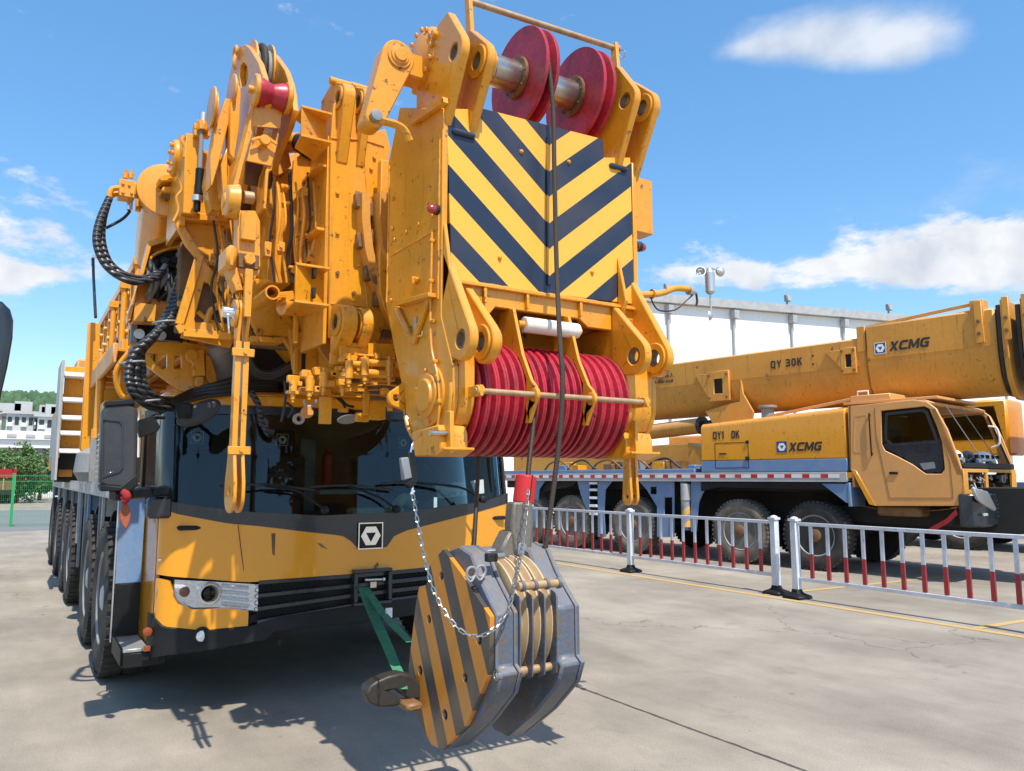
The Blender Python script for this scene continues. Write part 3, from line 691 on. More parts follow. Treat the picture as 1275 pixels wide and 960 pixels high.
# ---------------------------------------------------------------- boom head
YH = 3.2; XL, XR = 1.685, 2.875; XC = (XL + XR) / 2
z_top = on_y(558, 136, YH).z; z_tr = on_y(784, 188, YH).z; z_bot = on_y(562, 350, YH).z
P_ = on_y(684, 311, YH)
def chev(N, L, sp):
    dx = mth(N, L, 'ABSOLUTE', mth(N, L, 'SUBTRACT', sp.outputs['X'], XC - C1.location.x))
    q = mth(N, L, 'SUBTRACT', sp.outputs['Z'], mth(N, L, 'MULTIPLY', dx, .80))
    q = mth(N, L, 'DIVIDE', mth(N, L, 'SUBTRACT', q, P_.z), .283)
    return mth(N, L, 'LESS_THAN', mth(N, L, 'FRACT', q), .49)
M['chevron'] = striped('yellow and navy chevron paint', (.82, .42, .045), (.018, .026, .05), chev, .32, .12)
mb = MB()
# front plate outline with the stepped upper edge and the arched lower edge
pl = [(556, 136), (598, 138), (601, 146), (748, 181), (758, 184), (762, 193), (783, 192), (790, 378), (562, 350)]
mb.py([(557, 135), (597, 136), (600, 134.5), (751, 173), (753, 196), (785, 196), (790, 379), (562, 351)], YH, .03)
head = part(mb, 'boom_head', 'chevron', bevel=.003)
def hp(mb, name, mat='yellow', bevel=.004, **k): return mb.build(name, mat, head, bevel, **k)
# raised vertical fold in the middle of the plate and seams
mb = MB(); a = on_y(684, 166, YH - .012); b = on_y(686, 357, YH - .012); mb.box(XC - .012, XC + .012, YH - .012, YH - .001, b.z + .01, a.z - .02); hp(mb, 'centre_rib', 'chevron', .003)
# side plates: extrude a y-z outline
def yz(pts, x0, th, holes=()): 
    return MB().prism([(x0, y, z) for y, z in pts], (th, 0, 0), [circ_x(V((x0, y, z)), r) for y, z, r in holes])
AX_Y, AX_Z, SR = 3.33, 1.99, .285      # lower sheave axle
UX_Y, UX_Z, UR = 3.40, 3.81, .28      # upper sheave axle
bulb = [(AX_Y + .255 * math.cos(R(a)), AX_Z + .235 * math.sin(R(a))) for a in range(180, 361, 12)]
side = [(YH + .001, z_bot + .30)] + [(YH + .001, 2.36), (3.075, 2.10)] + bulb + [(3.72, 2.25), (3.86, 2.55), (3.86, 3.35), (3.72, 3.62), (YH + .001, z_top)]
for x0 in (XL - .03, XR + .0):
    hp(yz(side, x0, .03), 'side_plate', bevel=.004)
# inner cheeks beside the lower sheaves (front face of the bulb box)
for x0, x1 in ((XL, XL + .088), (XR - .178, XR)):
    pts = [(3.07, 2.30)] + [(AX_Y + .26 * math.cos(R(a)), AX_Z + .232 * math.sin(R(a))) for a in range(180, 361, 12)] + [(3.58, 2.42), (YH, 2.42)]
    hp(yz(pts, x0 + .001, x1 - x0 - .002), 'cheek_box', bevel=.008)
# axle covers with bolts on both sides
for x, s in ((XL - .03, -1), (XR + .03, 1)):
    mb = MB(); mb.lathe((x, AX_Y - .03, AX_Z), (x + s, AX_Y - .03, AX_Z), [(0, .15), (.012, .15), (.014, .105), (.03, .105), (.032, .08), (.045, .075)], 36)
    for k in range(6):
        a = R(60 * k + 20); mb.bolt((x + s * .014, AX_Y - .03 + .127 * math.cos(a), AX_Z + .127 * math.sin(a)), (s, 0, 0), .009, .012)
    hp(mb, 'axle_cover', bevel=.002)
# flange round the bulb (lower left rim)
mb = MB(); mb.tube([(XL - .035, AX_Y + .25 * math.cos(R(a)), AX_Z + .232 * math.sin(R(a))) for a in range(170, 350, 10)], .012, 8, smooth=0); hp(mb, 'rim_bead', bevel=0)
# lower transverse apron below the stripes
mb = MB(); mb.prism([(XL + .03, YH - .004, z_bot + .005), (XL + .03, YH - .004, 2.43), (XL + .16, YH - .004, 2.36), (XL + .20, YH - .004, 2.36), (XL + .27, YH - .004, 2.44), (XR - .40, YH - .004, 2.44), (XR - .34, YH - .004, 2.40), (XR - .10, YH - .004, 2.40), (XR - .005, YH - .004, 2.43), (XR - .005, YH - .004, z_bot + .005)], (0, .035, 0)); hp(mb, 'apron')
mb = MB(); mb.box(XL + .005, XR - .005, YH - .03, YH - .006, z_bot - .012, z_bot + .006); hp(mb, 'ledge', bevel=.003)
for x in (XL + .20, XL + .45, XL + .79):
    mb = MB(); mb.box(x - .008, x + .008, YH - .028, YH - .006, 2.45, z_bot - .014); hp(mb, 'stiffener', bevel=.002)
mb = MB(); mb.box(XL + .1, XR - .1, 3.70, 3.74, 1.95, 2.9); hp(mb, 'inner_bulkhead', 'yellow')
mb = MB(); mb.box(XL + .03, XR - .03, YH + .03, 3.70, 2.83, 2.86); hp(mb, 'inner_floor')
mb = MB(); mb.box(XL + .001, XR - .001, 3.74, 3.85, z_bot, 3.34); hp(mb, 'rear_frame')
mb = MB(); mb.box(XL + .001, XR - .001, YH + .032, 3.739, 3.30, 3.33); hp(mb, 'top_deck')
# lugs: four pairs
def lug(x, yc, zc, r, hr, base, th=.045, boss=True):
    pts = hull([(yc + r * math.cos(R(a)), zc + r * math.sin(R(a))) for a in range(0, 360, 12)] + base)
    lg = hp(yz(pts, x, th, [(yc, zc, hr)]), 'lug', bevel=.006)
    if boss:
        mb = MB(); mb.ring((x - .014, yc, zc), (x - .001, yc, zc), r * .82, hr + .001); mb.ring((x + th + .001, yc, zc), (x + th + .016, yc, zc), r * .82, hr + .001); mb.build('boss', 'yellow', lg, .003)
    mb = MB(); mb.ring((x - .004 if boss else x + .004, yc, zc), (x + th - .004, yc, zc), hr - .001, hr - .010); mb.build('bushing', 'pin', lg)
    return lg
for k, (xa, xb) in enumerate(((XL - .026, XL + .085), (XR - .13, XR - .02))):
    ub = [(3.21, 3.30), (3.52, 3.30), (3.52, 3.62), (3.28, 3.88 + .05 * k), (3.17, 3.89 + .05 * k)]
    lb = [(3.19, 2.60), (3.19, 2.18), (3.24, 2.75)]
    if k == 0:
        lug(xa, 3.11, 3.65, .092, .042, ub, boss=False); lug(xb + .03, 3.11, 3.64, .098, .044, [(3.21, 3.30), (3.42, 3.30), (3.42, 3.6), (3.28, 3.84), (3.20, 3.86)])
        lug(xa, 3.02, 2.225, .098, .044, lb, boss=False); lug(xb + .005, 3.02, 2.22, .100, .046, [(3.19, 2.52), (3.19, 2.19)])
    else:
        lug(xa, 3.11, 3.70, .092, .042, ub, boss=False); lug(xb + .03, 3.11, 3.69, .098, .044, [(3.21, 3.30), (3.52, 3.30), (3.45, 3.65), (3.28, 3.90), (3.20, 3.90)])
        lug(xa - .05, 3.02, 2.235, .098, .044, [(3.19, 2.54), (3.19, 2.14)], boss=False); lug(xb - .005, 3.02, 2.235, .100, .046, lb)
    # side gusset of the lower lug
    mb = MB(); mb.prism([(xa, 3.195, 2.42), (xa, 3.195, 2.82), (xa, 3.13, 2.56)], (.022, 0, 0)); hp(mb, 'gusset')
mb = MB(); mb.cyl((XL - .05, 3.30, 3.83), (XL + .15, 3.30, 3.83), .022, 14); mb.cyl((XR - .16, 3.30, 3.83), (XR + .05, 3.30, 3.83), .022, 14); hp(mb, 'pin', 'yellow', .003)
# upper axle and two big red sheaves
mb = MB(); mb.cyl((XL + .02, UX_Y, UX_Z), (XR - .02, UX_Y, UX_Z), .085, 36); hp(mb, 'axle', 'steel', 0)
mb = MB()
for x in (XL + .32, XL + .35): mb.ring((x, UX_Y, UX_Z), (x + .006, UX_Y, UX_Z), .0865, .08)
hp(mb, 'axle_groove', 'rust_steel', 0)
def sheave(x0, wd, R_, y, z, hub, mat='red', parent=None, groove=.04, n=56, name='sheave'):
    mb = MB(); mb.lathe((x0, y, z), (x0 + 1, y, z), [(0, hub * 1.15), (0, R_ - .05), (-.001, R_), (wd * .22, R_), (wd * .42, R_ - groove), (wd * .58, R_ - groove), (wd * .78, R_), (wd, R_), (wd, R_ - .05), (wd, hub * 1.15)], n)
    s_ = mb.build(name, mat, parent or head, .0015)
    return s_
for x in (XL + .535, XL + .925):
    s_ = sheave(x, .09, UR, UX_Y, UX_Z, .1, groove=.06, n=72)
    mb = MB(); mb.ring((x - .022, UX_Y, UX_Z), (x - .001, UX_Y, UX_Z), .115, .0865, 36)
    for k in range(8): a = R(45 * k); mb.bolt((x - .022, UX_Y + .102 * math.cos(a), UX_Z + .102 * math.sin(a)), (-1, 0, 0), .007, .007)
    mb.build('hub_flange', 'brown', s_, .002)
    mb = MB(); mb.box(x + .095, x + .113, UX_Y + .1, UX_Y + .16, 3.32, UX_Z + .1); hp(mb, 'sheave_keeper')
# guard rod on two brackets over the top sheaves
a = on_y(583, 1, 3.36); b = on_y(765, 60, 3.36)
mb = MB(); mb.cyl(a, b, .017, 14); mb.cyl(b, b + V((.03, 0, 0)), .026, 14); rod = hp(mb, 'guard_rod', 'rust_steel', 0)
mb = MB(); mb.prism([a + V((-.012, -.025, .03)), a + V((-.012, .025, .03)), V((a.x - .012, 3.34, 3.70)), V((a.x - .012, 3.28, 3.70))], (.024, 0, 0)); hp(mb, 'rod_bracket')
mb = MB(); mb.prism([b + V((-.012, -.025, .03)), b + V((-.012, .025, .03)), V((b.x - .032, 3.34, 3.75)), V((b.x - .032, 3.27, 3.75))], (.024, 0, 0)); hp(mb, 'rod_bracket')
mb = MB(); mb.tube([b + V((.04, 0, 0)), b + V((.06, -.03, -.02)), b + V((.065, 0, -.05)), b + V((.04, .01, -.02))], .004, 6); mb.build('ring_pin', 'chrome', rod)
# lower sheave pack: 4 + 6 + 4, two dividers that carry the keeper rod
g0, g1 = XL + .092, XR - .185
div = (g0 + .262, g0 + .605)
def pack(x0, x1, n):
    w_ = (x1 - x0) / n
    for i in range(n): sheave(x0 + i * w_ + .001, w_ - .002, SR, AX_Y, AX_Z, .1, groove=.035)
pack(g0, div[0] - .002, 5); pack(div[0] + .020, div[1] - .002, 7); pack(div[1] + .020, g1, 5)
for x in div:
    prof = [(3.19, 2.42), (3.30, 2.42), (3.30, 2.20), (3.10, 2.10), (3.045, 2.035), (2.985, 2.03), (2.965, 1.99), (2.985, 1.955), (3.02, 1.95), (3.06, 1.90), (3.02, 1.97), (3.03, 2.00)]
    prof = [(3.17, 2.42), (3.32, 2.42), (3.32, 2.2), (3.09, 2.2), (3.05, 2.10), (3.05, 2.05), (3.04, 1.86), (3.02, 1.88), (2.985, 1.945), (2.96, 1.985), (2.965, 2.02), (3.0, 2.055), (3.03, 2.08), (3.05, 2.2), (3.12, 2.3)]
    mb = MB(); mb.prism([(x, y, z) for y, z in [(3.17, 2.44), (3.30, 2.44), (3.30, 2.24), (3.115, 2.18), (3.05, 2.07), (3.055, 1.93), (3.03, 1.86), (3.02, 1.92), (2.975, 1.95), (2.962, 1.99), (2.975, 2.03), (3.01, 2.06), (3.09, 2.20)]], (.018, 0, 0)); hp(mb, 'divider_plate', bevel=.002)
    mb = MB(); mb.lathe((x - .002, 2.99, 1.99), (x + 1, 2.99, 1.99), [(0, .030), (.002, .034), (.020, .034), (.022, .030)], 24); mb.prism([(x, 2.96, 1.985), (x, 3.02, 1.98), (x, 3.06, 1.86), (x, 3.03, 1.86)], (.018, 0, 0)); hp(mb, 'rod_eye', bevel=0)
mb = MB(); mb.cyl((g0 - .06, 2.985, 1.99), (g1 + .07, 2.985, 1.99), .0135, 14); hp(mb, 'keeper_rod', 'rust_steel', 0)
for x, s in ((g0 - .04, -1), (g1 + .045, 1)):
    mb = MB(); mb.box(x - .006, x + .012, 2.96, 3.09, 1.965, 2.015); mb.ring((x - .014, 2.985, 1.99), (x + .02, 2.985, 1.99), .026, .014, 16); hp(mb, 'rod_holder', bevel=.002)
a = on_y(652, 404, 3.16); b = on_y(719, 406, 3.16)
mb = MB(); mb.cyl(a, (b.x, a.y, a.z), .040, 28); rl = hp(mb, 'guide_roller', 'offwhite', .004)
mb = MB(); mb.cyl((a.x - .035, a.y, a.z), (a.x - .001, a.y, a.z), .018, 12); mb.cyl((b.x + .001, a.y, a.z), (b.x + .02, a.y, a.z), .018, 12); mb.build('roller_pin', 'yellow', rl)
# feet under the bulbs
for x0, x1 in ((XL - .08, XL + .065), (XR - .17, XR + .02)):
    mb = MB(); mb.prism([(x0, 3.10, 1.73), (x0, 3.14, 1.70), (x0, 3.36, 1.70), (x0, 3.40, 1.82), (x0, 3.12, 1.84), (x0, 3.10, 1.80)], (x1 - x0, 0, 0)); ft = hp(mb, 'foot_bracket', bevel=.006)
    mb = MB(); mb.box(x0 + .03, x0 + .05, 3.06, 3.12, 1.71, 1.90); mb.build('foot_rib', 'yellow', ft, .003)
    mb = MB(); mb.prism([(x0 - .006, 3.05, 1.725), (x1 + .006, 3.05, 1.725), (x1 + .006, 3.14, 1.695), (x0 - .006, 3.14, 1.695)], (0, 0, .012)); mb.build('foot_lip', 'yellow', ft, .002)
mb = MB(); mb.cyl((XL - .12, 3.09, 1.80), (XL - .02, 3.09, 1.80), .012, 12); mb.cyl((XL - .135, 3.09, 1.80), (XL - .121, 3.09, 1.80), .015, 10); hp(mb, 'shackle_pin', 'steel', 0)
# hanging link plates under the right foot
for x in (XR - .13, XR - .085):
    mb = MB(); pts = hull([(3.15 + .035 * math.cos(R(a)), 1.50 + .045 * math.sin(R(a))) for a in range(0, 360, 20)] + [(3.13, 1.72), (3.17, 1.72)])
    mb.prism([(x, y, z) for y, z in pts], (.016, 0, 0), [circ_x(V((x, 3.15, 1.50)), .014)]); hp(mb, 'hanging_link', bevel=.002)
# right side box, lamps, side lifting eye and right side reel
a = on_y(789, 219, 3.3); b = on_y(812, 292, 3.3)
mb = MB(); mb.box(XR + .031, b.x + .01, 3.30, 3.42, b.z, a.z); hp(mb, 'side_box')
def lamp(p, s, r=.026):
    p = V(p); mb = MB(); mb.lathe(p, p + V((s, 0, 0)), [(0, r * .9), (.012, r), (.02, r), (.02, r * .8)], 20); o = hp(mb, 'marker_lamp', 'rubber', 0)
    mb = MB(); mb.lathe(p + V((s * .02, 0, 0)), p + V((s * 1.02, 0, 0)), [(0, r * .9), (.02, r * .85), (.034, r * .6), (.040, r * .2)], 20); mb.build('lens', 'redlens', o)
q = on_x(546, 262, XL - .03); lamp((XL - .031, q.y, q.z), -1)
q = on_y(795, 307, 3.24); lamp((XR + .031, 3.24, q.z), 1, .03); lamp((XR + .062, 3.24, q.z), 1, .03)
q = on_y(805, 218, 3.36)
mb = MB(); mb.lathe((XR + .032, 3.36, q.z), (XR + 1, 3.36, q.z), [(0, .07), (.03, .07), (.035, .055), (.07, .055)], 24); o = hp(mb, 'side_pulley', 'yellow', .002)
mb = MB(); mb.lathe((XR + .105, 3.36, q.z), (XR + 1.1, 3.36, q.z), [(0, .058), (.015, .05), (.03, .05), (.045, .055)], 24); mb.build('pulley_wheel', 'red', o)
# details on the left side plate
xs = XL - .031
a = on_x(522, 365, xs); 
mb = MB(); mb.pxp([(489, 376), (533, 364), (533, 369), (492, 381)], xs - .05, .05); hp(mb, 'side_bracket', bevel=.002)
mb = MB(); mb.pxp([(489, 381), (494, 381), (512, 420), (530, 370), (534, 371), (515, 428), (509, 428)], xs - .02, .018); hp(mb, 'side_bracket', bevel=.002)
mb = MB(); mb.tube([on_x(*p, xs - .015) for p in [(538, 285), (537, 340), (536, 380), (537, 430), (545, 470), (547, 510), (543, 540)]], .006, 8); cb = hp(mb, 'conduit', 'yellow', 0)
mb = MB()
for p in [(537, 300), (536, 350), (537, 400), (541, 450), (547, 500)]: c = on_x(*p, xs - .015); mb.box(c.x - .012, c.x + .012, c.y - .014, c.y + .014, c.z - .008, c.z + .008)
mb.build('clip', 'yellow', cb, .002)
mb = MB(); c = on_x(517, 402, xs - .004); mb.box(xs - .006, xs - .001, c.y - .012, c.y + .012, c.z - .04, c.z + .03); hp(mb, 'rating_plate', 'alu', 0)
mb = MB(); mb.tube([on_x(*p, xs - .02) for p in [(492, 384), (500, 402), (512, 418), (524, 418), (526, 412)]], .004, 6); mb.tube([on_x(*p, xs - .02) for p in [(526, 536), (517, 546), (514, 560)]], .004, 6); hp(mb, 'pin_lanyard', 'chrome', 0)
mb = MB(); c = on_x(519, 350, xs); mb.box(xs - .02, xs - .001, c.y - .03, c.y + .03, c.z - .012, c.z + .012); mb.box(xs - .03, xs - .001, c.y - .01, c.y + .01, c.z - .02, c.z + .02); hp(mb, 'clip_block', bevel=.002)
mb = MB(); mb.pxp([(508, 150), (551, 120), (552, 127), (510, 156)], xs - .03, .03); hp(mb, 'side_rib', bevel=.002)
# two recessed slots (black handles) on the striped plate and bolts
for u, v in ((578, 167), (770, 209)):
    c = on_y(u, v, YH); mb = MB(); mb.lathe((c.x - .07, YH - .004, c.z), (c.x + 1, YH - .004, c.z), [(0, .006), (.01, .016), (.12, .016), (.13, .006)], 12); hp(mb, 'handle', 'navy', 0)
for u, v in ((649, 189), (708, 202), (622, 321), (737, 339)):
    mb = MB(); c = on_y(u, v, YH); mb.lathe((c.x, YH - .001, c.z), (c.x, YH - 1, c.z), [(0, .012), (.006, .011), (.012, .005)], 12); hp(mb, 'bolt', 'yellow', 0)

# weld beads and rows of bolts on the flank and round the plate
random.seed(41)
def bead(pts, r=.0045, par=None, mat='yellow'):
    P = [V(p) for p in pts]; q = []
    for a_, b_ in zip(P[:-1], P[1:]):
        n = max(2, int((b_ - a_).length / .02)); q += [a_.lerp(b_, i / n) + V((random.uniform(-1, 1), random.uniform(-1, 1), random.uniform(-1, 1))) * .0012 for i in range(n)]
    q.append(P[-1]); mb = MB(); mb.tube(q, [r * random.uniform(.75, 1.2) for _ in q], 6, smooth=0); return mb.build('weld_bead', mat, par or head, 0)
bead([(XL - .032, 3.23, 2.45), (XL - .032, 3.23, 3.28)]); bead([(XL - .032, 3.84, 2.55), (XL - .032, 3.84, 3.33)])
bead([(XL - .032, 3.23, 2.80), (XL - .032, 3.80, 2.80)]); bead([(XL + .03, YH - .002, z_bot + .012), (XR - .02, YH - .002, z_bot + .012)])
bead([(XL - .032, AX_Y + .27 * math.cos(R(a)), AX_Z + .21 * math.sin(R(a))) for a in range(180, 350, 14)])
for y in (3.30, 3.45, 3.60, 3.75):
    mb = MB(); mb.bolt((XL - .031, y, 2.88), (-1, 0, 0), .011, .010); hp(mb, 'bolt', 'yellow', .001)
for z in (2.55, 2.95, 3.12):
    mb = MB(); mb.bolt((XL - .031, 3.78, z), (-1, 0, 0), .012, .010); hp(mb, 'bolt', 'yellow', .001)
# swivel arm with round bosses on the left of the head
c0 = on_y(497, 70, 3.34); c1 = on_y(468, 146, 3.34)
def capsule_y(a, b, ra, rb, y, th, hole=None):
    pts = hull([(a.x + ra * math.cos(R(k)), a.z + ra * math.sin(R(k))) for k in range(0, 360, 10)] + [(b.x + rb * math.cos(R(k)), b.z + rb * math.sin(R(k))) for k in range(0, 360, 10)])
    return MB().prism([(x, y, z) for x, z in pts], (0, th, 0))
sw = capsule_y(c0, c1, .085, .05, 3.34, .045).build('swivel_arm', 'yellow', C1, .006)
mb = MB(); mb.prism([(x + .01, 3.40, z) for x, z in hull([(c0.x + .08 * math.cos(R(k)), c0.z + .02 + .08 * math.sin(R(k))) for k in range(0, 360, 10)] + [(c1.x + .0 + .05 * math.cos(R(k)), c1.z + .03 * math.sin(R(k))) for k in range(0, 360, 10)])], (0, .09, 0)); mb.build('arm_rear_plate', 'yellow', sw, .006)
mb = MB(); mb.lathe((c0.x, 3.339, c0.z), (c0.x, 2.3, c0.z), [(0, .062), (.008, .062), (.009, .048), (.016, .046), (.017, .034), (.026, .032)], 32); mb.build('pivot_cap', 'yellow', sw, .001)
mb = MB(); mb.lathe((c1.x - .005, 3.33, c1.z), (c1.x - .005, 2.3, c1.z), [(0, .03), (.02, .028), (.022, .018)], 20); mb.build('end_pin', 'grey', sw, .001)
mb = MB(); f0 = on_y(524, 72, 3.46); mb.lathe((f0.x - .0, 3.46, f0.z), (f0.x + 1, 3.46, f0.z), [(-.02, .11), (.01, .155), (.03, .165), (.05, .165), (.05, .1)], 36)
for k in range(14): a = R(k * 360 / 14); mb.bolt((f0.x + .03 - .035, 3.46 + .140 * math.cos(a), f0.z + .140 * math.sin(a)), (-1, 0, 0), .014, .016)
mb.build('bolted_flange', 'yellow', sw, .002)
mb = MB(); mb.box(c0.x + .05, f0.x + .06, 3.40, 3.52, c0.z - .05, c0.z + .08); mb.build('arm_neck', 'yellow', sw, .01)
mb = MB(); mb.box(f0.x + .05, XL - .02, 3.36, 3.60, f0.z - .14, f0.z + .12); mb.build('mount_block', 'yellow', sw, .01)
mb = MB(); mb.tube([on_y(*p, 3.33) for p in [(462, 140), (475, 150), (492, 155), (503, 162), (510, 176)]], .013, 8, flat=1.6); mb.build('claw', 'yellow', sw)

# ---------------------------------------------------------------- telescopic boom sections behind the head
def u_section(xc, hw, zt, zb, r, n=18):
    """rounded-bottom box: outline in x-z"""
    pts = [(xc - hw, zt), (xc - hw, zb + r * 1.2)]
    for k in range(1, n):
        a = math.pi + math.pi * k / n; pts.append((xc + hw * math.cos(a), zb + r * 1.2 + (r * 1.2) * math.sin(a)))
    pts += [(xc + hw, zb + r * 1.2), (xc + hw, zt)]
    return pts
mb = MB(); mb.prism([(x, 3.86, z) for x, z in u_section(XC, .50, 3.30, 2.32, .35)], (0, 1.2, 0)); part(mb, 'boom_section', 'yellow_old', bevel=.01)
for k, (y, hw, zt, zb) in enumerate(((4.02, .60, 3.44, 2.22), (4.22, .66, 3.52, 2.16), (4.44, .73, 3.60, 2.10), (4.70, .80, 3.70, 2.04))):
    o_ = [(x, y, z) for x, z in u_section(XC, hw, zt, zb, hw * .72)]
    i_ = [(x, y, z) for x, z in u_section(XC, hw - .075, zt - .07, zb + .075, (hw - .075) * .72)]
    mb = MB(); mb.prism(o_, (0, .06, 0), [i_]); col = part(mb, 'boom_collar', 'yellow_old' if k % 2 else 'yellow', bevel=.006)
    mb = MB()
    for a in range(196, 345, 15):
        rr = hw - .11; cx = XC + rr * math.cos(R(a)); cz = zb + hw * .72 * 1.2 + rr * 1.0 * math.sin(R(a))
        mb.box(cx - .035, cx + .035, y - .03, y + .002, cz - .028, cz + .028)
    for z in (zt - .25, zt - .45, zt - .65): mb.box(XC - hw + .08, XC - hw + .13, y - .03, y + .002, z - .04, z + .04)
    mb.build('wear_pad', 'brown', col, .005)
mb = MB(); mb.prism([(x, 4.76, z) for x, z in u_section(XC, .82, 3.72, 2.22, .50)], (0, 14.5, 0)); part(mb, 'main_boom', 'yellow', bevel=.02)
# ================================================================ folded jib, links and hydraulics beside the boom
c1 = lambda x, y: (x / 3.984, 200 + y / 3.984)
c3 = lambda x, y: (200 + x / 3.984, 40 + y / 3.984)
c4 = lambda x, y: (200 + x / 3.984, 270 + y / 3.984)
def D(x, y, ox, oy): return (ox + x / 7.5, oy + y / 7.5)      # 7.5x enlargements
q330 = lambda oy: (lambda x, y: D(x, y, 330, oy))
q200 = lambda oy: (lambda x, y: D(x, y, 200, oy))
# ---- jib base column (bright front, dark flank, two pairs of lugs)
YJ = 4.15
cl = on_y(411, 170, YJ); cr_ = on_y(452, 172, YJ); cb_ = on_y(411, 376, YJ)
jb = MB(); jb.py([(412, 168), (416, 128), (437, 131), (445, 120), (456, 130), (466, 165), (480, 160), (487, 185), (468, 262), (462, 300), (470, 345), (480, 400), (470, 428), (410, 420), (410, 376)], YJ, .03)
jib = part(jb, 'jib_base', 'yellow')
jp = lambda mb, name, mat='yellow', bevel=.004, **k: mb.build(name, mat, jib, bevel, **k)
mb = MB(); mb.box(cl.x - .001, cl.x + .025, YJ + .031, YJ + .42, 2.35, cl.z + .02); jp(mb, 'flank_plate')
for z in (cb_.z + .02, cb_.z + .42, cb_.z + .80):
    mb = MB(); mb.box(cl.x - .05, cl.x - .002, YJ + .04, YJ + .40, z, z + .018); jp(mb, 'flank_rib', bevel=.002)
mb = MB(); mb.box(cl.x - .055, cl.x - .03, YJ + .38, YJ + .42, 2.4, cl.z - .05); jp(mb, 'flank_flange')
def jlug(x, yc, zc, r, hr, base, th=.05):
    pts = hull([(yc + r * math.cos(R(a)), zc + r * math.sin(R(a))) for a in range(0, 360, 12)] + base)
    lg = jp(yz(pts, x, th, [(yc, zc, hr)]), 'lug', bevel=.006)
    mb = MB(); mb.ring((x - .012, yc, zc), (x - .001, yc, zc), r * .78, hr + .001); mb.build('boss', 'yellow', lg, .002)
    mb = MB(); mb.ring((x - .004, yc, zc), (x + th - .004, yc, zc), hr - .001, hr - .010); mb.build('bushing', 'pin', lg)
for (u, v, th) in ((422.5, 121.5, .07), (447.5, 127.5, .05)):
    c = on_y(u, v, YJ - .03); jlug(c.x, YJ - .03, c.z, .085, .04, [(YJ + .10, c.z + .16), (YJ + .30, c.z + .12), (YJ + .30, c.z - .35), (YJ - .005, c.z - .38)], th)
    mb = MB(); mb.cyl((c.x - .03, YJ + .06, c.z + .14), (c.x + th + .04, YJ + .06, c.z + .14), .022, 14); jp(mb, 'pin', bevel=.002)
for (u, v, th) in ((419, 401, .09), (445, 405, .06)):
    c = on_y(u, v, YJ - .10); jlug(c.x, YJ - .10, c.z, .10, .045, [(YJ - .005, c.z + .11), (YJ - .005, c.z - .20), (YJ - .05, c.z + .11)], th)
# brackets: open-sided boxes on the flank (upper and lower)
def open_box(pf, y, dep, hole=None):
    """front sheet in photo outline with top and bottom shelves going back"""
    us = [p[0] for p in pf]; vs = [p[1] for p in pf]
    a = on_y(min(us), min(vs), y); b = on_y(max(us), max(vs), y)
    mb = MB(); mb.prism([(a.x, y + .002, b.z), (b.x, y + .35 * dep, b.z), (b.x, y + .35 * dep, a.z), (a.x, y + .002, a.z)], (0, .014, 0)); o = jp(mb, 'bracket_sheet', bevel=.002)
    for z in (a.z, b.z):
        mb = MB(); mb.prism([(a.x, y, z - .007), (b.x, y, z - .007), (b.x, y + dep, z - .007), (a.x + .02, y + dep * .6, z - .007)], (0, 0, .014)); mb.build('bracket_shelf', 'yellow', o, .002)
    return o
open_box([(369, 328), (410, 380)], YJ - .16, .28)
open_box([(376, 132), (413, 177)], YJ - .10, .30)
c = on_y(388, 342, YJ - .10)
for dx, dz in ((0, 0), (.0, -.11)): mb = MB(); mb.box(c.x + dx - .008, c.x + dx + .010, YJ - .155, YJ - .120, c.z + dz - .03, c.z + dz + .03); jp(mb, 'slot', 'dark', .004)
# oblique lit plates between column and sheave tower
for k, (px, y) in enumerate((([(366, 199), (383, 184), (397, 185), (398, 240), (376, 275), (365, 262), (363, 248)], 4.5), ([(375, 243), (398, 193), (398, 235), (386, 273), (376, 273)], 4.42),
             ([(337, 233), (341, 233), (341, 270), (336, 270), (332, 262), (331, 240)], 4.62), ([(339, 183), (358, 180), (363, 206), (352, 216), (337, 222)], 4.7))):
    mb = MB(); mb.py(px, y, .03); jp(mb, 'gusset_plate')
mb = MB(); a = on_y(372, 178, 4.6); b = on_y(384, 186, 4.45); mb.cyl(a, b, .055, 20); jp(mb, 'grease_pot', 'black', .004)
mb = MB(); mb.cyl(a + V((-.05, .08, .02)), a + (a - b) * .02, .062, 20); jp(mb, 'pot_collar', 'yellow', .002)
for u0, u1, v0, v1, y, dep in ((338, 362, 205, 355, 4.75, .5), (363, 386, 250, 330, 4.9, .6), (386, 394, 200, 330, 4.6, .05), (397, 411, 165, 330, 4.58, .03)):
    mb = MB(); mb.boxpy(u0, u1, v0, v1, y, dep); jp(mb, 'jib_panel', 'yellow', .006)
for v in (210, 260, 300, 340):
    c = on_y(383, v, 4.84); mb = MB(); mb.box(c.x - .03, c.x + .03, 4.8, 4.88, c.z - .06, c.z + .06); jp(mb, 'pad', 'brown', .006)
# pad blocks beside the curved collars
for (u, v) in ((448, 300), (446, 250), (458, 340), (470, 372), (462, 262), (466, 295), (478, 335)):
    c = on_y(u, v, 4.10); mb = MB(); mb.box(c.x - .022, c.x + .022, 4.08, 4.13, c.z - .045, c.z + .045); jp(mb, 'pad', 'brown', .008)
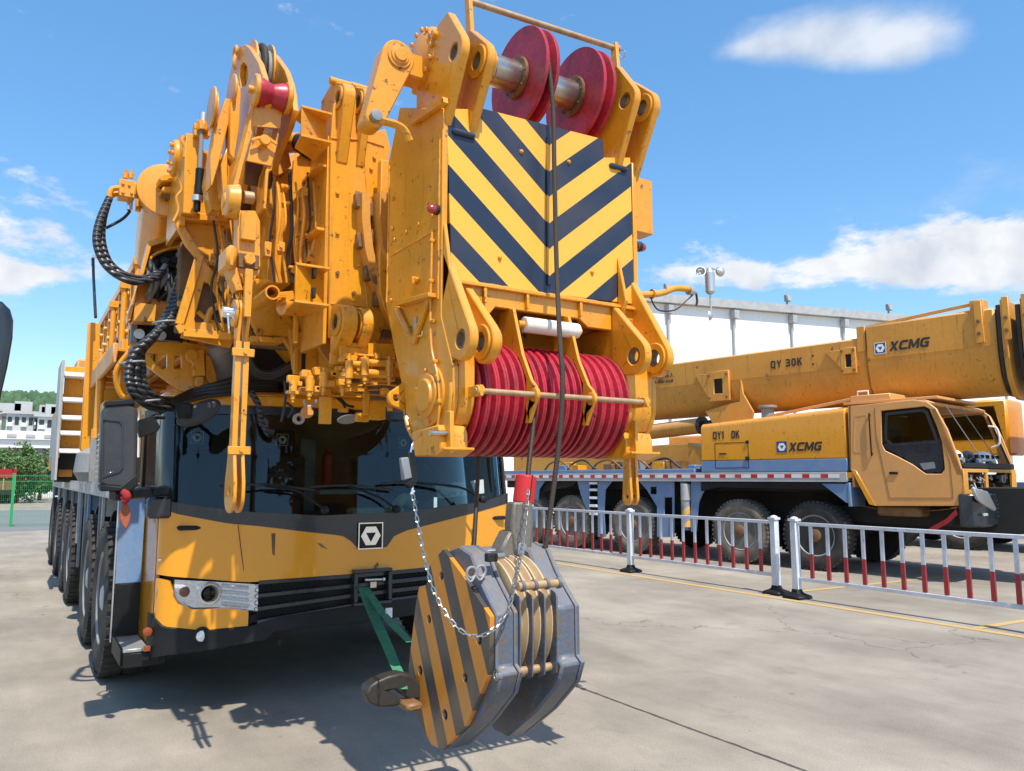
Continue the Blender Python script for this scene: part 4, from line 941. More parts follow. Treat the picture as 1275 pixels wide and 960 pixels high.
# curved guide flanges that sweep down behind the head
def arc_flange(px, y, wd, th):
    pts = [on_y(u, v, y) for u, v in px]; L_ = []; R_ = []
    for i, p in enumerate(pts):
        d = (pts[min(i + 1, len(pts) - 1)] - pts[max(i - 1, 0)]).normalized(); n = V((d.z, 0, -d.x)); L_.append(p + n * wd / 2); R_.append(p - n * wd / 2)
    mb = MB()
    for i in range(len(pts) - 1): mb.prism([L_[i], L_[i + 1], R_[i + 1], R_[i]], (0, th, 0))
    return mb
jp(arc_flange([(456, 240), (456, 275), (460, 310), (468, 342), (478, 368), (492, 392)], 4.05, .05, .12), 'curved_flange', 'yellow_old', 0)
jp(arc_flange([(478, 238), (478, 270), (482, 305), (490, 330), (500, 350)], 3.98, .05, .12), 'curved_flange', 'yellow_old', 0)
random.seed(44)
bead([on_y(u, v, YJ - .003) for u, v in ((413, 172), (452, 174), (478, 182))], par=jib); bead([on_y(u, v, YJ - .003) for u, v in ((412, 378), (440, 380), (466, 384))], par=jib)
bead([on_y(u, v, YJ - .003) for u, v in ((452, 174), (458, 250), (452, 330), (458, 384))], .004, par=jib)
for (u, v) in ((420, 190), (420, 240), (420, 290), (420, 340), (448, 200), (446, 330), (440, 365), (462, 210), (466, 196)):
    c = on_y(u, v, YJ - .001); mb = MB(); mb.bolt(c, (0, -1, 0), .012, .012); jp(mb, 'bolt', 'yellow' if random.random() < .7 else 'brown', .001)
for k in range(9):
    u = 338 + k * 7.5; mb = MB(); mb.tube([on_y(u, 215 + (k % 3) * 12, 4.40), on_y(u + 3, 260 + (k % 4) * 8, 4.36), on_y(u - 2, 300 + (k % 2) * 20, 4.40), on_y(u + 4, 352, 4.42)], .007 + .004 * (k % 2), 8); jp(mb, 'grease_pipe', 'yellow' if k % 3 else 'rubber', 0)
for (u, v, w_, h_) in ((352, 250, 14, 6), (372, 290, 18, 5), (345, 300, 10, 14), (388, 262, 12, 8), (360, 330, 20, 6), (384, 310, 10, 16), (350, 228, 12, 8), (330, 300, 8, 20), (399, 225, 8, 10), (376, 232, 8, 12)):
    mb = MB(); mb.boxpy(u, u + w_, v, v + h_, 4.38, .08); o = jp(mb, 'small_bracket', 'yellow', .004)
    mb = MB(); mb.bolt(on_y(u + w_ / 2, v + h_ / 2, 4.379), (0, -1, 0), .010, .012); mb.build('bracket_bolt', 'yellow', o)
# ---- sheave tower (tall side plates, rope, small red roller)
YT = 4.45
xt = on_y(319, 120, YT).x
prof_px = [(329, 108), (327, 95), (322, 78), (311, 60), (305, 55), (299, 57), (292, 70), (286, 92), (281, 120), (277, 150), (274, 175), (276, 200), (283, 232), (288, 246), (300, 240), (305, 210), (312, 185), (325, 150), (331, 128)]
p3 = [on_x(u, v, xt) for u, v in prof_px]
ymin = min(p.y for p in p3); 
holes = [[on_x(u, v, xt) for u, v in [(303, 77), (308, 84), (309, 97), (306, 106), (300, 109), (298, 95), (299, 82)]], [on_x(u, v, xt) for u, v in [(293, 90), (293, 104), (286, 122), (286, 108)]]]
mb = MB(); mb.prism(p3, (.035, 0, 0), holes); tw = part(mb, 'sheave_tower', 'yellow', bevel=.004)
tp = lambda mb, name, mat='yellow', bevel=.004, **k: mb.build(name, mat, tw, bevel, **k)
mb = MB(); mb.prism([p + V((.155, 0, 0)) for p in p3], (.035, 0, 0)); tp(mb, 'side_plate')
cy = sum(p.y for p in p3[:9]) / 9
top = on_x(302, 90, xt)
for x0, w_ in ((.036, .012), (.142, .012)):
    mb = MB(); rr = (on_x(305, 55, xt).z - on_x(303, 95, xt).z); mb.lathe((xt + x0, top.y, top.z), (xt + 1, top.y, top.z), [(0, .06), (0, rr * .98), (w_, rr * .98), (w_, .06)], 48); tp(mb, 'sheave', 'yellow', 0)
mb = MB(); mb.lathe((xt + .049, top.y, top.z), (xt + 1, top.y, top.z), [(0, .05), (0, rr * .80), (.046, rr * .70), (.092, rr * .80), (.092, .05)], 48); tp(mb, 'sheave_core', 'grey', 0)
mb = MB(); mb.tube([(xt + .095, top.y + rr * .86 * math.cos(R(a)), top.z + rr * .86 * math.sin(R(a))) for a in range(20, 260, 12)], .022, 10, smooth=2); tp(mb, 'rope', 'rope', 0)
# front lugs with the red roller
pr_ = on_y(338, 118, YT - .22)
for dx in (-.105, .075):
    mb = MB(); mb.lathe((pr_.x + dx, pr_.y, pr_.z), (pr_.x + 5, pr_.y, pr_.z), [(0, .085), (.006, .092), (.024, .092), (.03, .085)], 28); tp(mb, 'roller_cheek', bevel=.002)
mb = MB(); mb.lathe((pr_.x - .074, pr_.y, pr_.z), (pr_.x + 5, pr_.y, pr_.z), [(0, .078), (.02, .078), (.075, .058), (.13, .078), (.148, .078)], 32); tp(mb, 'small_roller', 'red', 0)
mb = MB(); mb.cyl((pr_.x - .13, pr_.y, pr_.z), (pr_.x + .12, pr_.y, pr_.z), .022, 12); tp(mb, 'roller_pin', 'yellow', 0)
# front cover sheets between the plates with rectangular windows
def sheet(px, th=.012, y=YT - .20, tilt=.0, mat='yellow', name='cover_sheet'):
    mb = MB(); mb.prism([on_y(u, v, y + (v - 130) * tilt) for u, v in px], (0, th, 0)); return tp(mb, name, mat, .002)
sheet([(317, 133), (352, 137), (349, 160), (315, 157)]); sheet([(314, 173), (346, 177), (338, 207), (307, 200)]); sheet([(313, 172), (323, 169), (337, 171), (345, 177), (345, 181), (336, 175), (322, 173), (314, 176)], y=YT - .24)
mb = MB(); c = on_y(329, 176, YT - .22); mb.cyl((c.x, c.y, c.z), (c.x, c.y - .03, c.z), .03, 16); tp(mb, 'lug_ring')
for px in ([(352, 120), (356, 122), (339, 212), (335, 214), (332, 260), (327, 260), (331, 212), (345, 170)], [(320, 118), (325, 130), (303, 205), (297, 232), (293, 262), (288, 262), (290, 232), (300, 195)]):
    mb = MB(); mb.py(px, YT - .19, .16); tp(mb, 'edge_plate')
mb = MB(); mb.boxpy(317, 345, 156, 175, YT + .0, .02); tp(mb, 'inner_shadow_plate', 'brown')  # brown plates stand in for shadow inside the tower
mb = MB(); mb.boxpy(306, 338, 200, 235, YT - .02, .02); tp(mb, 'inner_shadow_plate', 'brown')
a = on_y(303, 245, YT - .16); b = on_y(316, 247, YT - .16); mb = MB(); mb.cyl(a, b, .035, 20); tp(mb, 'cross_pin', 'rust_steel')
c = on_y(289, 247, YT - .22)
mb = MB(); mb.lathe((c.x - .03, c.y + .05, c.z), (c.x + 2, c.y + .05, c.z), [(0, .06), (.01, .085), (.05, .095), (.07, .10)], 32); mb.lathe((c.x - .04, c.y + .05, c.z), (c.x + 2, c.y + .05, c.z), [(0, .035), (.02, .05)], 24); tp(mb, 'pivot_boss')
# shackle on top of the tower
c = on_x(293, 65, xt - .02); mb = MB(); mb.tube([c + V((0, .04 * math.cos(R(a)), .035 * math.sin(R(a)))) for a in range(0, 361, 40)], .011, 8); mb.tube([c + V((0, -.02, -.02)), c + V((-.01, -.03, -.09)), c + V((0, -.01, -.13))], .012, 8); tp(mb, 'shackle', bevel=0)
# second, lower sheave cheeks left of the tower (stack of round plates)
for (u, v, r, n) in ((298, 118, .11, 3), (273, 136, .12, 2)):
    c = on_y(u, v, YT + .10)
    for k in range(n):
        mb = MB(); mb.lathe((c.x - .05 + k * .022, c.y + .06 * k, c.z), (c.x + 3, c.y + .06 * k, c.z), [(0, r * .9), (.004, r), (.014, r), (.018, r * .9)], 30); tp(mb, 'round_cheek', bevel=.001)
for px, y in (([(262, 195), (268, 160), (281, 122), (291, 124), (283, 160), (272, 205), (265, 230), (262, 232)], YT + .1), ([(287, 130), (296, 108), (300, 115), (298, 160), (292, 200), (286, 190)], YT + .05), ([(275, 205), (284, 180), (284, 245), (277, 242)], YT + .12), ([(256, 225), (262, 190), (277, 200), (275, 262), (262, 262)], YT + .3)):
    mb = MB(); mb.py(px, y, .12); tp(mb, 'strut_plate')
# lit cover under the tower
mb = MB(); mb.py([(296, 255), (300, 262), (318, 262), (324, 275), (325, 333), (296, 331)], YT - .20, .10); lk = part(mb, 'link_fork', 'yellow')
lp = lambda mb, name, mat='yellow', bevel=.003, **k: mb.build(name, mat, lk, bevel, **k)
mb = MB(); mb.boxpy(301, 319, 264, 300, YT - .235, .03); lp(mb, 'fork_rib')
mb = MB(); mb.boxpy(283, 295, 303, 335, YT - .26, .22); lp(mb, 'fork_side', bevel=.02)
mb = MB(); mb.py([(283, 335), (295, 333), (303, 361), (294, 362)], YT - .22, .10); lp(mb, 'fork_side')
c = on_y(310, 324, YT - .21); mb = MB(); mb.box(c.x - .055, c.x + .055, c.y, c.y + .02, c.z - .045, c.z + .035); lp(mb, 'nut_seat', 'brown'); mb = MB(); mb.bolt((c.x, c.y - .001, c.z), (0, -1, 0), .033, .03); lp(mb, 'nut')
mb = MB(); mb.boxpy(306, 313, 334, 395, YT - .27, .03); lp(mb, 'fork_tongue')
mb = MB(); mb.py([(294, 333), (325, 333), (322, 342), (312, 352), (305, 352), (298, 341)], YT - .19, .04); lp(mb, 'fork_base')
# long hanging pendant: two flat bars with a pin hole eye at the bottom
YP = 4.30
ptop = on_y(303, 382, YP); pbot = on_y(297, 634, YP)
for dx in (0.0, .042):
    eye = [(pbot.y + .0, 0)]
    z1 = ptop.z; z0 = pbot.z + .02
    pts = []
    for a in range(180, 361, 15): pts.append((YP + .105 * math.cos(R(a)), z0 + .05 + .09 * math.sin(R(a))))
    pts += [(YP + .105, z0 + .12), (YP + .075, z0 + .22), (YP + .04, z0 + .34), (YP + .035, z1 - .18)]
    for a in range(0, 181, 15): pts.append((YP + .075 * math.cos(R(a)), z1 - .04 + .08 * math.sin(R(a))))
    pts += [(YP - .035, z1 - .18), (YP - .04, z0 + .34), (YP - .075, z0 + .22), (YP - .105, z0 + .12)]
    x = ptop.x - .035 + dx
    mb = MB(); mb.prism([(x, y, z) for y, z in pts], (.018, 0, 0), [circ_x(V((x, YP, z0 + .08)), .022), circ_x(V((x, YP, z1 - .04)), .02)])
    pb = part(mb, 'pendant_bar', 'yellow', bevel=.003)
    # front flange of each bar
    mb = MB(); mb.box(x - .006, x + .024, YP - .048, YP - .036, z0 + .30, z1 - .2); mb.build('bar_flange', 'yellow', pb, .002)
for v in (439, 561):
    c = on_y(301, v, YP - .05); mb = MB(); mb.box(ptop.x - .062, ptop.x + .055, YP - .066, YP - .05, c.z - .022, c.z + .022); cl_ = part(mb, 'bar_clamp', 'yellow', bevel=.003)
    mb = MB(); mb.bolt((ptop.x + .005, YP - .067, c.z), (0, -1, 0), .010, .012); mb.build('clamp_bolt', 'yellow', cl_)
c = V((ptop.x - .035, YP, z1 - .04))
mb = MB(); mb.lathe(c - V((.075, 0, 0)), c + V((1, 0, 0)), [(0, .030), (.01, .034), (.05, .034), (.06, .045), (.07, .045)], 24); part(mb, 'pendant_pin', 'chrome', bevel=0)
mb = MB(); mb.tube([c + V((-.05, -.03, -.02)), c + V((-.045, -.04, -.09)), c + V((-.04, -.03, -.12))], .006, 6); part(mb, 'spring_clip', 'chrome', bevel=0)
mb = MB(); mb.lathe(c - V((.018, 0, 0)), c + V((1, 0, 0)), [(0, .075), (.012, .082)], 28); part(mb, 'pendant_boss', 'yellow', bevel=0)
# pipe stub and row of slanted tabs
a = on_y(339.5, 364, 4.32); b = on_y(318, 380, 4.75)
mb = MB(); mb.ring(a, b, .042, .032, 24); part(mb, 'pipe_stub', 'yellow', bevel=0)
mb = MB(); mb.py([(344, 364), (365, 362), (367, 372), (350, 378), (336, 376), (330, 372)], 4.4, .03); pt_ = part(mb, 'tab_plate', 'yellow', bevel=.002)
for k in range(4):
    mb = MB(); u, v = 352 - k * 3.4, 366.5 + k * 2.8; mb.py([(u - 6, v), (u + 5, v - 1), (u + 4, v + 1), (u - 7, v + 1.4)], 4.38, .01); mb.build('tab', 'yellow', pt_)
mb = MB(); a = on_y(350, 380, 4.45); mb.cyl(a, a + V((.16, .05, .02)), .06, 20); part(mb, 'roller_tube', 'yellow')

mb = MB(); mb.py([(262, 262), (285, 215), (310, 200), (338, 190), (362, 192), (398, 178), (412, 400), (300, 425), (262, 300)], 5.36, .05); jp(mb, 'shade_backing', 'yellow_old')  # backing plate added behind the jib to darken its gaps
mb = MB(); mb.py([(300, 235), (322, 225), (340, 240), (344, 330), (352, 400), (318, 418), (300, 330)], 5.30, .04); jp(mb, 'shade_backing', 'brown')  # brown colour stands in for shadow between the jib parts
# ---- left big side frame and triangular window frame
YF = 5.15
mb = MB(); mb.py([(216, 274), (229, 264), (284, 268), (284, 395), (292, 420), (287, 433), (225, 420), (246, 322), (229, 300)], YF, .03); sf = part(mb, 'side_frame', 'yellow')
fp = lambda mb, name, mat='yellow', bevel=.004, **k: mb.build(name, mat, sf, bevel, **k)
mb = MB(); mb.prism([on_y(u, v, YF - .05) for u, v in [(216, 274), (222, 268), (290, 380), (284, 386), (246, 322), (232, 305)]], (0, .045, 0)); fp(mb, 'diagonal_flange')
mb = MB(); mb.py([(229, 264), (284, 268), (284, 276), (229, 273)], YF - .09, .085); fp(mb, 'top_flange')
tri = [(247, 316), (250, 318), (287, 366), (289, 420), (227, 415), (221, 410), (222, 402)]
hole = [on_y(u, v, YF - .12) for u, v in [(254, 351), (260, 352), (285, 395), (285, 403), (243, 401), (242, 397)]]
mb = MB(); mb.prism([on_y(u, v, YF - .12) for u, v in tri], (0, .03, 0), [hole]); tf = fp(mb, 'window_frame')
mb = MB()
P3 = [on_y(u, v, YF - .135) for u, v in [(249, 317), (223, 404), (228, 414), (288, 419)]]
for a, b in zip(P3[:-1], P3[1:]): mb.beam(a, b, .05, .02, (0, 1, 0))
fp(mb, 'frame_lip', bevel=.003)
mb = MB(); mb.py([(243, 350), (288, 350), (288, 404), (240, 404)], YF - .03, .02); fp(mb, 'window_back', 'brown')
mb = MB(); mb.tube([on_y(*p, YF - .06) for p in [(257, 404), (262, 388), (272, 380), (284, 370)]], .022, 10); mb.tube([on_y(*p, YF - .06) for p in [(246, 388), (258, 398), (272, 404)]], .015, 8); fp(mb, 'pipe', 'yellow', 0)
mb = MB(); mb.py([(268, 356), (271, 356), (279, 368), (276, 370)], YF - .125, .004); fp(mb, 'name_plate', 'dark', 0)
# stepped frames right of the pendant
for px, y in (([(312, 345), (332, 350), (345, 372), (364, 400), (366, 418), (322, 418), (312, 400)], 4.95), ([(333, 372), (345, 372), (378, 430), (364, 440), (340, 400)], 5.0), ([(360, 408), (372, 414), (395, 405), (398, 460), (366, 460)], 4.9)):
    mb = MB(); mb.py(px, y, .05); fp(mb, 'cross_gusset')
mb = MB(); mb.py([(312, 418), (352, 420), (352, 427), (312, 425)], 4.86, .14); fp(mb, 'lower_flange')
# arched lit bar with slot near the valve bank
mb = MB(); mb.py([(367, 465), (367, 440), (371, 433), (376, 430), (392, 415), (395, 465)], 4.75, .05, []); ab = part(mb, 'arched_bracket', 'yellow')
mb = MB(); mb.boxpy(376, 380, 440, 462, 4.745, .004); mb.build('slot', 'dark', ab)
mb = MB(); mb.boxpy(367, 371, 435, 466, 4.72, .028); mb.build('front_edge', 'yellow', ab, .003)
# front box column of the left jib with bolts
YB = 5.0
a = on_y(232, 165, YB); b = on_y(245, 268, YB)
mb = MB(); mb.box(a.x, b.x, YB, YB + .05, b.z, a.z); bc_ = part(mb, 'jib_post', 'yellow', bevel=.005)
bp_ = lambda mb, name, mat='yellow', bevel=.003, **k: mb.build(name, mat, bc_, bevel, **k)
mb = MB(); mb.box(a.x - .001, a.x + .03, YB + .051, YB + .60, b.z - .06, a.z - .02); bp_(mb, 'post_flank')
mb = MB(); mb.box(b.x + .001, b.x + .25, YB + .10, YB + .13, b.z, a.z - .05); bp_(mb, 'post_web')
for k in range(5):
    c = on_y(237, 160 + k * 2, YB - .01)
c = on_y(224, 200, YB + .3); 
mb = MB(); mb.lathe((a.x - .04, YB + .28, c.z), (a.x + 2, YB + .28, c.z), [(0, .11), (.012, .12), (.03, .12), (.038, .16)], 32)
for k in range(8): an = R(45 * k); mb.bolt((a.x - .04, YB + .28 + .09 * math.cos(an), c.z + .09 * math.sin(an)), (-1, 0, 0), .014, .014)
bp_(mb, 'bolted_cover', 'yellow', .001)
mb = MB(); mb.tube([on_y(*p, YB + .02) for p in [(222, 222), (226, 236), (220, 246), (222, 262), (216, 276)]], .009, 8); mb.tube([on_y(*p, YB + .02) for p in [(229, 170), (227, 176), (231, 185), (230, 196)]], .012, 8); bp_(mb, 'grease_line', 'yellow', 0)
for k, (u, v) in enumerate(((246, 158), (250, 154), (254, 152), (258, 158), (246, 166), (257, 166))):
    c = on_y(u, v, YB - .03); mb = MB(); mb.box(c.x - .022, c.x + .022, c.y - .01, c.y + .05, c.z - .02, c.z + .02); bp_(mb, 'clamp_block')
# sensor rod hanging from the post
t0 = on_y(253.5, 140, YB - .06)
def vl(u, v0, v1, r, mat, nm, n=20):
    a = on_y(u, v0, YB - .06); b = on_y(u, v1, YB - .06); mb = MB(); mb.cyl((t0.x + (u - 253) * .005, a.y, a.z), (t0.x + (u - 253) * .005, a.y, b.z), r, n); bp_(mb, nm, mat, .002)
vl(253, 141, 152, .024, 'alu', 'sensor_head'); vl(253, 152, 163, .034, 'yellow', 'sensor_clamp', 8); vl(252, 163, 212, .014, 'grey', 'threaded_rod', 10); vl(252, 211, 246, .025, 'black', 'grip'); vl(251, 245, 252, .034, 'alu', 'grip_collar'); vl(251, 252, 264, .020, 'black', 'rod_tip')
for px in ([(259, 215), (259, 222)], [(262, 192), (264, 222)]):
    a, b = [on_y(*p, YB - .04) for p in px]; mb = MB(); mb.tube([a, b], .006, 6, smooth=0); bp_(mb, 'wire_clip', 'steel', 0)
c = on_y(275, 210, YB - .1); mb = MB(); mb.cyl(c, c + V((-.05, 0, 0)), .012, 10); bp_(mb, 'grease_nipple', 'chrome', 0)

# ---- cylinder drum with valve block, hoses
YD = 5.6
dc = on_y(207, 236, YD)
axd = V((.10, 1, -.03)).normalized()
mb = MB(); mb.lathe(dc, dc + axd, [(0, .15), (.005, .185), (.04, .188), (.045, .165), (1.6, .165)], 40); dm = part(mb, 'slew_drum', 'yellow', bevel=.003)
mb = MB(); mb.py([(197, 222), (203, 216), (222, 216), (222, 240), (200, 238), (203, 232), (221, 232), (221, 225), (200, 226)], YD - .14, .14); mb.build('end_clevis', 'yellow', dm, .008)
mb = MB(); c = on_y(210, 243, YD - .06); mb.cyl(c - V((.05, 0, 0)), c + V((.09, 0, 0)), .03, 16); mb.build('clevis_pin', 'pin', dm)
mb = MB(); mb.boxpy(149, 168, 222, 247, YD + .02, .12); vb = part(mb, 'valve_block', 'yellow', bevel=.005)
mb = MB(); mb.boxpy(168, 180, 228, 244, YD + .05, .09); mb.boxpy(170, 176, 240, 262, YD + .2, .05); mb.build('block_mount', 'yellow', vb, .004)
for u in (156, 163):
    a = on_y(u, 222, YD + .08); mb = MB(); mb.cyl(a, a + V((0, 0, .035)), .018, 6); mb.cyl(a + V((0, 0, .035)), a + V((0, 0, .06)), .009, 8); mb.build('adjuster', 'yellow', vb)
for (u, v) in ((153, 228), (161, 230), (153, 239), (164, 240)):
    a = on_y(u, v, YD + .019); mb = MB(); mb.bolt(a, (0, -1, 0), .010, .010); mb.build('bolt', 'yellow', vb)
for k, (pp) in enumerate(([(150, 234), (141, 235), (137, 240), (136, 248)], [(150, 241), (142, 242), (137, 246), (135, 252)])):
    mb = MB(); mb.tube([on_y(*p, YD + .04 + .05 * k) for p in pp], .018, 10); mb.build('pipe_elbow', 'yellow', vb)
def hose(px, ys, r, mat='hose', name='hydraulic_hose', par=None):
    n = len(px); ys = ys if isinstance(ys, (list, tuple)) else [ys] * n
    mb = MB(); mb.tube([on_y(u, v, y) for (u, v), y in zip(px, ys)], r, 12, smooth=8); return (mb.build(name, mat, par or C1, 0))
hose([(136, 247), (124, 275), (120, 300), (128, 325), (145, 342), (168, 351), (190, 347), (204, 338)], [5.62, 5.55, 5.5, 5.5, 5.5, 5.52, 5.6, 5.75], .024)
hose([(134, 252), (128, 275), (127, 300), (135, 325), (151, 340), (172, 347), (190, 343), (206, 334)], [5.68, 5.62, 5.6, 5.6, 5.6, 5.62, 5.7, 5.8], .024)
hose([(163, 252), (162, 262), (152, 273), (132, 284)], 5.75, .010, 'rubber', 'thin_hose')
mb = MB(); a = on_y(162, 246, 5.72); mb.cyl(a, a - V((0, 0, .09)), .02, 10); part(mb, 'hose_fitting', 'chrome', bevel=0)
# bundle of three spiral wrapped hoses that swings down to the cab roof
for dx, dy, e in ((0, 0, 0), (9, 5, .05), (17, 10, .10)):
    hose([(236 - dx * .2, 322), (236 - dx * .6, 345), (226 - dx * .6, 375), (208 - dx * .3, 400), (188 + dx * .2, 420), (168 + dx * .5, 438), (160 + dx, 460), (161 + dx, 478), (170 + dx, 495 - dy * .5), (190 + dx * .5, 507 - dy), (214, 508 - dy)], [5.6 + e, 5.5 + e, 5.4 + e, 5.35 + e, 5.3 + e, 5.3 + e, 5.3 + e, 5.3 + e, 5.35 + e, 5.5 + e, 5.75 + e], .026)
for u0, v0, y in ((165, 452, 5.36), (205, 402, 5.4), (184, 500, 5.46)):
    c = on_y(u0, v0, y); mb = MB(); mb.tube([c + V((.07 * math.cos(R(a)), .08 * math.sin(R(a)), .012 * math.cos(R(a)))) for a in range(0, 361, 30)], .008, 6, smooth=2); part(mb, 'cable_tie', 'grey', bevel=0)
for k in range(7):
    dv = k * 3
    hose([(196, 515 - dv * .6), (215, 505 - dv * .4), (240, 497 - dv * .6), (265, 492 - dv * .7), (290, 490 - dv), (315, 486 - dv * 1.1), (345, 486 - dv)], [5.7, 5.75, 5.8 + k * .02, 5.8, 5.8, 5.85, 5.9], .014 if k % 2 else .018, 'rubber', 'cab_roof_hose')
for k in range(3):
    hose([(310, 440 + k * 6), (318, 458 + k * 4), (335, 464 + k * 3), (355, 456 + k * 3), (372, 446)], 5.5 + k * .05, .017, 'rubber', 'looped_hose')
hose([(312, 487), (322, 505), (325, 525), (333, 535), (341, 537)], 5.55, .022, 'hose', 'short_hose')
# hydraulic manifold housing (hexagonal cover with a dark mouth full of hoses)
YM = 5.85
mb = MB(); mb.prism([on_y(*c1(*p), YM) for p in [(735, 400), (905, 345), (965, 375), (985, 470), (900, 640), (880, 800), (640, 805), (635, 770), (705, 560)]], (0, .03, 0)); mf = part(mb, 'manifold_housing', 'yellow')
mb = MB(); mb.prism([on_y(*c1(*p), YM - .12) for p in [(735, 400), (905, 345), (965, 375), (960, 400), (905, 372), (752, 425), (715, 560), (690, 600), (650, 790), (635, 800), (632, 770), (700, 555)]], (0, .118, 0)); mb.build('housing_rim', 'yellow', mf, .004)
random.seed(21)
for k in range(14):
    u0 = random.uniform(186, 232); v0 = random.uniform(318, 345); mb = MB()
    mb.tube([on_y(u0, v0, YM - .05), on_y(u0 + random.uniform(-8, 8), v0 + random.uniform(12, 20), YM - .12), on_y(u0 + random.uniform(-14, 6), v0 + random.uniform(26, 42), YM - .04)], random.uniform(.010, .02), 8); mb.build('hose', random.choice(['rubber', 'grey', 'rubber', 'black']), mf)
for k in range(16):
    c = on_y(random.uniform(188, 232), random.uniform(320, 372), YM - .03); r = random.uniform(.015, .035); mb = MB()
    if k % 2: mb.box(c.x - r, c.x + r, c.y - .05, c.y + .025, c.z - r, c.z + r)
    else: mb.cyl(c, c + V((random.uniform(-.02, .02), -.07, random.uniform(-.02, .02))), r, 8)
    mb.build('fitting', random.choice(['grey', 'black', 'steel', 'dark']), mf, .002)
mb = MB(); mb.tube([on_y(*c1(*p), YM - .08) for p in [(700, 560), (745, 520), (750, 480), (800, 450), (870, 430), (888, 440), (890, 500)]], .011, 8); mb.build('steel_pipe', 'yellow', mf)
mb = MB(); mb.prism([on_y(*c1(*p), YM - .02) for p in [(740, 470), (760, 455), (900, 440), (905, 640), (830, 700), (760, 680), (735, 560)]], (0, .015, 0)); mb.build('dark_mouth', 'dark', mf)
for px in ([(672, 705), (775, 712), (770, 800), (660, 795)],):
    mb = MB(); mb.prism([on_y(*c1(*p), YM - .16) for p in px], (0, .14, 0)); mb.build('control_box', 'yellow', mf, .004)
# black gap plate and white block below the housing
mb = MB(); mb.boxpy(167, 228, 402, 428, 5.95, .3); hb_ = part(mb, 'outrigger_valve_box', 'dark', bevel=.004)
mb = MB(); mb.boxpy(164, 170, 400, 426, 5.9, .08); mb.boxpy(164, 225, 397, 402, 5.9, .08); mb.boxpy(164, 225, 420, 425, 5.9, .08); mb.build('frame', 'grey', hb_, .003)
for u, v in ((173, 416), (200, 418)):
    c = on_y(u, v, 5.88); mb = MB(); mb.cyl(c, c + V((0, -.02, 0)), .035, 16); mb.build('cap', 'alu', hb_)
# lower cast bracket with slots above the cab roof
hs_ = [[on_y(*p, 5.95) for p in [(241 - 18, 442), (246 - 18, 440), (266 - 18, 442), (264 - 18, 462), (258 - 18, 462)]]]
mb = MB(); mb.prism([on_y(*p, 5.95) for p in [(160, 425), (228, 425), (262, 432), (262, 478), (240, 490), (222, 486), (186, 458), (172, 448)]], (0, .04, 0), [[on_y(*p, 5.95) for p in [(183, 440), (208, 441), (208, 458), (202, 460)]], [on_y(*p, 5.95) for p in [(217, 443), (226, 443), (226, 459), (217, 459)]]]); lb_ = part(mb, 'roof_bracket', 'yellow')
zz = on_y(200, 399, 5.9).z
mb = MB(); mb.box(.83, 1.35, 5.35, 7.6, zz, zz + .04); part(mb, 'shade_slab', 'yellow')  # slab added above the roof bracket to throw shade onto it
mb = MB(); mb.boxpy(314, 366, 428, 474, 5.66, .2); part(mb, 'shade_box', 'dark')  # near-black box stands in for deep shade behind the looped hoses
mb = MB(); mb.py([(233, 438), (254, 434), (256, 468), (241, 468), (240, 452), (233, 447)], 5.86, .08); mb.build('lock_box', 'yellow', lb_, .005)
c = on_y(238, 442, 5.86); mb = MB(); mb.cyl(c, c + V((0, -.02, 0)), .04, 20); mb.build('disc', 'yellow', lb_, .002)
mb = MB(); mb.py([(256, 440), (263, 446), (272, 478), (266, 484), (256, 470)], 5.9, .05); mb.build('lit_web', 'yellow', lb_, .003)
mb = MB(); mb.boxpy(244, 254, 468, 482, 5.88, .05); mb.build('latch', 'yellow', lb_, .006)
# slewing side: dark boxes stand in for shade under the boom and block the sky
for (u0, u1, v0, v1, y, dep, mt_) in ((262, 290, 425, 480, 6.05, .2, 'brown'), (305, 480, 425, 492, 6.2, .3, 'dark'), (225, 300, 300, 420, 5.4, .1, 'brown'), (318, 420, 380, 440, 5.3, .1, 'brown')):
    mb = MB(); mb.boxpy(u0, u1, v0, v1, y, dep); part(mb, 'shade_filler', mt_, bevel=.01)
mb = MB(); c = on_y(274, 455, 5.98); mb.lathe(c + V((-.05, 0, .16)), c + V((.25, .3, -.3)), [(0, .08), (.05, .12), (.25, .12), (.30, .08)], 24); part(mb, 'accumulator', 'lightgrey', bevel=0)
# ---- valve bank (row of rollers and pins) under the jib base
YV_ = 4.05
g_ = q330(400)
mb = MB(); mb.prism([on_y(*g_(*p), YV_) for p in [(700, 195), (1200, 215), (1205, 195), (1215, 300), (1215, 560), (960, 575), (960, 500), (1000, 500), (1000, 320), (720, 400), (700, 300)]], (0, .02, 0)); vk = part(mb, 'guide_frame', 'yellow', bevel=.002)
vp = lambda mb, name, mat='yellow', bevel=.002, **k: mb.build(name, mat, vk, bevel, **k)
def gb(x0, x1, y0, y1, d, dep, mat='yellow', nm='frame_bar'):
    mb = MB(); a = on_y(*g_(x0, y0), YV_ + d); b = on_y(*g_(x1, y1), YV_ + d); mb.box(a.x, b.x, YV_ + d, YV_ + d + dep, a.z, b.z); vp(mb, nm, mat, .003)
gb(870, 1215, 300, 350, -.04, .03); gb(735, 860, 310, 370, -.03, .03); gb(610, 720, 290, 410, .06, .02); gb(700, 900, 415, 470, .0, .04); gb(950, 1215, 515, 560, -.03, .03); gb(660, 840, 420, 500, .05, .03); gb(1140, 1150, 300, 560, .02, .02)
gb(480, 640, 420, 520, .12, .03); gb(360, 660, 500, 560, .16, .03); gb(330, 620, 610, 690, .18, .05); gb(215, 660, 640, 700, .22, .05); gb(350, 430, 450, 540, .10, .03); gb(215, 325, 500, 575, .14, .03); gb(600, 900, 680, 715, .20, .05); gb(750, 960, 590, 660, .06, .03); gb(760, 900, 235, 250, -.004, .003, 'dark', 'slot')
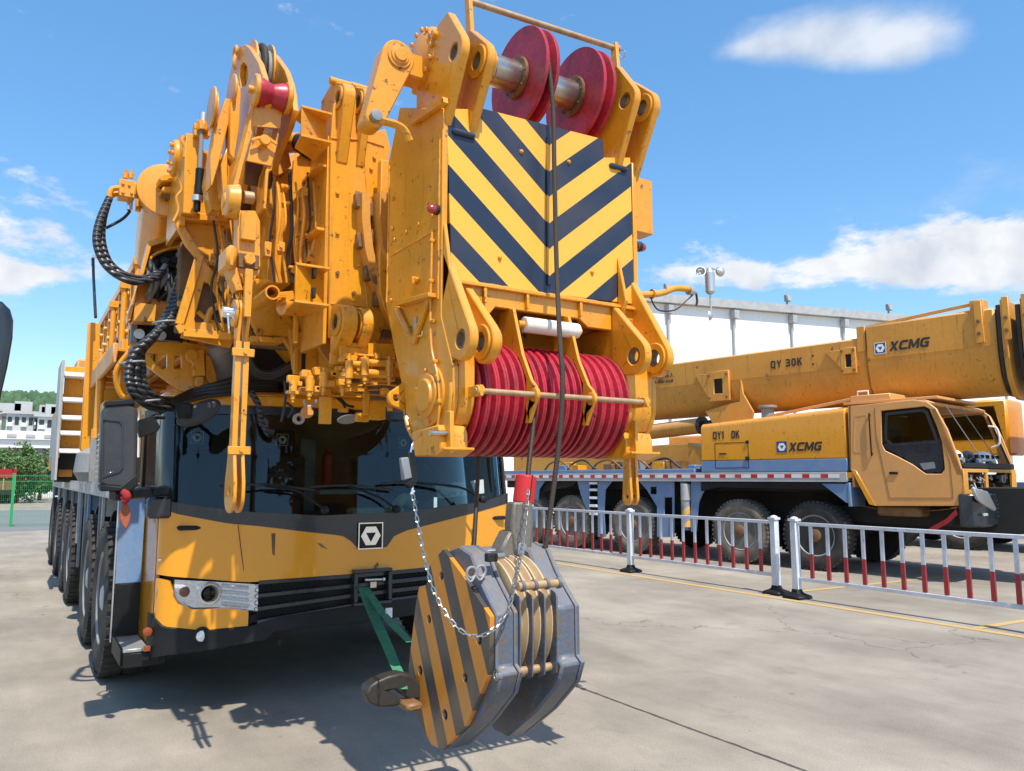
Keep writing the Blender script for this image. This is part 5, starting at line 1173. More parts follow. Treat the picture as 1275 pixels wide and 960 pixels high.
gb(525, 620, 700, 960, .12, .04, nm='hanging_bar'); gb(930, 975, 660, 880, .14, .03, nm='hanging_bar'); gb(980, 1125, 750, 920, .14, .08, nm='junction_box'); gb(700, 780, 810, 850, .16, .04); gb(860, 970, 850, 940, .18, .04)
def roller_v(x, y0, y1, d, r=.022):
    a = on_y(*g_(x, y0), YV_ + d); b = on_y(*g_(x, y1), YV_ + d); mb = MB(); mb.cyl(a, (a.x, a.y, b.z), r, 16); o = vp(mb, 'roller', 'yellow', .002)
    mb = MB(); mb.cyl((a.x, a.y, b.z - .001), (a.x, a.y, b.z - .028), r * .65, 8); mb.cyl((a.x, a.y, b.z - .028), (a.x, a.y, b.z - .045), r * .4, 8); mb.cyl((a.x, a.y, a.z + .001), (a.x, a.y, a.z + .02), r * .5, 8); o2 = vp(mb, 'roller_bolt', 'yellow', 0)
for (x, y0, y1, d) in ((787, 370, 535, -.07), (935, 345, 510, -.09), (1160, 365, 520, -.07), (740, 480, 520, -.05), (418, 515, 655, .06), (545, 475, 615, .06), (265, 560, 680, .08), (725, 515, 620, .0)):
    roller_v(x, y0, y1, d)
def roller_h(x0, x1, y, d, r=.02):
    a = on_y(*g_(x0, y), YV_ + d); b = on_y(*g_(x1, y), YV_ + d); mb = MB(); mb.cyl((a.x, a.y, a.z), (b.x, a.y, a.z), r, 14); vp(mb, 'roller', 'yellow', .002)
roller_h(960, 1150, 385, -.06); roller_h(950, 1150, 485, -.06, .024); roller_h(810, 920, 400, -.05); roller_h(810, 900, 495, -.03, .022)
random.seed(5)
for k in range(26):
    x, y = random.choice([(random.uniform(220, 660), random.uniform(440, 700)), (random.uniform(700, 1200), random.uniform(300, 660))]); c = on_y(*g_(x, y), YV_ + (.05 if x < 660 else -.06))
    mb = MB(); s_ = random.uniform(.008, .018); mb.box(c.x - s_, c.x + s_, c.y, c.y + .04, c.z - s_, c.z + s_); vp(mb, 'bolt', 'yellow', .002)
# things that dangle in front of the screen
c = on_y(*g_(392, 850), 4.4); mb = MB(); mb.lathe(c + V((0, .01, 0)), c - V((0, 1, 0)), [(0, .035), (.02, .035)], 18); part(mb, 'brass_disc', 'yellow_pale', bevel=0)
mb = MB(); mb.tube([on_y(*g_(*p), 4.4) for p in [(365, 735), (380, 785), (420, 795), (460, 770), (480, 735)]], .008, 8); part(mb, 'white_cable', 'lightgrey', bevel=0)
for px in ([(185, 560), (190, 700), (175, 830), (150, 940)], [(650, 700), (720, 760), (760, 830), (800, 850)], [(690, 700), (760, 780), (830, 800)], [(1125, 800), (1140, 900), (1200, 935), (1260, 930)], [(200, 760), (260, 820), (210, 900)]):
    mb = MB(); mb.tube([on_y(*g_(*p), 4.5) for p in px], .008, 8); part(mb, 'cable', 'rubber', bevel=0)
c = on_y(*g_(320, 910), 4.7); mb = MB(); mb.ring(c, c + V((0, .03, 0)), .035, .018, 18); part(mb, 'eye_ring', 'alu', bevel=0)
c = on_y(*g_(765, 920), 4.35); mb = MB(); mb.lathe(c + V((0, 0, .05)), c - V((0, .4, 1)), [(0, .04), (.03, .07), (.05, .075)], 24); wl = part(mb, 'work_lamp', 'black', bevel=0)
mb = MB(); mb.lathe(c + V((0, 0, .05)) + (V((0, -.4, -1)).normalized() * .051), c - V((0, .4, 1)) + V((0, 0, .05)) , [(0, .065), (.004, .06)], 24); mb.build('lens', 'alu', wl)
for k in range(9):
    hose([(420 + k * 4, 485 + k * .4), (440 + k * 3, 482 + k * 1.5), (470, 478 + k * 2.2), (494, 480 + k * 2.5)], 4.25 + .02 * k, .008, 'brown' if k % 3 else 'yellow', 'control_line')
# small hinge plate low on the left of the head
c = on_y(492, 496, 3.62); 
mb = MB(); pts = hull([(c.x + .045 * math.cos(R(a)), c.z + .045 * math.sin(R(a))) for a in range(0, 360, 15)] + [(c.x + .12, c.z + .14), (c.x + .18, c.z - .06), (c.x + .10, c.z - .08)])
mb.prism([(x, 3.60, z) for x, z in pts], (0, .03, 0), [circ_y(V((c.x, 3.60, c.z)), .018)]); part(mb, 'hinge_plate', 'yellow')

random.seed(47)
for k in range(34):
    u = random.uniform(262, 330); v = random.uniform(232, 420); y = 4.95 + random.random() * .25; s_ = random.uniform(.015, .04)
    c = on_y(u, v, y); mb = MB(); mb.box(c.x - s_, c.x + s_, y, y + .05, c.z - s_ * .6, c.z + s_ * .6); o = fp(mb, 'small_bracket', 'yellow', .004)
    mb = MB(); mb.bolt(c + V((0, -.001, 0)), (0, -1, 0), .010, .014); mb.build('bracket_bolt', random.choice(['yellow', 'brown', 'steel']), o)
for k in range(8):
    u = 266 + k * 7; mb = MB(); mb.tube([on_y(u, 275 + 6 * (k % 3), 5.0), on_y(u + 5, 320, 4.96), on_y(u - 3, 360, 4.98), on_y(u + 6, 412, 5.0)], .008, 8); fp(mb, 'pipe', 'yellow' if k % 2 else 'rubber', 0)
bead([on_y(u, v, YF - .003) for u, v in ((232, 300), (250, 325), (284, 380))], .006, par=sf)
# ---- left flank of the boom: lattice of rollers, posts and brackets running back
XS = .98
def fx_(y, z): return V((XS, y, z))
mb = MB(); mb.box(XS + .08, XS + .14, 6.2, 14.5, 2.55, 4.0); lt = part(mb, 'jib_side_wall', 'yellow_old', bevel=.01)
ltp = lambda mb, name, mat='yellow', bevel=.003, **k: mb.build(name, mat, lt, bevel, **k)
for z in (2.62, 3.95):
    mb = MB(); mb.box(XS - .02, XS + .07, 6.2, 14.5, z - .05, z + .05); ltp(mb, 'chord')
random.seed(9)
y = 6.3; k = 0
while y < 14.3:
    mb = MB(); mb.box(XS - .01, XS + .05, y, y + .07, 2.68, 3.89); ltp(mb, 'post')
    mb = MB(); mb.beam((XS + .02, y + .08, 2.7), (XS + .02, y + .55, 3.85), .03, .05); ltp(mb, 'diagonal')
    for q in range(5):
        z = 2.8 + q * .22; mb = MB(); mb.cyl((XS - .05, y + .2 + .06 * (q % 2), z), (XS + .05, y + .2 + .06 * (q % 2), z), .035, 12); ltp(mb, 'roller', random.choice(['yellow', 'yellow', 'brown']), .003)
    y += .62; k += 1
for i in range(4):
    y = 6.9 + i * 1.1; mb = MB(); mb.cyl((XS - .10, y, 2.75), (XS - .10, y, 3.65), .03, 12); mb.box(XS - .15, XS - .05, y - .05, y + .05, 2.70, 2.78); mb.box(XS - .15, XS - .05, y - .05, y + .05, 3.62, 3.70); ltp(mb, 'lock_rod')
mb = MB(); mb.box(.80, .95, 7.2, 7.5, 2.5, 2.75); ltp(mb, 'catch_box')
mb = MB(); mb.box(.78, .93, 8.0, 8.2, 2.4, 2.9); ltp(mb, 'catch_box')
mb = MB(); mb.tube([(.78, 7.3, 2.7), (.68, 7.35, 2.5), (.75, 7.4, 2.3), (.9, 7.4, 2.35)], .022, 8); mb.tube([(.82, 7.0, 2.6), (.74, 7.1, 2.42), (.80, 7.2, 2.30)], .018, 8); ltp(mb, 'catch_pipe')
mb = MB(); mb.tube([on_x(*p, .62) for p in [(116, 322), (116.5, 345), (118, 375), (119, 395)]], .016, 8); ltp(mb, 'thin_hose', 'rubber', 0)
mb = MB(); mb.tube([on_x(*p, .62) for p in [(122, 320), (116, 320), (115.5, 330)]], .018, 8); ltp(mb, 'elbow', 'alu', 0)
# rear superstructure: tall yellow post, grey ribbed trough, ladder cabinet and counterweight side
mb = MB(); mb.box(.60, .72, 9.8, 9.9, 1.9, 3.35); po_ = part(mb, 'rear_mast', 'yellow', bevel=.01)
mb = MB(); mb.box(.66, .90, 9.0, 9.06, 1.72, 1.9); mb.cyl((.70, 9.0, 1.56), (.70, 9.0, 2.9), .045, 12); mb.cyl((.70, 9.0, 2.0), (.70, 9.0, 2.1), .06, 12); mb.build('support_rod', 'yellow', po_, .004)
mb = MB(); mb.beam((.70, 9.0, 2.45), (1.35, 9.0, 2.45), .06, .12); mb.beam((.70, 9.0, 2.25), (1.35, 9.0, 2.45), .03, .04); mb.build('support_arm', 'yellow', po_, .004)
mb = MB(); mb.prism([(.70, 7.6, 2.72), (1.4, 7.6, 2.72), (1.4, 10.2, 2.60), (.70, 10.2, 2.60)], (0, 0, .03)); th_ = part(mb, 'trough', 'yellow', bevel=.004)
for i in range(6):
    mb = MB(); mb.box(.72, 1.4, 7.7 + i * .45, 7.74 + i * .45, 2.60, 2.715); mb.build('trough_rib', 'yellow', th_, .003)
mb = MB(); mb.box(.66, .70, 7.5, 10.4, 2.60, 2.78); mb.build('trough_edge', 'yellow_pale', th_, .01)
for k in range(5):
    mb = MB(); z = 3.0 - random.uniform(0, .1); mb.beam((.75 + k * .035, 7.0, 2.85), (.75 + k * .035, 7.02, 2.45 - .06 * (2 - abs(k - 2))), .022, .01); mb.build('strip_brush', 'lightgrey', th_)
cab_px = [(78, 430), (112, 452), (112, 598), (82, 598)]
YS_ = 12.5
a = on_y(82, 455, YS_); b = on_y(115, 598, YS_)
mb = MB(); mb.box(a.x, a.x + .9, YS_ + .08, YS_ + .12, b.z + .05, a.z + .0); sc_ = part(mb, 'step_cabinet', 'yellow', bevel=.008)
for v in (468, 499, 521, 540, 562):
    z = on_y(90, v, YS_).z; mb = MB(); mb.box(a.x - .02, a.x + .95, YS_ - .20, YS_ + .075, z - .03, z + .03); mb.build('step_tread', 'white', sc_, .006)
mb = MB(); mb.box(a.x - .06, a.x - .021, YS_ - .22, YS_ + .8, b.z, a.z + .05); mb.build('cabinet_side', 'lightgrey', sc_, .006)
mb = MB(); mb.box(a.x + .95, a.x + 1.0, YS_ - .2, YS_ + .1, b.z, a.z + .05); mb.build('cabinet_side', 'white', sc_, .006)
z = on_y(90, 574, YS_).z; mb = MB(); mb.box(a.x, a.x + .93, YS_ + .02, YS_ + .06, z - .12, z + .12); mb.build('dark_opening', 'dark', sc_)
mb = MB(); mb.box(.62, 1.5, 14.5, 19.5, 1.75, 2.95); cw = part(mb, 'counterweight', 'yellow_pale', bevel=.03)
mb = MB()
mb.box(.608, .619, 15.6, 18.9, 2.0, 2.8); mb.build('grille', 'lightgrey', cw)
mb = MB(); mb.box(.70, 1.2, 13.3, 14.4, 1.9, 3.4); part(mb, 'engine_cover', 'yellow_pale', bevel=.03)
mb = MB(); mb.lathe((1.6, 13.2, 1.54), (1.6, 13.2, 3), [(0, 1.1), (.35, 1.1)], 48); part(mb, 'slew_ring', 'dark', bevel=0)
mb = MB(); mb.box(.95, 4.1, 12.6, 19.0, 1.9, 2.2); part(mb, 'turntable', 'yellow', bevel=.02)
# operator cab shell beside the mirror (pale ribbed panels)
mb = MB(); mb.box(.66, .72, 7.4, 8.4, 1.56, 2.05); oc = part(mb, 'ladder_panel', 'lightgrey', bevel=.006)
mb = MB()
for k in range(9): mb.box(.652, .659, 7.42, 8.38, 1.60 + k * .05, 1.615 + k * .05)
mb.build('ladder_rib', 'alu', oc)
mb = MB(); mb.box(.70, .78, 8.45, 8.9, 1.56, 2.35); mb.build('side_panel', 'yellow', oc, .006)
mb = MB(); mb.box(.64, .70, 8.95, 9.0, 1.56, 2.0); mb.build('end_post', 'grey', oc, .004)
mb = MB(); mb.lathe((.75, 9.5, 1.56), (.75, 9.5, 3), [(0, .16), (.1, .22), (.3, .2), (.36, .1)], 16); part(mb, 'grey_cover', 'grey', bevel=0)

# ---- cup anemometer on a bent yellow arm at the right of the head
ya = 3.35
mb = MB(); mb.tube([V((XR + .01, ya, on_y(800, 372, ya).z)), on_y(818, 366, ya), on_y(840, 359, ya), on_y(858, 360, ya)], .020, 12); an_ = part(mb, 'wind_meter_arm', 'yellow', bevel=0)
mb = MB(); c = on_y(860, 362, ya); mb.cyl(c - V((.02, 0, 0)), c + V((.015, 0, 0)), .028, 20); mb.cyl(c + V((.015, 0, 0)), c + V((.05, 0, -.005)), .013, 14); mb.build('arm_clamp', 'alu', an_)
c = on_y(883.5, 338, ya); b = on_y(883.5, 366, ya)
mb = MB(); mb.lathe((c.x, ya, b.z), (c.x, ya, 5), [(0, .018), (.015, .03), (c.z - b.z - .01, .032), (c.z - b.z, .024), (c.z - b.z + .02, .012)], 20); ms = mb.build('wind_meter_body', 'alu', an_)
mb = MB(); e = on_y(883.5, 390, ya); mb.cyl((c.x, ya, b.z), (c.x, ya, e.z), .006, 8); mb.build('stem', 'alu', an_)
def cup(cc, d):
    d = V(d).normalized(); mb = MB(); mb.lathe(V(cc) - d * .02, V(cc) + d, [(.0, .006), (.004, .018), (.012, .028), (.026, .033), (.026, .030), (.014, .024)], 20, caps=False); return mb.build('cup', 'alu', an_)
cup(on_y(872, 338, ya), (-.5, -.6, .2)); cup(on_y(897, 338, ya), (.2, .9, 0)); cup(on_y(883.5, 393, ya), (-.6, .7, 0))
mb = MB(); mb.tube([on_y(868, 337, ya), on_y(883, 334, ya), on_y(898, 338, ya)], .006, 8); mb.build('cup_arm', 'alu', an_)
mb = MB(); mb.tube([on_y(*p, ya) for p in [(812, 360), (811, 372), (820, 386), (840, 386), (855, 374), (864, 366)]], .005, 6); mb.tube([on_y(*p, ya) for p in [(867, 366), (868, 375), (867, 380)]], .008, 6); mb.build('cable', 'rubber', an_)
mb = MB(); c = on_y(811, 366, ya); mb.ring(c, c + V((.01, 0, 0)), .030, .024, 20); mb.build('cable_ring', 'yellow', an_)
# ================================================================ driver's cab and carrier of the big crane
def proj(p):
    q = V(p) - EYE; w_ = q.dot(FW); return 637.5 + CF * q.dot(RT) / w_, 480 - CF * q.dot(UP) / w_
def interp(tab, u):
    if u <= tab[0][0]: a, b = tab[0], tab[1]
    elif u >= tab[-1][0]: a, b = tab[-2], tab[-1]
    else:
        for a, b in zip(tab[:-1], tab[1:]):
            if a[0] <= u <= b[0]: break
    return a[1] + (b[1] - a[1]) * (u - a[0]) / (b[0] - a[0])
def zfit(x, y, tab, z=1.2):
    for _ in range(12):
        u, v = proj((x, y, z)); e = interp(tab, u) - v
        if abs(e) < .1: break
        z -= e * .0052
    return z
CXM, CHW = 2.30, 1.43
plan = []
for y in (7.0, 6.6, 6.3, 6.1): plan.append((CXM - CHW, y))
for k in range(1, 8):
    a = R(90 * k / 8); plan.append((CXM - CHW + .16 - .16 * math.cos(a), 5.92 - .14 * math.sin(a)))
for k in range(0, 45):
    t = -1 + .112 + k * (2 - .224) / 44; plan.append((CXM + CHW * t, 5.78 - .26 * (1 - abs(t / .888) ** 2.4)))
for k in range(7, 0, -1):
    a = R(90 * k / 8); plan.append((CXM + CHW - .16 + .16 * math.cos(a), 5.92 - .14 * math.sin(a)))
for y in (6.1, 6.3, 6.6, 7.0): plan.append((CXM + CHW, y))
def strip(i0, i1, lo, hi, off=0, th=.03, rake=0, n=1, flare=0):
    """vertical-walled skin following the plan curve between two boundary lines; lo/hi are tables or heights"""
    mb = MB(); P = plan[i0:i1 + 1]; m = len(P); rows = []
    for i, (x, y) in enumerate(P):
        g = i0 + i; a = V((*plan[max(0, g - 1)], 0)); b = V((*plan[min(len(plan) - 1, g + 1)], 0)); t = (b - a).normalized(); nrm_ = V((t.y, -t.x, 0))
        z0 = lo if isinstance(lo, (int, float)) else zfit(x, y, lo); z1 = hi if isinstance(hi, (int, float)) else zfit(x, y, hi)
        if z1 < z0 + .001: z1 = z0 + .001
        for k in range(n + 1):
            z = z0 + (z1 - z0) * k / n; base = V((x, y, z)) + V((0, rake * max(0, z - 1.30), 0)) + V((0, flare * (1.0 - z), 0)); 
            rows.append((base + nrm_ * off, base + nrm_ * (off - th)))
    vs = [r[0] for r in rows] + [r[1] for r in rows]; K = len(rows); w_ = n + 1; fs = []
    for i in range(m - 1):
        for k in range(n):
            a = i * w_ + k; b = (i + 1) * w_ + k
            fs.append((a, b, b + 1, a + 1)); fs.append((K + a, K + a + 1, K + b + 1, K + b))
        a = i * w_; b = (i + 1) * w_; fs.append((a, K + a, K + b, b)); a += n; b += n; fs.append((a, b, K + b, K + a))
    for i in (0, m - 1):
        for k in range(n):
            a = i * w_ + k; fs.append((a, a + 1, K + a + 1, K + a))
    return mb.add(vs, fs)
T_glass = [(222, 626), (256, 631), (307, 637), (401, 642), (503, 637), (601, 625), (632, 614)]
T_hoodtop = [(205, 634), (221, 640), (285, 652), (323, 655), (380, 662), (426, 667), (436, 673), (445, 683), (480, 683), (491, 667), (508, 660), (596, 637), (640, 624)]
T_hoodbot = [(200, 716), (214, 718), (307, 725), (380, 721), (420, 718), (531, 708), (640, 694)]
T_lowtop = [(200, 721), (213, 724), (216, 738), (222, 750), (238, 759), (283, 757), (318, 762), (330, 770)]
T_lowbot = [(196, 772), (204, 780), (251, 785), (312, 779), (345, 768), (450, 752), (640, 728)]
T_bump = [(186, 820), (207, 816), (251, 811), (334, 796), (342, 786), (450, 775), (640, 748)]
T_grtop = [(300, 724), (345, 723), (450, 715.5), (531, 707.5), (640, 694.5)]
NP = len(plan) - 1
cabf = strip(0, NP, T_hoodbot, T_hoodtop, 0, .03, n=2); cab = part(cabf, 'cab_body', 'yellow_cab', bevel=0)
def cp(mb, name, mat, bevel=0, **k): return mb.build(name, mat, cab, bevel, **k)
def u_of(i): x, y = plan[i]; return proj((x, y, 1.1))[0]
iL = next(i for i in range(len(plan)) if u_of(i) > 311 and i > 8)
cp(strip(4, NP, T_hoodtop, T_glass, .003, .03, n=2), 'scuttle_panel', 'charcoal')
i_gl = 5; i_gr = NP - 5
cp(strip(4, NP - 3, T_glass, 2.12, -.012, .006, rake=.16, n=3), 'windscreen', 'glass')
# black frame round the screen (pillars follow the corner)
for i0, i1 in ((3, 8), (NP - 8, NP - 3)):
    cp(strip(i0, i1, T_glass, 2.12, .004, .04, rake=.16, n=3), 'screen_pillar', 'charcoal')
cp(strip(3, NP - 3, 2.06, 2.121, .002, .015, rake=.16), 'screen_top_band', 'charcoal')
cp(strip(0, NP, 2.122, 2.20, .0, .05, rake=.16, n=1), 'roof_edge', 'yellow_cab', .008)
roof = MB(); roof.prism([(x, y + .14 + .02, 2.17) for x, y in plan[3:NP - 2]] + [(CXM + CHW, 7.3, 2.17), (CXM - CHW, 7.3, 2.17)], (0, 0, .05)); cp(roof, 'roof', 'yellow_cab', .015)
# fender corner, headlight opening surround and lower lip
cp(strip(0, iL, T_lowbot, T_lowtop, 0, .03, n=2), 'lower_fender', 'yellow_cab')
cp(strip(0, iL, T_lowtop, [(u, v + 2) for u, v in T_hoodbot], -.05, .02, n=2), 'headlight_recess', 'dark')
iR = NP - iL
cp(strip(iR, NP, T_lowbot, [(u, v + 2) for u, v in T_hoodbot], 0, .03, n=2), 'lower_fender', 'yellow_cab')
cp(strip(3, NP - 3, T_bump, [(u, v + .5) for u, v in T_lowbot], .012, .10, n=2), 'bumper', 'black', .006)
# seams
for us in (285,):
    i = min(range(9, NP - 9), key=lambda k: abs(u_of(k) - 297)); x, y = plan[i]
    a = V((x - .035, fy - .001 if False else y - .003, zfit(x, y, T_hoodtop))); b = V((x + .03, y - .004, zfit(x, y, T_hoodbot)))
    mb = MB(); mb.beam(a, b, .004, .003, (0, 1, 0)); cp(mb, 'panel_seam', 'dark')
    mb = MB(); mb.beam((2 * CXM - a.x, a.y, a.z), (2 * CXM - b.x, b.y, b.z), .004, .003, (0, 1, 0)); cp(mb, 'panel_seam', 'dark')
# grille: dark back, honeycomb mesh bars, three bright blades, towing box
T_g2 = [(u, v - 1) for u, v in T_lowbot]
cp(strip(iL + 1, iR - 1, T_g2, T_grtop, -.045, .01, n=1), 'grille_back', 'dark')
def yplan(x):
    for (xa, ya), (xb, yb) in zip(plan[11:-11], plan[12:-10]):
        if xa <= x <= xb: return ya + (yb - ya) * (x - xa) / (xb - xa)
    return plan[NP // 2][1]
x_a, x_b = plan[iL + 1][0], plan[iR - 1][0]
for k in range(4):
    f = (k + .5) / 4 if False else (k) / 3
    def tt(off): return [(u, a + (b - a) * f + off) for (u, a) in [(330, 725), (450, 716.5), (531, 709), (640, 696)] for b in [interp(T_lowbot, u)]]
    cp(strip(iL + 1, iR - 1, tt(2.6), tt(-2.6), .006, .045, n=1), 'grille_blade', 'charcoal', .003)
mb = MB(); mbR = MB(); x = x_a
row = 0
for z in [0.62 + .022 * q for q in range(14)]:
    row += 1; x = x_a + (row % 2) * .019
    while x < x_b:
        if not (1.93 < x < 2.35):
            y = yplan(x) + .03
            if z < zfit(x, y, T_grtop) and z > zfit(x, y, T_g2):
                (mb if x < 2.1 else mbR).ring((x, y, z), (x, y + .006, z), .017, .0125, 6)
        x += .038
cp(mb, 'grille_mesh', 'black'); cp(mbR, 'grille_mesh', 'black')
c = on_y(463, 730, 5.5)
mb = MB(); 
for (xa, xb, za, zb) in ((-.15, .15, .105, .13), (-.15, .15, -.13, -.105), (-.15, -.12, -.104, .104), (.12, .15, -.104, .104)): mb.box(c.x + xa, c.x + xb, 5.465, 5.56, c.z + za, c.z + zb)
tb = cp(mb, 'towing_box', 'charcoal', .004)
mb = MB(); mb.box(c.x - .118, c.x + .118, 5.55, 5.56, c.z - .103, c.z + .103); mb.build('towing_recess', 'dark', tb)
mb = MB(); mb.cyl((c.x - .06, 5.50, c.z + .05), (c.x + .08, 5.50, c.z + .045), .014, 12); mb.lathe((c.x + .08, 5.5, c.z + .045), (c.x + 1, 5.5, c.z + .045), [(0, .022), (.02, .022)], 12); mb.box(c.x - .02, c.x + .03, 5.48, 5.55, c.z - .01, c.z + .035); mb.build('towing_pin', 'steel', tb, .002)
# headlights
def front_poly(px, off, th):
    """outline from the photograph laid on the bowed front"""
    pts = []
    for u, v in px:
        y = 5.6
        for _ in range(8):
            p = on_y(u, v, y); y = yplan(p.x) - off if p.x > plan[11][0] else interp([(a, b) for a, b in plan[4:12]], p.x) - off
        pts.append(on_y(u, v, y))
    return pts
hl = [(215, 723), (240, 724.5), (270, 726), (306, 728), (316, 759), (300, 758), (281, 756), (262, 757), (238, 757), (226, 752), (218, 742)]
hpx = front_poly(hl, .012, 0)
hi0 = next(i for i in range(6, 30) if proj((*plan[i], .8))[0] > 212); hi1 = next(i for i in range(6, 30) if proj((*plan[i], .8))[0] > 312)
T_ht = [(200, 721.5), (215, 722.5), (307, 727.5), (320, 728.5)]; T_hb = [(205, 730), (213, 737), (221, 751), (238, 757.5), (262, 757), (283, 757.5), (317, 761), (325, 762)]
hlp = cp(strip(hi0, hi1, T_hb, T_ht, .002, .004, n=2), 'headlight', 'lens', 0)
hb = front_poly(hl, -.004, 0)
M['reflector'] = paint('headlight reflector', (.88, .88, .9), .15, metal=.35, dirt=.15, scale=30, bump=.6)
strip(hi0, hi1, T_hb, T_ht, -.030, .012, n=2).build('reflector', 'reflector', hlp)
strip(hi0, hi1, T_hb, [(u, v + 4) for u, v in T_hb[:]], -.004, .02, n=1).build('headlight_rim', 'chrome', hlp) if False else None
mb = MB()
for i in range(13):
    for k in range(4):
        u, v = 278 + i * 2.9, 729 + k * 7.4 + i * .3
        if u > 309: continue
        p = front_poly([(u, v)], -.030, 0)[0]; mb.lathe(p, p - V((0, 1, 0)), [(0, .016), (.012, .013), (.02, .004)], 6)
mb.build('reflector_cell', 'facet', hlp)
p = front_poly([(260.5, 739)], -.006, 0)[0]
mb = MB(); mb.ring(p, p + V((0, -.02, 0)), .075, .055, 28); mb.build('lamp_bezel', 'chrome', hlp, .003)
mb = MB(); mb.lathe(p + V((0, .01, 0)), p - V((0, 1, 0)), [(0, .054), (.015, .05), (.03, .035), (.036, .01)], 24); mb.build('projector_lens', 'glass_dark', hlp)
mb = MB(); mb.lathe(p + V((0, .012, 0)), p + V((0, 1, 0)), [(0, .052), (.006, .05)], 24); mb.build('projector_back', 'grey', hlp)
p = front_poly([(230, 737)], -.02, 0)[0]
mb = MB(); mb.lathe(p, p - V((0, 1, 0)), [(0, .035), (.006, .032), (.012, .015)], 16); mb.build('indicator', 'amber', hlp)
p = front_poly([(251, 792)], .012, 0)[0]
mb = MB(); mb.ring(p + V((0, .0, 0)), p + V((0, -.012, 0)), .062, .04, 28); fg = cp(mb, 'fog_lamp', 'black', .003)
mb = MB(); mb.lathe(p + V((0, 0, 0)), p - V((0, 1, 0)), [(0, .039), (.004, .036), (.008, .02)], 24); mb.build('fog_lens', 'reflector', fg)
# badge on the scuttle V
bc = on_y(461, 667, yplan(2.25) - .012)
emblem(cab, bc, (1, 0, 0), (0, 0, 1), .195, 'chrome', 'chrome', 'dark', .012, 'badge')
# wipers
for (a, b, c_) in (((404, 635), (372, 612), (330, 605)), ((494, 634), (470, 618), (436, 606)), ((602, 622), (570, 606), (520, 602))):
    yy = 5.47
    p0 = on_y(*a, yy); p1 = on_y(*b, yy + .02); p2 = on_y(*c_, yy + .03)
    mb = MB(); mb.tube([p0, p1, p2], .009, 8, smooth=4); mb.lathe(p0 + V((0, .02, 0)), p0 - V((0, 1, 0)), [(0, .03), (.03, .03), (.04, .015)], 16); wp = cp(mb, 'wiper', 'black')
    mb = MB(); q0 = p2 + V((-.30, .02, .0)); q1 = p2 + V((.36, .02, -.03)); mb.tube([q0, p2 + V((0, .01, .01)), q1], .009, 6, smooth=4); mb.build('wiper_blade', 'rubber', wp)
# scrape marks on the hood (rust scratch)
for px in ([(338, 664), (343, 664), (342, 692), (339, 690)], [(395, 676), (400, 677), (408, 684), (400, 681)], [(465, 706), (470, 700), (472, 703), (468, 708)]):
    mb = MB(); mb.prism(front_poly(px, .002, 0), (0, .001, 0)); cp(mb, 'scratch', 'brown')
# wall behind and interior of the cab
mb = MB(); mb.box(CXM - CHW + .04, CXM + CHW - .04, 7.25, 7.29, .9, 2.17); cp(mb, 'rear_wall', 'tan')
mb = MB(); mb.box(CXM - CHW + .04, CXM + CHW - .04, 6.0, 7.24, .95, 1.0); cp(mb, 'floor', 'dark')
cp(strip(12, NP - 12, 1.0, 1.30, -.10, .05, n=1), 'firewall', 'dark')
mb = MB(); mb.prism([(CXM - CHW + .1, 5.74, 1.24), (CXM + CHW - .1, 5.74, 1.24), (CXM + CHW - .1, 6.15, 1.26), (CXM - CHW + .1, 6.15, 1.26)], (0, 0, .03)); cp(mb, 'dashboard', 'black', .01)
for x in (1.25, 1.95, 3.1):
    mb = MB(); mb.box(x - .22, x + .22, 6.75, 6.90, 1.2, 1.80); mb.box(x - .13, x + .13, 6.76, 6.86, 1.82, 2.02); mb.box(x - .22, x + .22, 6.35, 6.8, 1.12, 1.24); st_ = cp(mb, 'seat', 'seat' if x != 3.1 else 'navyseat', .04, seg=3)
    emblem(st_, (x, 6.74, 1.93), (1, 0, 0), (0, 0, 1), .10, 'white', 'white', 'dark', .004, 'seat_badge')
mb = MB(); mb.ring((2.95, 6.12, 1.55), (2.95, 6.20, 1.58), .21, .185, 32); mb.tube([(2.95, 6.2, 1.52), (2.95, 6.18, 1.3)], .03, 8); mb.beam((2.76, 6.17, 1.56), (3.14, 6.17, 1.56), .03, .02); cp(mb, 'steering_wheel', 'black')
mb = MB(); mb.lathe((2.42, 6.9, 1.55), (2.42, 6.9, 3), [(0, .05), (.26, .05), (.30, .02), (.34, .02)], 16); cp(mb, 'fire_extinguisher', 'sign_red')
mb = MB(); mb.box(2.30, 3.05, 6.90, 6.96, 1.45, 1.50); mb.box(2.15, 2.3, 6.88, 6.96, 1.3, 1.95); cp(mb, 'locker', 'grey', .01)
mb = MB(); mb.box(2.35, 2.95, 6.885, 6.895, 1.452, 1.49); cp(mb, 'locker_label', 'paper')
# folded cloths and papers lying on the dashboard are loose things
t = thing('folded_cloth', (2.45, 5.95, 1.29), 'folded pale green cloth lying on the dashboard behind the windscreen', 'cloth')
mb = MB(); mb.box(2.28, 2.72, 5.85, 6.05, 1.292, 1.36); mb.build('fold', 'green_cloth', t, .03, seg=3)
mb = MB(); mb.tube([(2.66, 5.9, 1.38), (2.76, 5.95, 1.43), (2.84, 5.92, 1.37)], .045, 8); mb.build('crumple', 'green_cloth', t)
a = [on_y(u, v, 5.72) for u, v in ((541, 604), (602, 597), (603, 614), (546, 621))]
t = thing('paper_notice', tuple(a[0]), 'white paper notice with faint print propped behind the right half of the windscreen', 'paper')
mb = MB(); mb.prism([p + V((0, .0, 0)) for p in a], (0, .003, 0)); mb.build('sheet', 'paper', t)
text('10P8  P', 'print', 'grey', t, a[3] + V((.06, -.002, .015)), a[2] - a[3], (0, 0, 1), .035, .001)
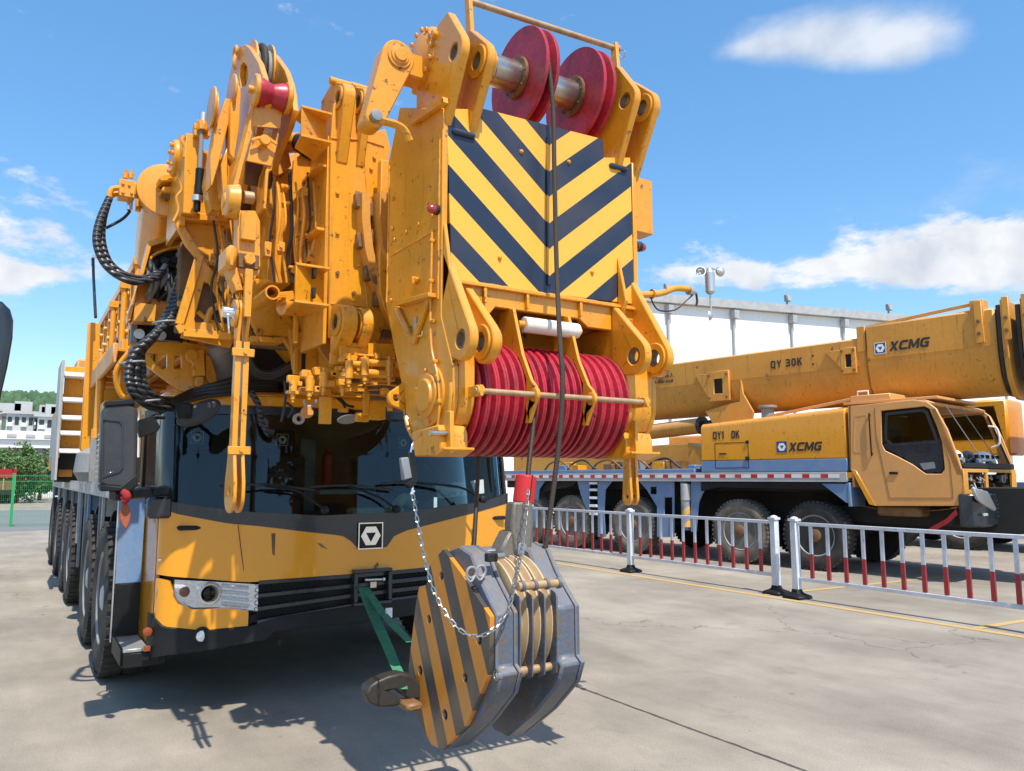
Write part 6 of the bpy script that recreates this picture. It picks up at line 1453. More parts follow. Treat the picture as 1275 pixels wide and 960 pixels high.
# left side: door below the window, door window, pillar, handle
zt_side = 1.40
mb = MB(); mb.prism([(CXM - CHW + .002, 5.95, .42), (CXM - CHW + .002, 5.95, 1.41), (CXM - CHW + .002, 7.0, 1.41), (CXM - CHW + .002, 7.0, .50), (CXM - CHW + .002, 6.5, .42)], (.03, 0, 0)); dr = cp(mb, 'door', 'yellow_cab', .004)
for (y0, y1, z0, z1) in ((5.95, 6.06, 1.41, 2.13), (6.88, 7.0, 1.41, 2.13)):
    mb = MB(); mb.prism([(CXM - CHW + .002, y0, z0), (CXM - CHW + .002, y1, z0), (CXM - CHW + .002 , y1, z1), (CXM - CHW + .002, y0 + .05, z1)], (.03, 0, 0)); mb.build('door_frame', 'yellow_cab', dr, .004)
mb = MB(); mb.box(CXM - CHW + .010, CXM - CHW + .016, 6.06, 6.88, 1.41, 2.13); mb.build('door_window', 'glass', dr)
mb = MB(); mb.prism([(CXM - CHW - .002, 6.04, 1.40), (CXM - CHW - .002, 6.9, 1.40), (CXM - CHW - .002, 6.9, 2.14), (CXM - CHW - .002, 6.04, 2.14)], (.01, 0, 0), [[V((CXM - CHW - .002, y, z)) for y, z in ((6.10, 1.46), (6.84, 1.46), (6.84, 2.08), (6.10, 2.08))]]); mb.build('window_frame', 'black', dr)
mb = MB(); c = on_x(179, 662, CXM - CHW); mb.box(c.x - .03, c.x - .001, c.y - .035, c.y + .035, c.z - .10, c.z + .09); mb.build('door_handle', 'black', dr, .01)
mb = MB(); c = on_x(200, 697, CXM - CHW); mb.cyl((c.x - .015, c.y, c.z), (c.x, c.y, c.z), .012, 10); mb.build('lock', 'chrome', dr)
mb = MB(); mb.box(CXM - CHW - .001, CXM - CHW + .0015, 5.93, 5.936, .45, 1.4); mb.build('door_seam', 'dark', dr)
mb = MB(); mb.box(CXM + CHW - .03, CXM + CHW, 5.95, 7.2, .45, 1.41); cp(mb, 'side_panel', 'yellow_cab', .004)
mb = MB(); mb.box(CXM - CHW + .035, CXM - CHW + .05, 6.9, 7.24, .5, 2.12); mb.box(CXM + CHW - .05, CXM + CHW - .03, 6.0, 7.24, 1.4, 2.12); cp(mb, 'rear_corner', 'yellow_cab')
# mirrors
mA = lambda u, v, y=5.25: on_y(u, v, y)
pts = [(127, 512), (133, 503), (160, 501), (169, 506), (172, 514), (171, 596), (166, 605), (158, 609), (130, 607), (124, 600)]
mb = MB(); mb.py(pts, 5.24, .13); mir = cp(mb, 'wing_mirror', 'mirror_black', .022, seg=3)
mb = MB(); mb.prism([mA(u, v, 5.238) for u, v in [(127, 520), (150, 522), (154, 528), (154, 582), (149, 588), (127, 595)]], (0, -.006, 0), [[mA(u, v, 5.238) for u, v in [(128.5, 523), (148.5, 525), (151.5, 530), (151.5, 580), (147, 585), (128.5, 591)]]]); mb.build('moulded_rim', 'charcoal', mir, .001)
mb = MB(); mb.prism([mA(u, v, 5.23) for u, v in [(150, 606), (170, 590), (172, 604), (164, 611), (126, 612), (124, 603)]], (0, .15, 0)); mb.build('lower_hood', 'black', mir, .006)
mb = MB(); mb.prism([mA(u, v, 5.23) for u, v in [(130, 500), (165, 496), (170, 503), (132, 506)]], (0, .12, 0)); mb.build('top_cap', 'black', mir, .006)
a = on_y(140, 617, 5.32); b = V((CXM - CHW + .02, 5.86, a.z + .02))
mb = MB(); mb.beam(a, b, .06, .07); mb.build('mirror_arm', 'charcoal', mir, .012)
mb = MB(); p = on_y(204, 632, 5.80); mb.box(p.x - .10, p.x + .06, 5.80, 5.92, p.z - .075, p.z + .075); mb.build('arm_mount', 'charcoal', mir, .02)
mb = MB(); a = on_y(205, 520, 5.6); b = on_y(178, 530, 5.45); mb.tube([a, a.lerp(b, .5) + V((0, 0, .02)), b], .012, 8); mb.py([(173, 523), (190, 517), (200, 531), (197, 537), (175, 545), (172, 535)], 5.42, .08); cp(mb, 'kerb_mirror', 'black', .01)
# convex front mirror
c = on_y(249, 513, 5.35)
mb = MB(); e = V((.62, 0, .36)).normalized(); e2 = V((-e.z, 0, e.x)); 
out = [c + e * .150 * math.cos(R(k)) + e2 * (.075 if math.sin(R(k)) < 0 else .062) * math.sin(R(k)) for k in range(0, 360, 12)]
mb.prism(out, (0, .07, 0)); fm = cp(mb, 'front_mirror', 'mirror_black', .025, seg=3)
mb = MB(); p = on_y(232, 511, 5.33); mb.box(p.x - .05, p.x + .04, 5.33, 5.42, p.z - .05, p.z + .05); mb.cyl(on_y(236, 517, 5.325), on_y(236, 517, 5.30), .012, 10); mb.build('mirror_clamp', 'black', fm, .015)
mb = MB(); mb.tube([on_y(232, 508, 5.40), on_y(222, 506, 5.6), on_y(218, 512, 5.9)], .016, 8); mb.build('mirror_stalk', 'black', fm)
# step well, side fender panel, tread, corner lamp block
mb = MB(); mb.box(.68, CXM - CHW - .012, 6.50, 6.53, .82, 1.46); st = part(mb, 'fender_panel', 'blue')
mb = MB(); mb.box(.672, .68, 6.50, 6.54, .40, 1.47); mb.build('edge_strip', 'alu', st, .002)
mb = MB(); mb.box(.68, CXM - CHW - .012, 6.50, 6.53, .45, .818); part(mb, 'lower_flap', 'black')
mb = MB(); mb.box(.70, CXM - CHW - .013, 5.98, 6.49, .415, .44); tr = part(mb, 'step', 'tread')
mb = MB(); mb.box(.685, .70, 5.98, 6.50, .33, .45); mb.box(.70, CXM - CHW + .1, 5.96, 6.5, .32, .412); mb.build('step_skirt', 'black', tr, .004)
mb = MB(); p0 = on_y(186, 818, 5.93); mb.prism([(p0.x, 5.93, .36), (CXM - CHW + .05, 5.86, .36), (CXM - CHW + .05, 5.86, .66), (CXM - CHW - .02, 5.9, .68), (p0.x - .0, 5.95, .52)], (0, .05, 0)); cb = part(mb, 'bumper_corner', 'black', bevel=.01)
for z, rr in ((.56, .0301), (.45, .02)):
    x = CXM - CHW - .035; 
    mb = MB(); mb.lathe((x, 5.905, z), (x, 0, z), [(0, rr), (.03, rr), (.034, rr * .8)], 20) if rr > .03 else mb.box(x - .022, x + .022, 5.875, 5.9, z - .018, z + .018); mb.build('side_marker', 'amber', cb, .003)
mb = MB(); mb.cyl(on_y(348, 795, 5.6), on_y(348, 803, 5.6) , .016, 8); mb.box(3.0, 3.1, 5.62, 5.68, .42, .5); cp(mb, 'tow_stub', 'black')

# chassis, deck, guards and wheels
mb = MB(); mb.box(1.35, 3.25, 6.2, 18.2, .55, 1.15); part(mb, 'chassis_frame', 'dark', bevel=.01)
mb = MB(); mb.box(.70, 3.85, 7.32, 18.4, 1.44, 1.53); dk = part(mb, 'deck', 'grey', bevel=.008)
mb = MB(); mb.box(.675, .699, 6.54, 18.4, 1.43, 1.56); mb.build('deck_edge', 'lightgrey', dk, .004)
mb = MB()
for i in range(60): y = 6.6 + i * .195; mb.box(.668, .674, y, y + .02, 1.45, 1.54)
mb.build('deck_rib', 'alu', dk)
mb = MB(); mb.box(.70, .88, 6.54, 7.31, 1.44, 1.50); mb.build('step_plate', 'tread', dk)
for y, z0, w_, m_ in ((7.95, 1.0, .04, 'lightgrey'), (8.2, .95, .04, 'grey'), (9.50, .55, .08, 'blue'), (9.9, .35, .07, 'grey'), (10.6, .55, .06, 'grey'), (11.0, .8, .06, 'lightgrey'), (12.3, .75, .05, 'grey'), (13.9, .40, .10, 'grey'), (14.3, .9, .08, 'grey'), (16.0, .5, .12, 'lightgrey'), (17.9, .45, .14, 'grey'), (18.3, .2, .06, 'lightgrey')):
    mb = MB(); mb.box(.69, .72, y, y + w_ * .8, z0, 1.43); mb.box(.72, .95, y + w_ * .3, y + w_ * .7, 1.25, 1.43); part(mb, 'guard_strut', m_)
mb = MB(); mb.box(.86, 1.25, 9.7, 10.75, .60, 1.42); part(mb, 'outrigger_box', 'blue', bevel=.01)
mb = MB(); mb.box(.90, 1.15, 13.9, 14.15, .6, 1.42); part(mb, 'tool_box', 'grey', bevel=.01)
def wheel(parent, x0, y, side=-1, r=.62, w_=.36, mat='tyre', rim='grey', frame=None, deep=.12, lugs=True, hubmat='lightgrey'):
    """tyre + rim; side -1: outer face looks towards -x; x0 is the outer face"""
    s = -side
    X = lambda d: (x0 + s * d, y, r)
    mb = MB(); prof = [(.035, r * .58), (.012, r * .64), (0, r * .74), (.0, r * .82), (.012, r * .90), (.03, r * .955), (.05, r * .975), (w_ / 2, r * .985), (w_ - .05, r * .975), (w_ - .02, r * .93), (w_, r * .8), (w_ - .03, r * .58)]
    a = V((x0, y, r)); mb.lathe(a, a + V((s, 0, 0)), prof, 56)
    if lugs:
        n = 44
        for k in range(n):
            for (d0, d1, off) in ((.015, w_ * .47, 0), (w_ * .53, w_ - .015, .5)):
                an = 2 * math.pi * (k + off) / n; da = 2 * math.pi / n * .30
                q = []
                for aa in (an - da, an + da):
                    q.append((aa, r * .965)); 
                p = [V((x0 + s * d0, y + rr * math.cos(aa), r + rr * math.sin(aa))) for aa, rr in ((an - da, r * .95), (an + da, r * .95), (an + da * .9, r * .999), (an - da * .9, r * .999))]
                mb.prism(p, (s * (d1 - d0), 0, 0))
    tn = mb.build('wheel', mat, parent, 0, angle=30)
    mb = MB(); mb.lathe(a + V((s * .02, 0, 0)), a + V((s * 2, 0, 0)), [(0, r * .575), (0.0, r * .60), (.03, r * .60), (w_ - .06, r * .60), (w_ - .06, r * .05), (deep + .03, r * .05), (deep + .03, r * .30), (deep, r * .42), (.035, r * .53), (.02, r * .55), (0, r * .575)], 44, caps=False)
    rm = mb.build('rim', rim, tn, 0)
    mb = MB(); mb.lathe(a + V((s * (deep + .03), 0, 0)), a + V((-s, 0, 0)), [(0, r * .26), (.05, r * .25), (.055, r * .2), (.11, r * .18), (.13, r * .12)], 28)
    for k in range(10): an = R(36 * k); mb.bolt(a + V((s * (deep + .002), r * .35 * math.cos(an), r * .35 * math.sin(an))), (-s, 0, 0), .018, .03)
    mb.build('hub', hubmat, tn, 0)
    return tn
for y in (7.3, 8.8, 11.7, 13.05, 15.1, 17.1):
    wheel(C1, .645, y, rim='grey'); wheel(C1, 3.86, y, side=1, rim='grey')
    mb = MB(); mb.cyl((1.05, y, .62), (3.5, y, .62), .10, 16); part(mb, 'axle', 'dark', bevel=0)
for y in (7.3, 8.8): 
    mb = MB(); mb.prism([(.74, y + .72 * math.cos(R(a)), .64 + .72 * math.sin(R(a))) for a in range(25, 156, 10)] + [(.74, y + .69 * math.cos(R(a)), .64 + .69 * math.sin(R(a))) for a in range(155, 24, -10)], (.55, 0, 0)); part(mb, 'mudguard', 'black', bevel=0)
# ================================================================ ropes, hook block, chain, sling, tied rags
rp = MB()
rope_pts = [on_y(686, 58, 3.10)]
mb = MB(); mb.tube([V((XL + .58, UX_Y - .12, UX_Z + .20)), V((XL + .58, UX_Y - .20, UX_Z + .13)), V((XL + .575, UX_Y - .24, UX_Z + .0)), on_y(689, 140, 3.14), on_y(690, 200, 3.12), on_y(693, 330, 3.08), on_y(697, 420, 2.98), on_y(700.5, 478, 2.93), on_y(695, 560, 2.95), on_y(682, 660, 2.97), on_y(672, 735, 3.0), on_y(667, 762, 3.04)], .0125, 10); mb.build('hoist_rope', 'rope', C1, 0)
mb = MB(); mb.tube([on_y(668, 480, 3.05), on_y(664, 530, 3.04), on_y(659, 575, 3.04), on_y(657, 598, 3.04)], .012, 10); mb.build('hoist_rope', 'rope', C1, 0)
mb = MB(); mb.tube([on_y(596, 560, 3.32), on_y(594, 610, 3.30), on_y(590, 682, 3.25)], .011, 10); mb.build('hoist_rope', 'rope', C1, 0)

XB = 1.66
HB = thing('hook_block', tuple(on_x(560, 860, XB)), 'striped orange and grey hook block with pale sheaves hanging below the boom head', 'hook block')
def hpart(mb, name, mat, bevel=.005, par=None, **k): return mb.build(name, mat, par or HB, bevel, **k)
out = [(552, 684), (536, 701), (531, 728), (522, 731), (518, 750), (509, 828), (509, 873), (519, 891), (537, 927), (551, 934), (580, 903), (601, 857), (609, 836), (610, 768), (575, 715)]
P_o = [on_x(u, v, XB) for u, v in out]
def bstripe(N, L, sp):
    q = mth(N, L, 'ADD', sp.outputs['Z'], mth(N, L, 'MULTIPLY', sp.outputs['Y'], -1.9)); 
    return mth(N, L, 'LESS_THAN', mth(N, L, 'FRACT', mth(N, L, 'DIVIDE', mth(N, L, 'ADD', q, .06), .40)), .50)
M['block_stripe'] = striped('orange and grey block stripes', (.62, .225, .02), (.062, .054, .048), bstripe, .45, .55)
holes_px = [(549.5, 717, .020), (534, 771, .021), (523, 835, .024), (579, 844, .021), (554, 890, .024), (596, 796, .024)]
mb = MB(); mb.prism(P_o, (.022, 0, 0), [circ_x(on_x(u, v, XB), r) for u, v, r in holes_px]); hpart(mb, 'cheek_plate', 'block_stripe', 0)
for u, v, r in holes_px:
    c = on_x(u, v, XB + .012); mb = MB(); mb.cyl(c, c + V((.012, 0, 0)), r * .98, 20); o = hpart(mb, 'bolt_pocket', 'dark', 0)
    mb = MB(); mb.bolt(c + V((.0, 0, 0)), (-1, 0, 0), r * .55, .008); mb.build('bolt', 'grey', o, .001)
# thick cheek weights: outline of the plate grown a little towards the viewer
def cheek(x, th, dy=0.0, dz=0.0, grow=1.03):
    cy = sum(p.y for p in P_o) / len(P_o); cz = sum(p.z for p in P_o) / len(P_o)
    out2 = [(565, 680), (552, 686), (537, 701), (531, 728), (519, 750), (511, 828), (511, 873), (521, 891), (538, 926), (553, 934), (586, 903), (612, 868), (618, 842), (612, 832), (612, 766), (590, 720), (580, 690)]
    pts = [on_x(u, v, XB) for u, v in out2]
    return MB().prism([(x, p.y + dy, p.z + dz) for p in pts], (th, 0, 0))
hpart(cheek(XB + .0235, .085), 'cheek_weight', 'block_blue', .008)
hpart(cheek(XB + .110, .02), 'cheek_inner', 'block_blue', .004)
# blue top sheet folded over the front slope of the left cheek with split pins
xf = XB + .024
top_px = [(552, 684), (580, 681), (600, 683), (618, 690), (634, 735), (637, 757), (642, 830), (635, 838), (612, 836), (611, 766), (575, 712)]
# right cheek
XRc = XB + .325
hpart(cheek(XRc, .10, -.0, 0), 'cheek_weight', 'block_blue', .010)
hpart(cheek(XRc + .101, .022, -.0, 0), 'cheek_plate', 'block_blue', .004)
ax = on_x(585, 775, XB)
SY, SZ = ax.y + .02, ax.z - .01
rS = .27; SY = min(p.y for p in P_o) + rS + .005; SZ = on_x(600, 783, XB).z
for k in range(3):
    x0 = XB + .142 + k * .062
    mb = MB(); mb.lathe((x0, SY, SZ), (x0 + 1, SY, SZ), [(0, .08), (0, rS - .03), (.004, rS), (.012, rS), (.024, rS - .03), (.036, rS - .03), (.048, rS), (.056, rS), (.060, rS - .03), (.060, .08)], 64); hpart(mb, 'sheave', 'nylon', .001)
for k in range(4):
    x0 = XB + .132 + k * .062
    mb = MB(); mb.prism([(x0, y, z) for y, z in ((SY - rS - .025, SZ + .12), (SY - rS - .028, SZ - .05), (SY - rS - .02, SZ - .2), (SY - rS + .03, SZ - .22), (SY - rS + .02, SZ + .14))], (.008, 0, 0)); hpart(mb, 'separator', 'block_blue', .002)
for v in (727, 835):
    c = on_x(636, v, XB + .14); yb = min(p.y for p in P_o) - .02 + (0 if v < 800 else .05)
    mb = MB(); mb.cyl((XB + .12, yb, c.z), (XRc + .02, yb, c.z), .018, 18); hpart(mb, 'retaining_rod', 'rust_steel', 0)
    for k in range(4):
        mb = MB(); mb.cyl((XB + .135 + k * .062, yb, c.z), (XB + .150 + k * .062, yb, c.z), .024, 16); hpart(mb, 'rod_spacer', 'block_blue', .002)
mb = MB(); mb.cyl((XB + .03, SY, SZ), (XRc + .09, SY, SZ), .06, 28); hpart(mb, 'axle', 'steel', 0)
# top cross sheets with pockets
tl = on_x(565, 680, XB)
mb = MB(); mb.box(XB + .14, XRc, tl.y - .02, tl.y + .12, tl.z - .10, tl.z - .02); hpart(mb, 'crosshead', 'block_blue', .008)
a = on_x(590, 722, XB + .024); 
for (u, v) in ((578, 694), (612, 745)):
    c = on_y(u, v, on_x(590, 712, XB).y - .02)
    mb = MB(); mb.box(XB + .05, XB + .10, c.y - .012, c.y + .02, c.z - .025, c.z + .01); o = hpart(mb, 'lock_pocket', 'dark', .003)
    mb = MB(); mb.cyl((XB + .085, c.y - .02, c.z), (XB + .12, c.y - .02, c.z), .016, 14); mb.build('lock_pin', 'steel', o)
for (u, v) in ((587, 713), (599, 711)):
    c = on_y(u, v, on_x(588, 718, XB).y - .035); mb = MB(); mb.tube([c + V((.022 * math.cos(R(k)), 0, .022 * math.sin(R(k)))) for k in range(0, 361, 30)], .006, 8, smooth=2); mb.tube([c + V((.02, 0, -.01)), c + V((-.01, -.01, -.035)), c + V((-.03, 0, -.01))], .005, 6); hpart(mb, 'split_pin', 'grey', 0)
mb = MB(); c = on_x(618, 841, XB + .02); mb.cyl(c, c + V((.02, -.02, .0)), .014, 12); mb.tube([c + V((.0, .018 * math.cos(R(k)), .018 * math.sin(R(k)))) for k in range(0, 361, 40)], .003, 6); hpart(mb, 'grease_fitting', 'steel', 0)
# lower ears and hook shank plates
hk = on_x(575, 870, XB + .25)
mb = MB(); mb.lathe((XB + .2, hk.y + .02, SZ - .26), (XRc, hk.y + .02, SZ - .26), [(0, .13), (.2, .13)], 36); hpart(mb, 'trunnion', 'block_blue', .004)
# big curved hook, swung back below the block
mb = MB(); hy = 3.6
mb.prism([on_y(u, v, 3.38) for u, v in [(456, 864), (460, 855), (470, 848), (484, 842), (500, 838), (516, 842), (526, 855), (524, 870), (513, 873), (503, 867), (494, 859), (484, 861), (496, 868), (502, 876), (492, 880), (472, 881), (460, 876)]], (0, .085, 0)); hpart(mb, 'hook', 'hook', .022, seg=3)
mb = MB(); mb.box(*sorted((on_y(500, 870, 3.36).x, on_y(520, 870, 3.36).x)), 3.3, 3.42, on_y(510, 882, 3.36).z, on_y(510, 872, 3.36).z); hpart(mb, 'hook_latch', 'brown', .01)
# wedge socket and red guard
WS = thing('wedge_socket', tuple(on_y(650, 690, 3.02)), 'greasy brown rope wedge socket between red guard and hook block', 'rope socket')
mb = MB(); mb.prism([on_y(u, v, 2.99) for u, v in [(640, 625), (664, 625), (665, 652), (662, 690), (655, 700), (648, 700), (641, 688), (637, 655)]], (0, .07, 0)); mb.build('socket_body', 'wedge', WS, .012, seg=2)
mb = MB(); mb.prism([on_y(u, v, 3.0) for u, v in [(636, 660), (627, 678), (622, 690), (634, 700), (646, 700), (658, 692), (662, 668)]], (0, .10, 0)); mb.build('socket_fork', 'wedge', WS, .01)
mb = MB(); c = on_y(650, 684, 2.985); mb.cyl(c, c + V((0, .1, 0)), .03, 20); mb.build('socket_pin', 'grey', WS, .003)
RG = thing('rope_weight', tuple(on_y(654, 605, 3.03)), 'bright red cylindrical rope guard clamped above the wedge socket', 'weight')
c = on_y(655.5, 592, 3.04); d = on_y(652, 622, 3.04)
mb = MB(); mb.lathe(c, d, [(0, .025), (0, .044), (.006, .050), (.125, .050), (.13, .045), (.13, .02)], 28); mb.build('shell', 'sign_red', RG, .001)
mb = MB(); mb.beam(c + V((.0, -.051, 0)), d + V((.0, -.051, 0)), .004, .004, (0, 1, 0)); mb.build('split_line', 'dark', RG)
# chain
def chain(pts, name, label, link=.030, wd=.010, wire=.0028):
    P = []
    for i in range(len(pts) - 1):
        P.append(V(pts[i]))
    P.append(V(pts[-1]))
    # resample a smooth curve at equal steps
    Q = [P[0] * 2 - P[1]] + P + [P[-1] * 2 - P[-2]]; C = []
    for i in range(1, len(Q) - 2):
        for k in range(40):
            t = k / 40; a, b, c, d = Q[i - 1], Q[i], Q[i + 1], Q[i + 2]
            C.append(.5 * ((2 * b) + (c - a) * t + (2 * a - 5 * b + 4 * c - d) * t * t + (3 * b - a - 3 * c + d) * t ** 3))
    pts2 = [C[0]]; acc = 0; pitch = link * .78
    for a, b in zip(C[:-1], C[1:]):
        acc += (b - a).length
        if acc >= pitch: pts2.append(b); acc = 0
    mb = MB()
    for i in range(len(pts2) - 1):
        a, b = pts2[i], pts2[i + 1]; m_ = (a + b) / 2; d = (b - a).normalized(); s_ = d.cross(V((0.3, 1, 0.1))).normalized(); 
        if i % 2: s_ = d.cross(s_).normalized()
        loop = []
        h = link / 2 - wd / 2
        for k in range(0, 5): an = R(-90 + 45 * k); loop.append(m_ + d * (h + wd * .5 * math.cos(an)) + s_ * wd * .6 * math.sin(an))
        for k in range(0, 5): an = R(90 + 45 * k); loop.append(m_ + d * (-h + wd * .5 * math.cos(an)) + s_ * wd * .6 * math.sin(an))
        loop.append(loop[0]); mb.tube(loop, wire, 5, smooth=0)
    o = mb.build('chain', 'steel', None, 0, org=pts[0]); tag(o, label, 'chain', 'thin steel chains'); o.name = name; return o
ych = min(p.y for p in P_o) - .05
chain([on_y(514, 616, 2.98), on_y(520, 650, 2.92), on_y(529, 695, 2.86), on_y(540, 735, 2.80), on_y(558, 768, 2.74), on_y(578, 788, 2.70), on_y(597, 792, 2.67), on_y(615, 783, 2.68), on_y(632, 760, 2.70), on_y(643, 720, 2.76), on_y(650, 680, 2.84), on_y(655, 640, 2.92), on_y(658, 605, 2.96)], 'chain', 'long thin steel chain drooping in a U across the front of the hook block')
LS = thing('limit_switch', tuple(on_y(510, 585, 2.99)), 'grey and black hoist limit switch dangling from a lanyard in front of the windscreen', 'switch')
mb = MB(); mb.prism([on_y(u, v, 2.98) for u, v in [(500, 570), (511, 569), (515, 595), (503, 598)]], (0, .03, 0)); mb.build('housing', 'grey', LS, .004)
mb = MB(); mb.prism([on_y(u, v, 2.975) for u, v in [(508, 562), (516, 564), (520, 598), (514, 608), (505, 602), (514, 596)]], (0, .03, 0)); mb.build('bracket', 'black', LS, .003)
mb = MB(); mb.tube([on_y(523, 541, 3.05), on_y(514, 552, 3.0), on_y(511, 566, 2.99)], .004, 6); mb.tube([on_y(510, 600, 2.98), on_y(514, 607, 2.98), on_y(512, 615, 2.98), on_y(516, 611, 2.98)], .005, 6); mb.build('shackle', 'chrome', LS)
# green webbing sling from the towing box to the hook
SG = thing('lifting_sling', tuple(on_y(455, 735, 5.42)), 'green webbing sling tied from the towing pin to the hanging hook', 'sling')
def web(pts, w0, w1):
    pts = [V(p) for p in pts]; vs = []; fs = []; n = len(pts)
    mb = MB()
    for i in range(n - 1):
        wa = w0 + (w1 - w0) * i / (n - 1); wb = w0 + (w1 - w0) * (i + 1) / (n - 1)
        s1 = RT * wa / 2; s2 = RT * wb / 2
        mb.prism([pts[i] - s1, pts[i] + s1, pts[i + 1] + s2, pts[i + 1] - s2], (.0, .006, 0))
    return mb
web([on_y(453, 731, 5.44), on_y(460, 752, 5.1), on_y(470, 776, 4.6), on_y(482, 803, 4.1), on_y(492, 827, 3.7), on_y(499, 842, 3.45), on_y(503, 858, 3.37)], .085, .035).build('strap', 'sling', SG)
web([on_y(456, 733, 5.43), on_y(466, 748, 5.1), on_y(478, 765, 4.6), on_y(492, 780, 4.1), on_y(503, 791, 3.75), on_y(512, 800, 3.55)], .06, .045).build('strap', 'sling', SG)
mb = MB(); c = on_y(484, 763, 4.62); mb.box(c.x - .02, c.x + .02, c.y - .01, c.y + .005, c.z - .03, c.z + .03); mb.build('sewn_label', 'white', SG)
# red rag tied to the mirror arm
RGG = thing('tied_rag', tuple(on_y(155, 625, 5.25)), 'faded red and orange rag knotted on the mirror arm', 'rag')
mb = MB(); mb.tube([on_y(153, 612, 5.22), on_y(158, 617, 5.20), on_y(156, 624, 5.21), on_y(152, 618, 5.22)], [.02, .024, .02, .014], 10); mb.build('knot', 'pink', RGG)
mb = MB(); mb.prism([on_y(u, v, 5.24) for u, v in [(155, 624), (161, 631), (163, 642), (161, 652), (157, 660), (153, 655), (149, 646), (150, 636), (152, 629)]], (0, .02, 0)); mb.build('tail', 'cloth', RGG, .005)
# black door mirror of a neighbouring lorry at the left edge of the view, on its own bracket
NM = thing('lorry_mirror', (-.35, 1.6, .9), 'black rounded lorry mirror poking in at the left edge', 'mirror')
yn = 1.35
out = [on_y(u, v, yn) for u, v in [(-75, 372), (-20, 369), (5, 374), (15, 384), (19, 398), (18, 420), (12, 455), (4, 490), (0, 512), (-12, 520), (-80, 520)]]
mb = MB(); mb.prism(out, (-.02, .10, 0)); mb.build('shell', 'charcoal', NM, .012, seg=3)
mb = MB(); q = on_y(-40, 515, yn + .05); mb.tube([q, q + V((-.02, .0, -.3)), q + V((-.25, .05, -.5)), q + V((-.7, .1, -.55))], .02, 12); mb.build('stalk', 'black', NM)
# ================================================================ the older crane parked behind the barriers
A2 = R(8.3)
O2 = on_z(1015, 711)
C2 = thing('crane_truck', tuple(O2), 'weathered yellow truck crane with blue chassis and windscreenless cab behind the white barriers', 'crane', 'yellow truck cranes', rz=A2)
E2x = V((math.cos(A2), math.sin(A2), 0)); E2y = V((-math.sin(A2), math.cos(A2), 0))
def loc2(p): d = V(p) - O2; return V((d.dot(E2x), d.dot(E2y), p.z))
def S2(u, v, xl=0.0):
    d = ray(u, v); t = (xl + O2.dot(E2x) - EYE.dot(E2x)) / d.dot(E2x); return loc2(EYE + d * t)
def Y2(u, v, yl):
    d = ray(u, v); t = (yl + O2.dot(E2y) - EYE.dot(E2y)) / d.dot(E2y); return loc2(EYE + d * t)
def p2(mb, name, mat, parent=None, bevel=.006, **k): return mb.build(name, mat, parent or C2, bevel, org=None, **k)
def plate2(px, x, th, holes=()): return MB().prism([S2(u, v, x) for u, v in px], (th, 0, 0), [[S2(u, v, x) for u, v in h] for h in holes])
for y, m_ in ((0.0, 'tyre'), (1.5, 'tyre_worn'), (4.12, 'tyre'), (5.95, 'tyre'), (7.4, 'tyre')):
    wheel(C2, .02, y, r=.60, w_=.34, mat=m_ if m_ != 'tyre' else 'tyre_worn' if y else 'tyre', rim='grey', deep=.10, hubmat='brown')
    wheel(C2, 2.5, y, side=1, r=.60, w_=.34, rim='grey')
    mb = MB(); mb.cyl((.35, y, .6), (2.2, y, .6), .11, 14); p2(mb, 'axle', 'dark')
mb = MB(); mb.box(.75, 1.75, -3.2, 8.6, .75, 1.45); p2(mb, 'chassis_frame', 'dark', bevel=.01)
mb = MB(); mb.box(.35, 2.2, -.7, 8.6, 1.35, 1.54); p2(mb, 'frame_rail', 'dark', bevel=.01)
mb = MB(); mb.box(-.02, 2.5, -.66, 8.6, 1.545, 1.60); dk2 = p2(mb, 'deck', 'grey')
mb = MB(); mb.box(-.045, -.021, -.66, 8.6, 1.53, 1.70); sr = p2(mb, 'deck_rail', 'lightgrey', bevel=.003)
def rw(N, L, sp):
    f = mth(N, L, 'FRACT', mth(N, L, 'DIVIDE', sp.outputs['Y'], .34)); return mth(N, L, 'LESS_THAN', f, .40)
M['reflect'] = striped('red and white reflective tape', (.72, .70, .66), (.50, .02, .02), rw, .35, .25)
mb = MB(); mb.box(-.050, -.046, -.55, 8.6, 1.60, 1.665); mb.build('reflective_tape', 'reflect', sr)
mb = MB(); mb.box(.0, .9, 2.45, 8.6, 1.605, 1.78); p2(mb, 'rear_box', 'blue')
# blue side skirts between the wheels
def skirt(px, x=.03, th=.03, holes=(), mat='blue', nm='side_skirt', bevel=.006): return p2(plate2(px, x, th, holes), nm, mat, bevel=bevel)
c7 = lambda x, y: (640 + x / 3.036, 560 + y / 3.036)
skirt([c7(*p) for p in [(465, 112), (605, 112), (605, 330), (540, 330), (540, 215), (500, 150)]], holes=[[c7(*p) for p in [(515, 140), (538, 140), (538, 168), (515, 168)]], [c7(*p) for p in [(568, 180), (598, 180), (598, 245), (568, 245)]]])
skirt([c7(*p) for p in [(668, 112), (760, 112), (735, 130), (712, 165), (698, 200), (692, 260), (688, 310), (668, 310)]])
for x0 in (.10, .25):
    mb = MB(); a = S2(*c7(628, 120), x0); b = S2(*c7(660, 320), x0); mb.box(x0, x0 + .10, b.y, a.y, .55, 1.52); p2(mb, 'jack_housing', 'blue' if x0 < .2 else 'dark')
a = S2(*c7(646, 130), .0); mb = MB(); mb.cyl((.02, a.y, 1.15), (.02, a.y, 1.48), .10, 20); p2(mb, 'jack_cylinder', 'lightgrey')
def jk(N, L, sp):
    return mth(N, L, 'LESS_THAN', mth(N, L, 'FRACT', mth(N, L, 'DIVIDE', mth(N, L, 'ADD', sp.outputs['Z'], sp.outputs['Y']), .28)), .5)
M['jack'] = striped('yellow and grey jack stripes', (.70, .40, .10), (.25, .27, .30), jk, .5, .4)
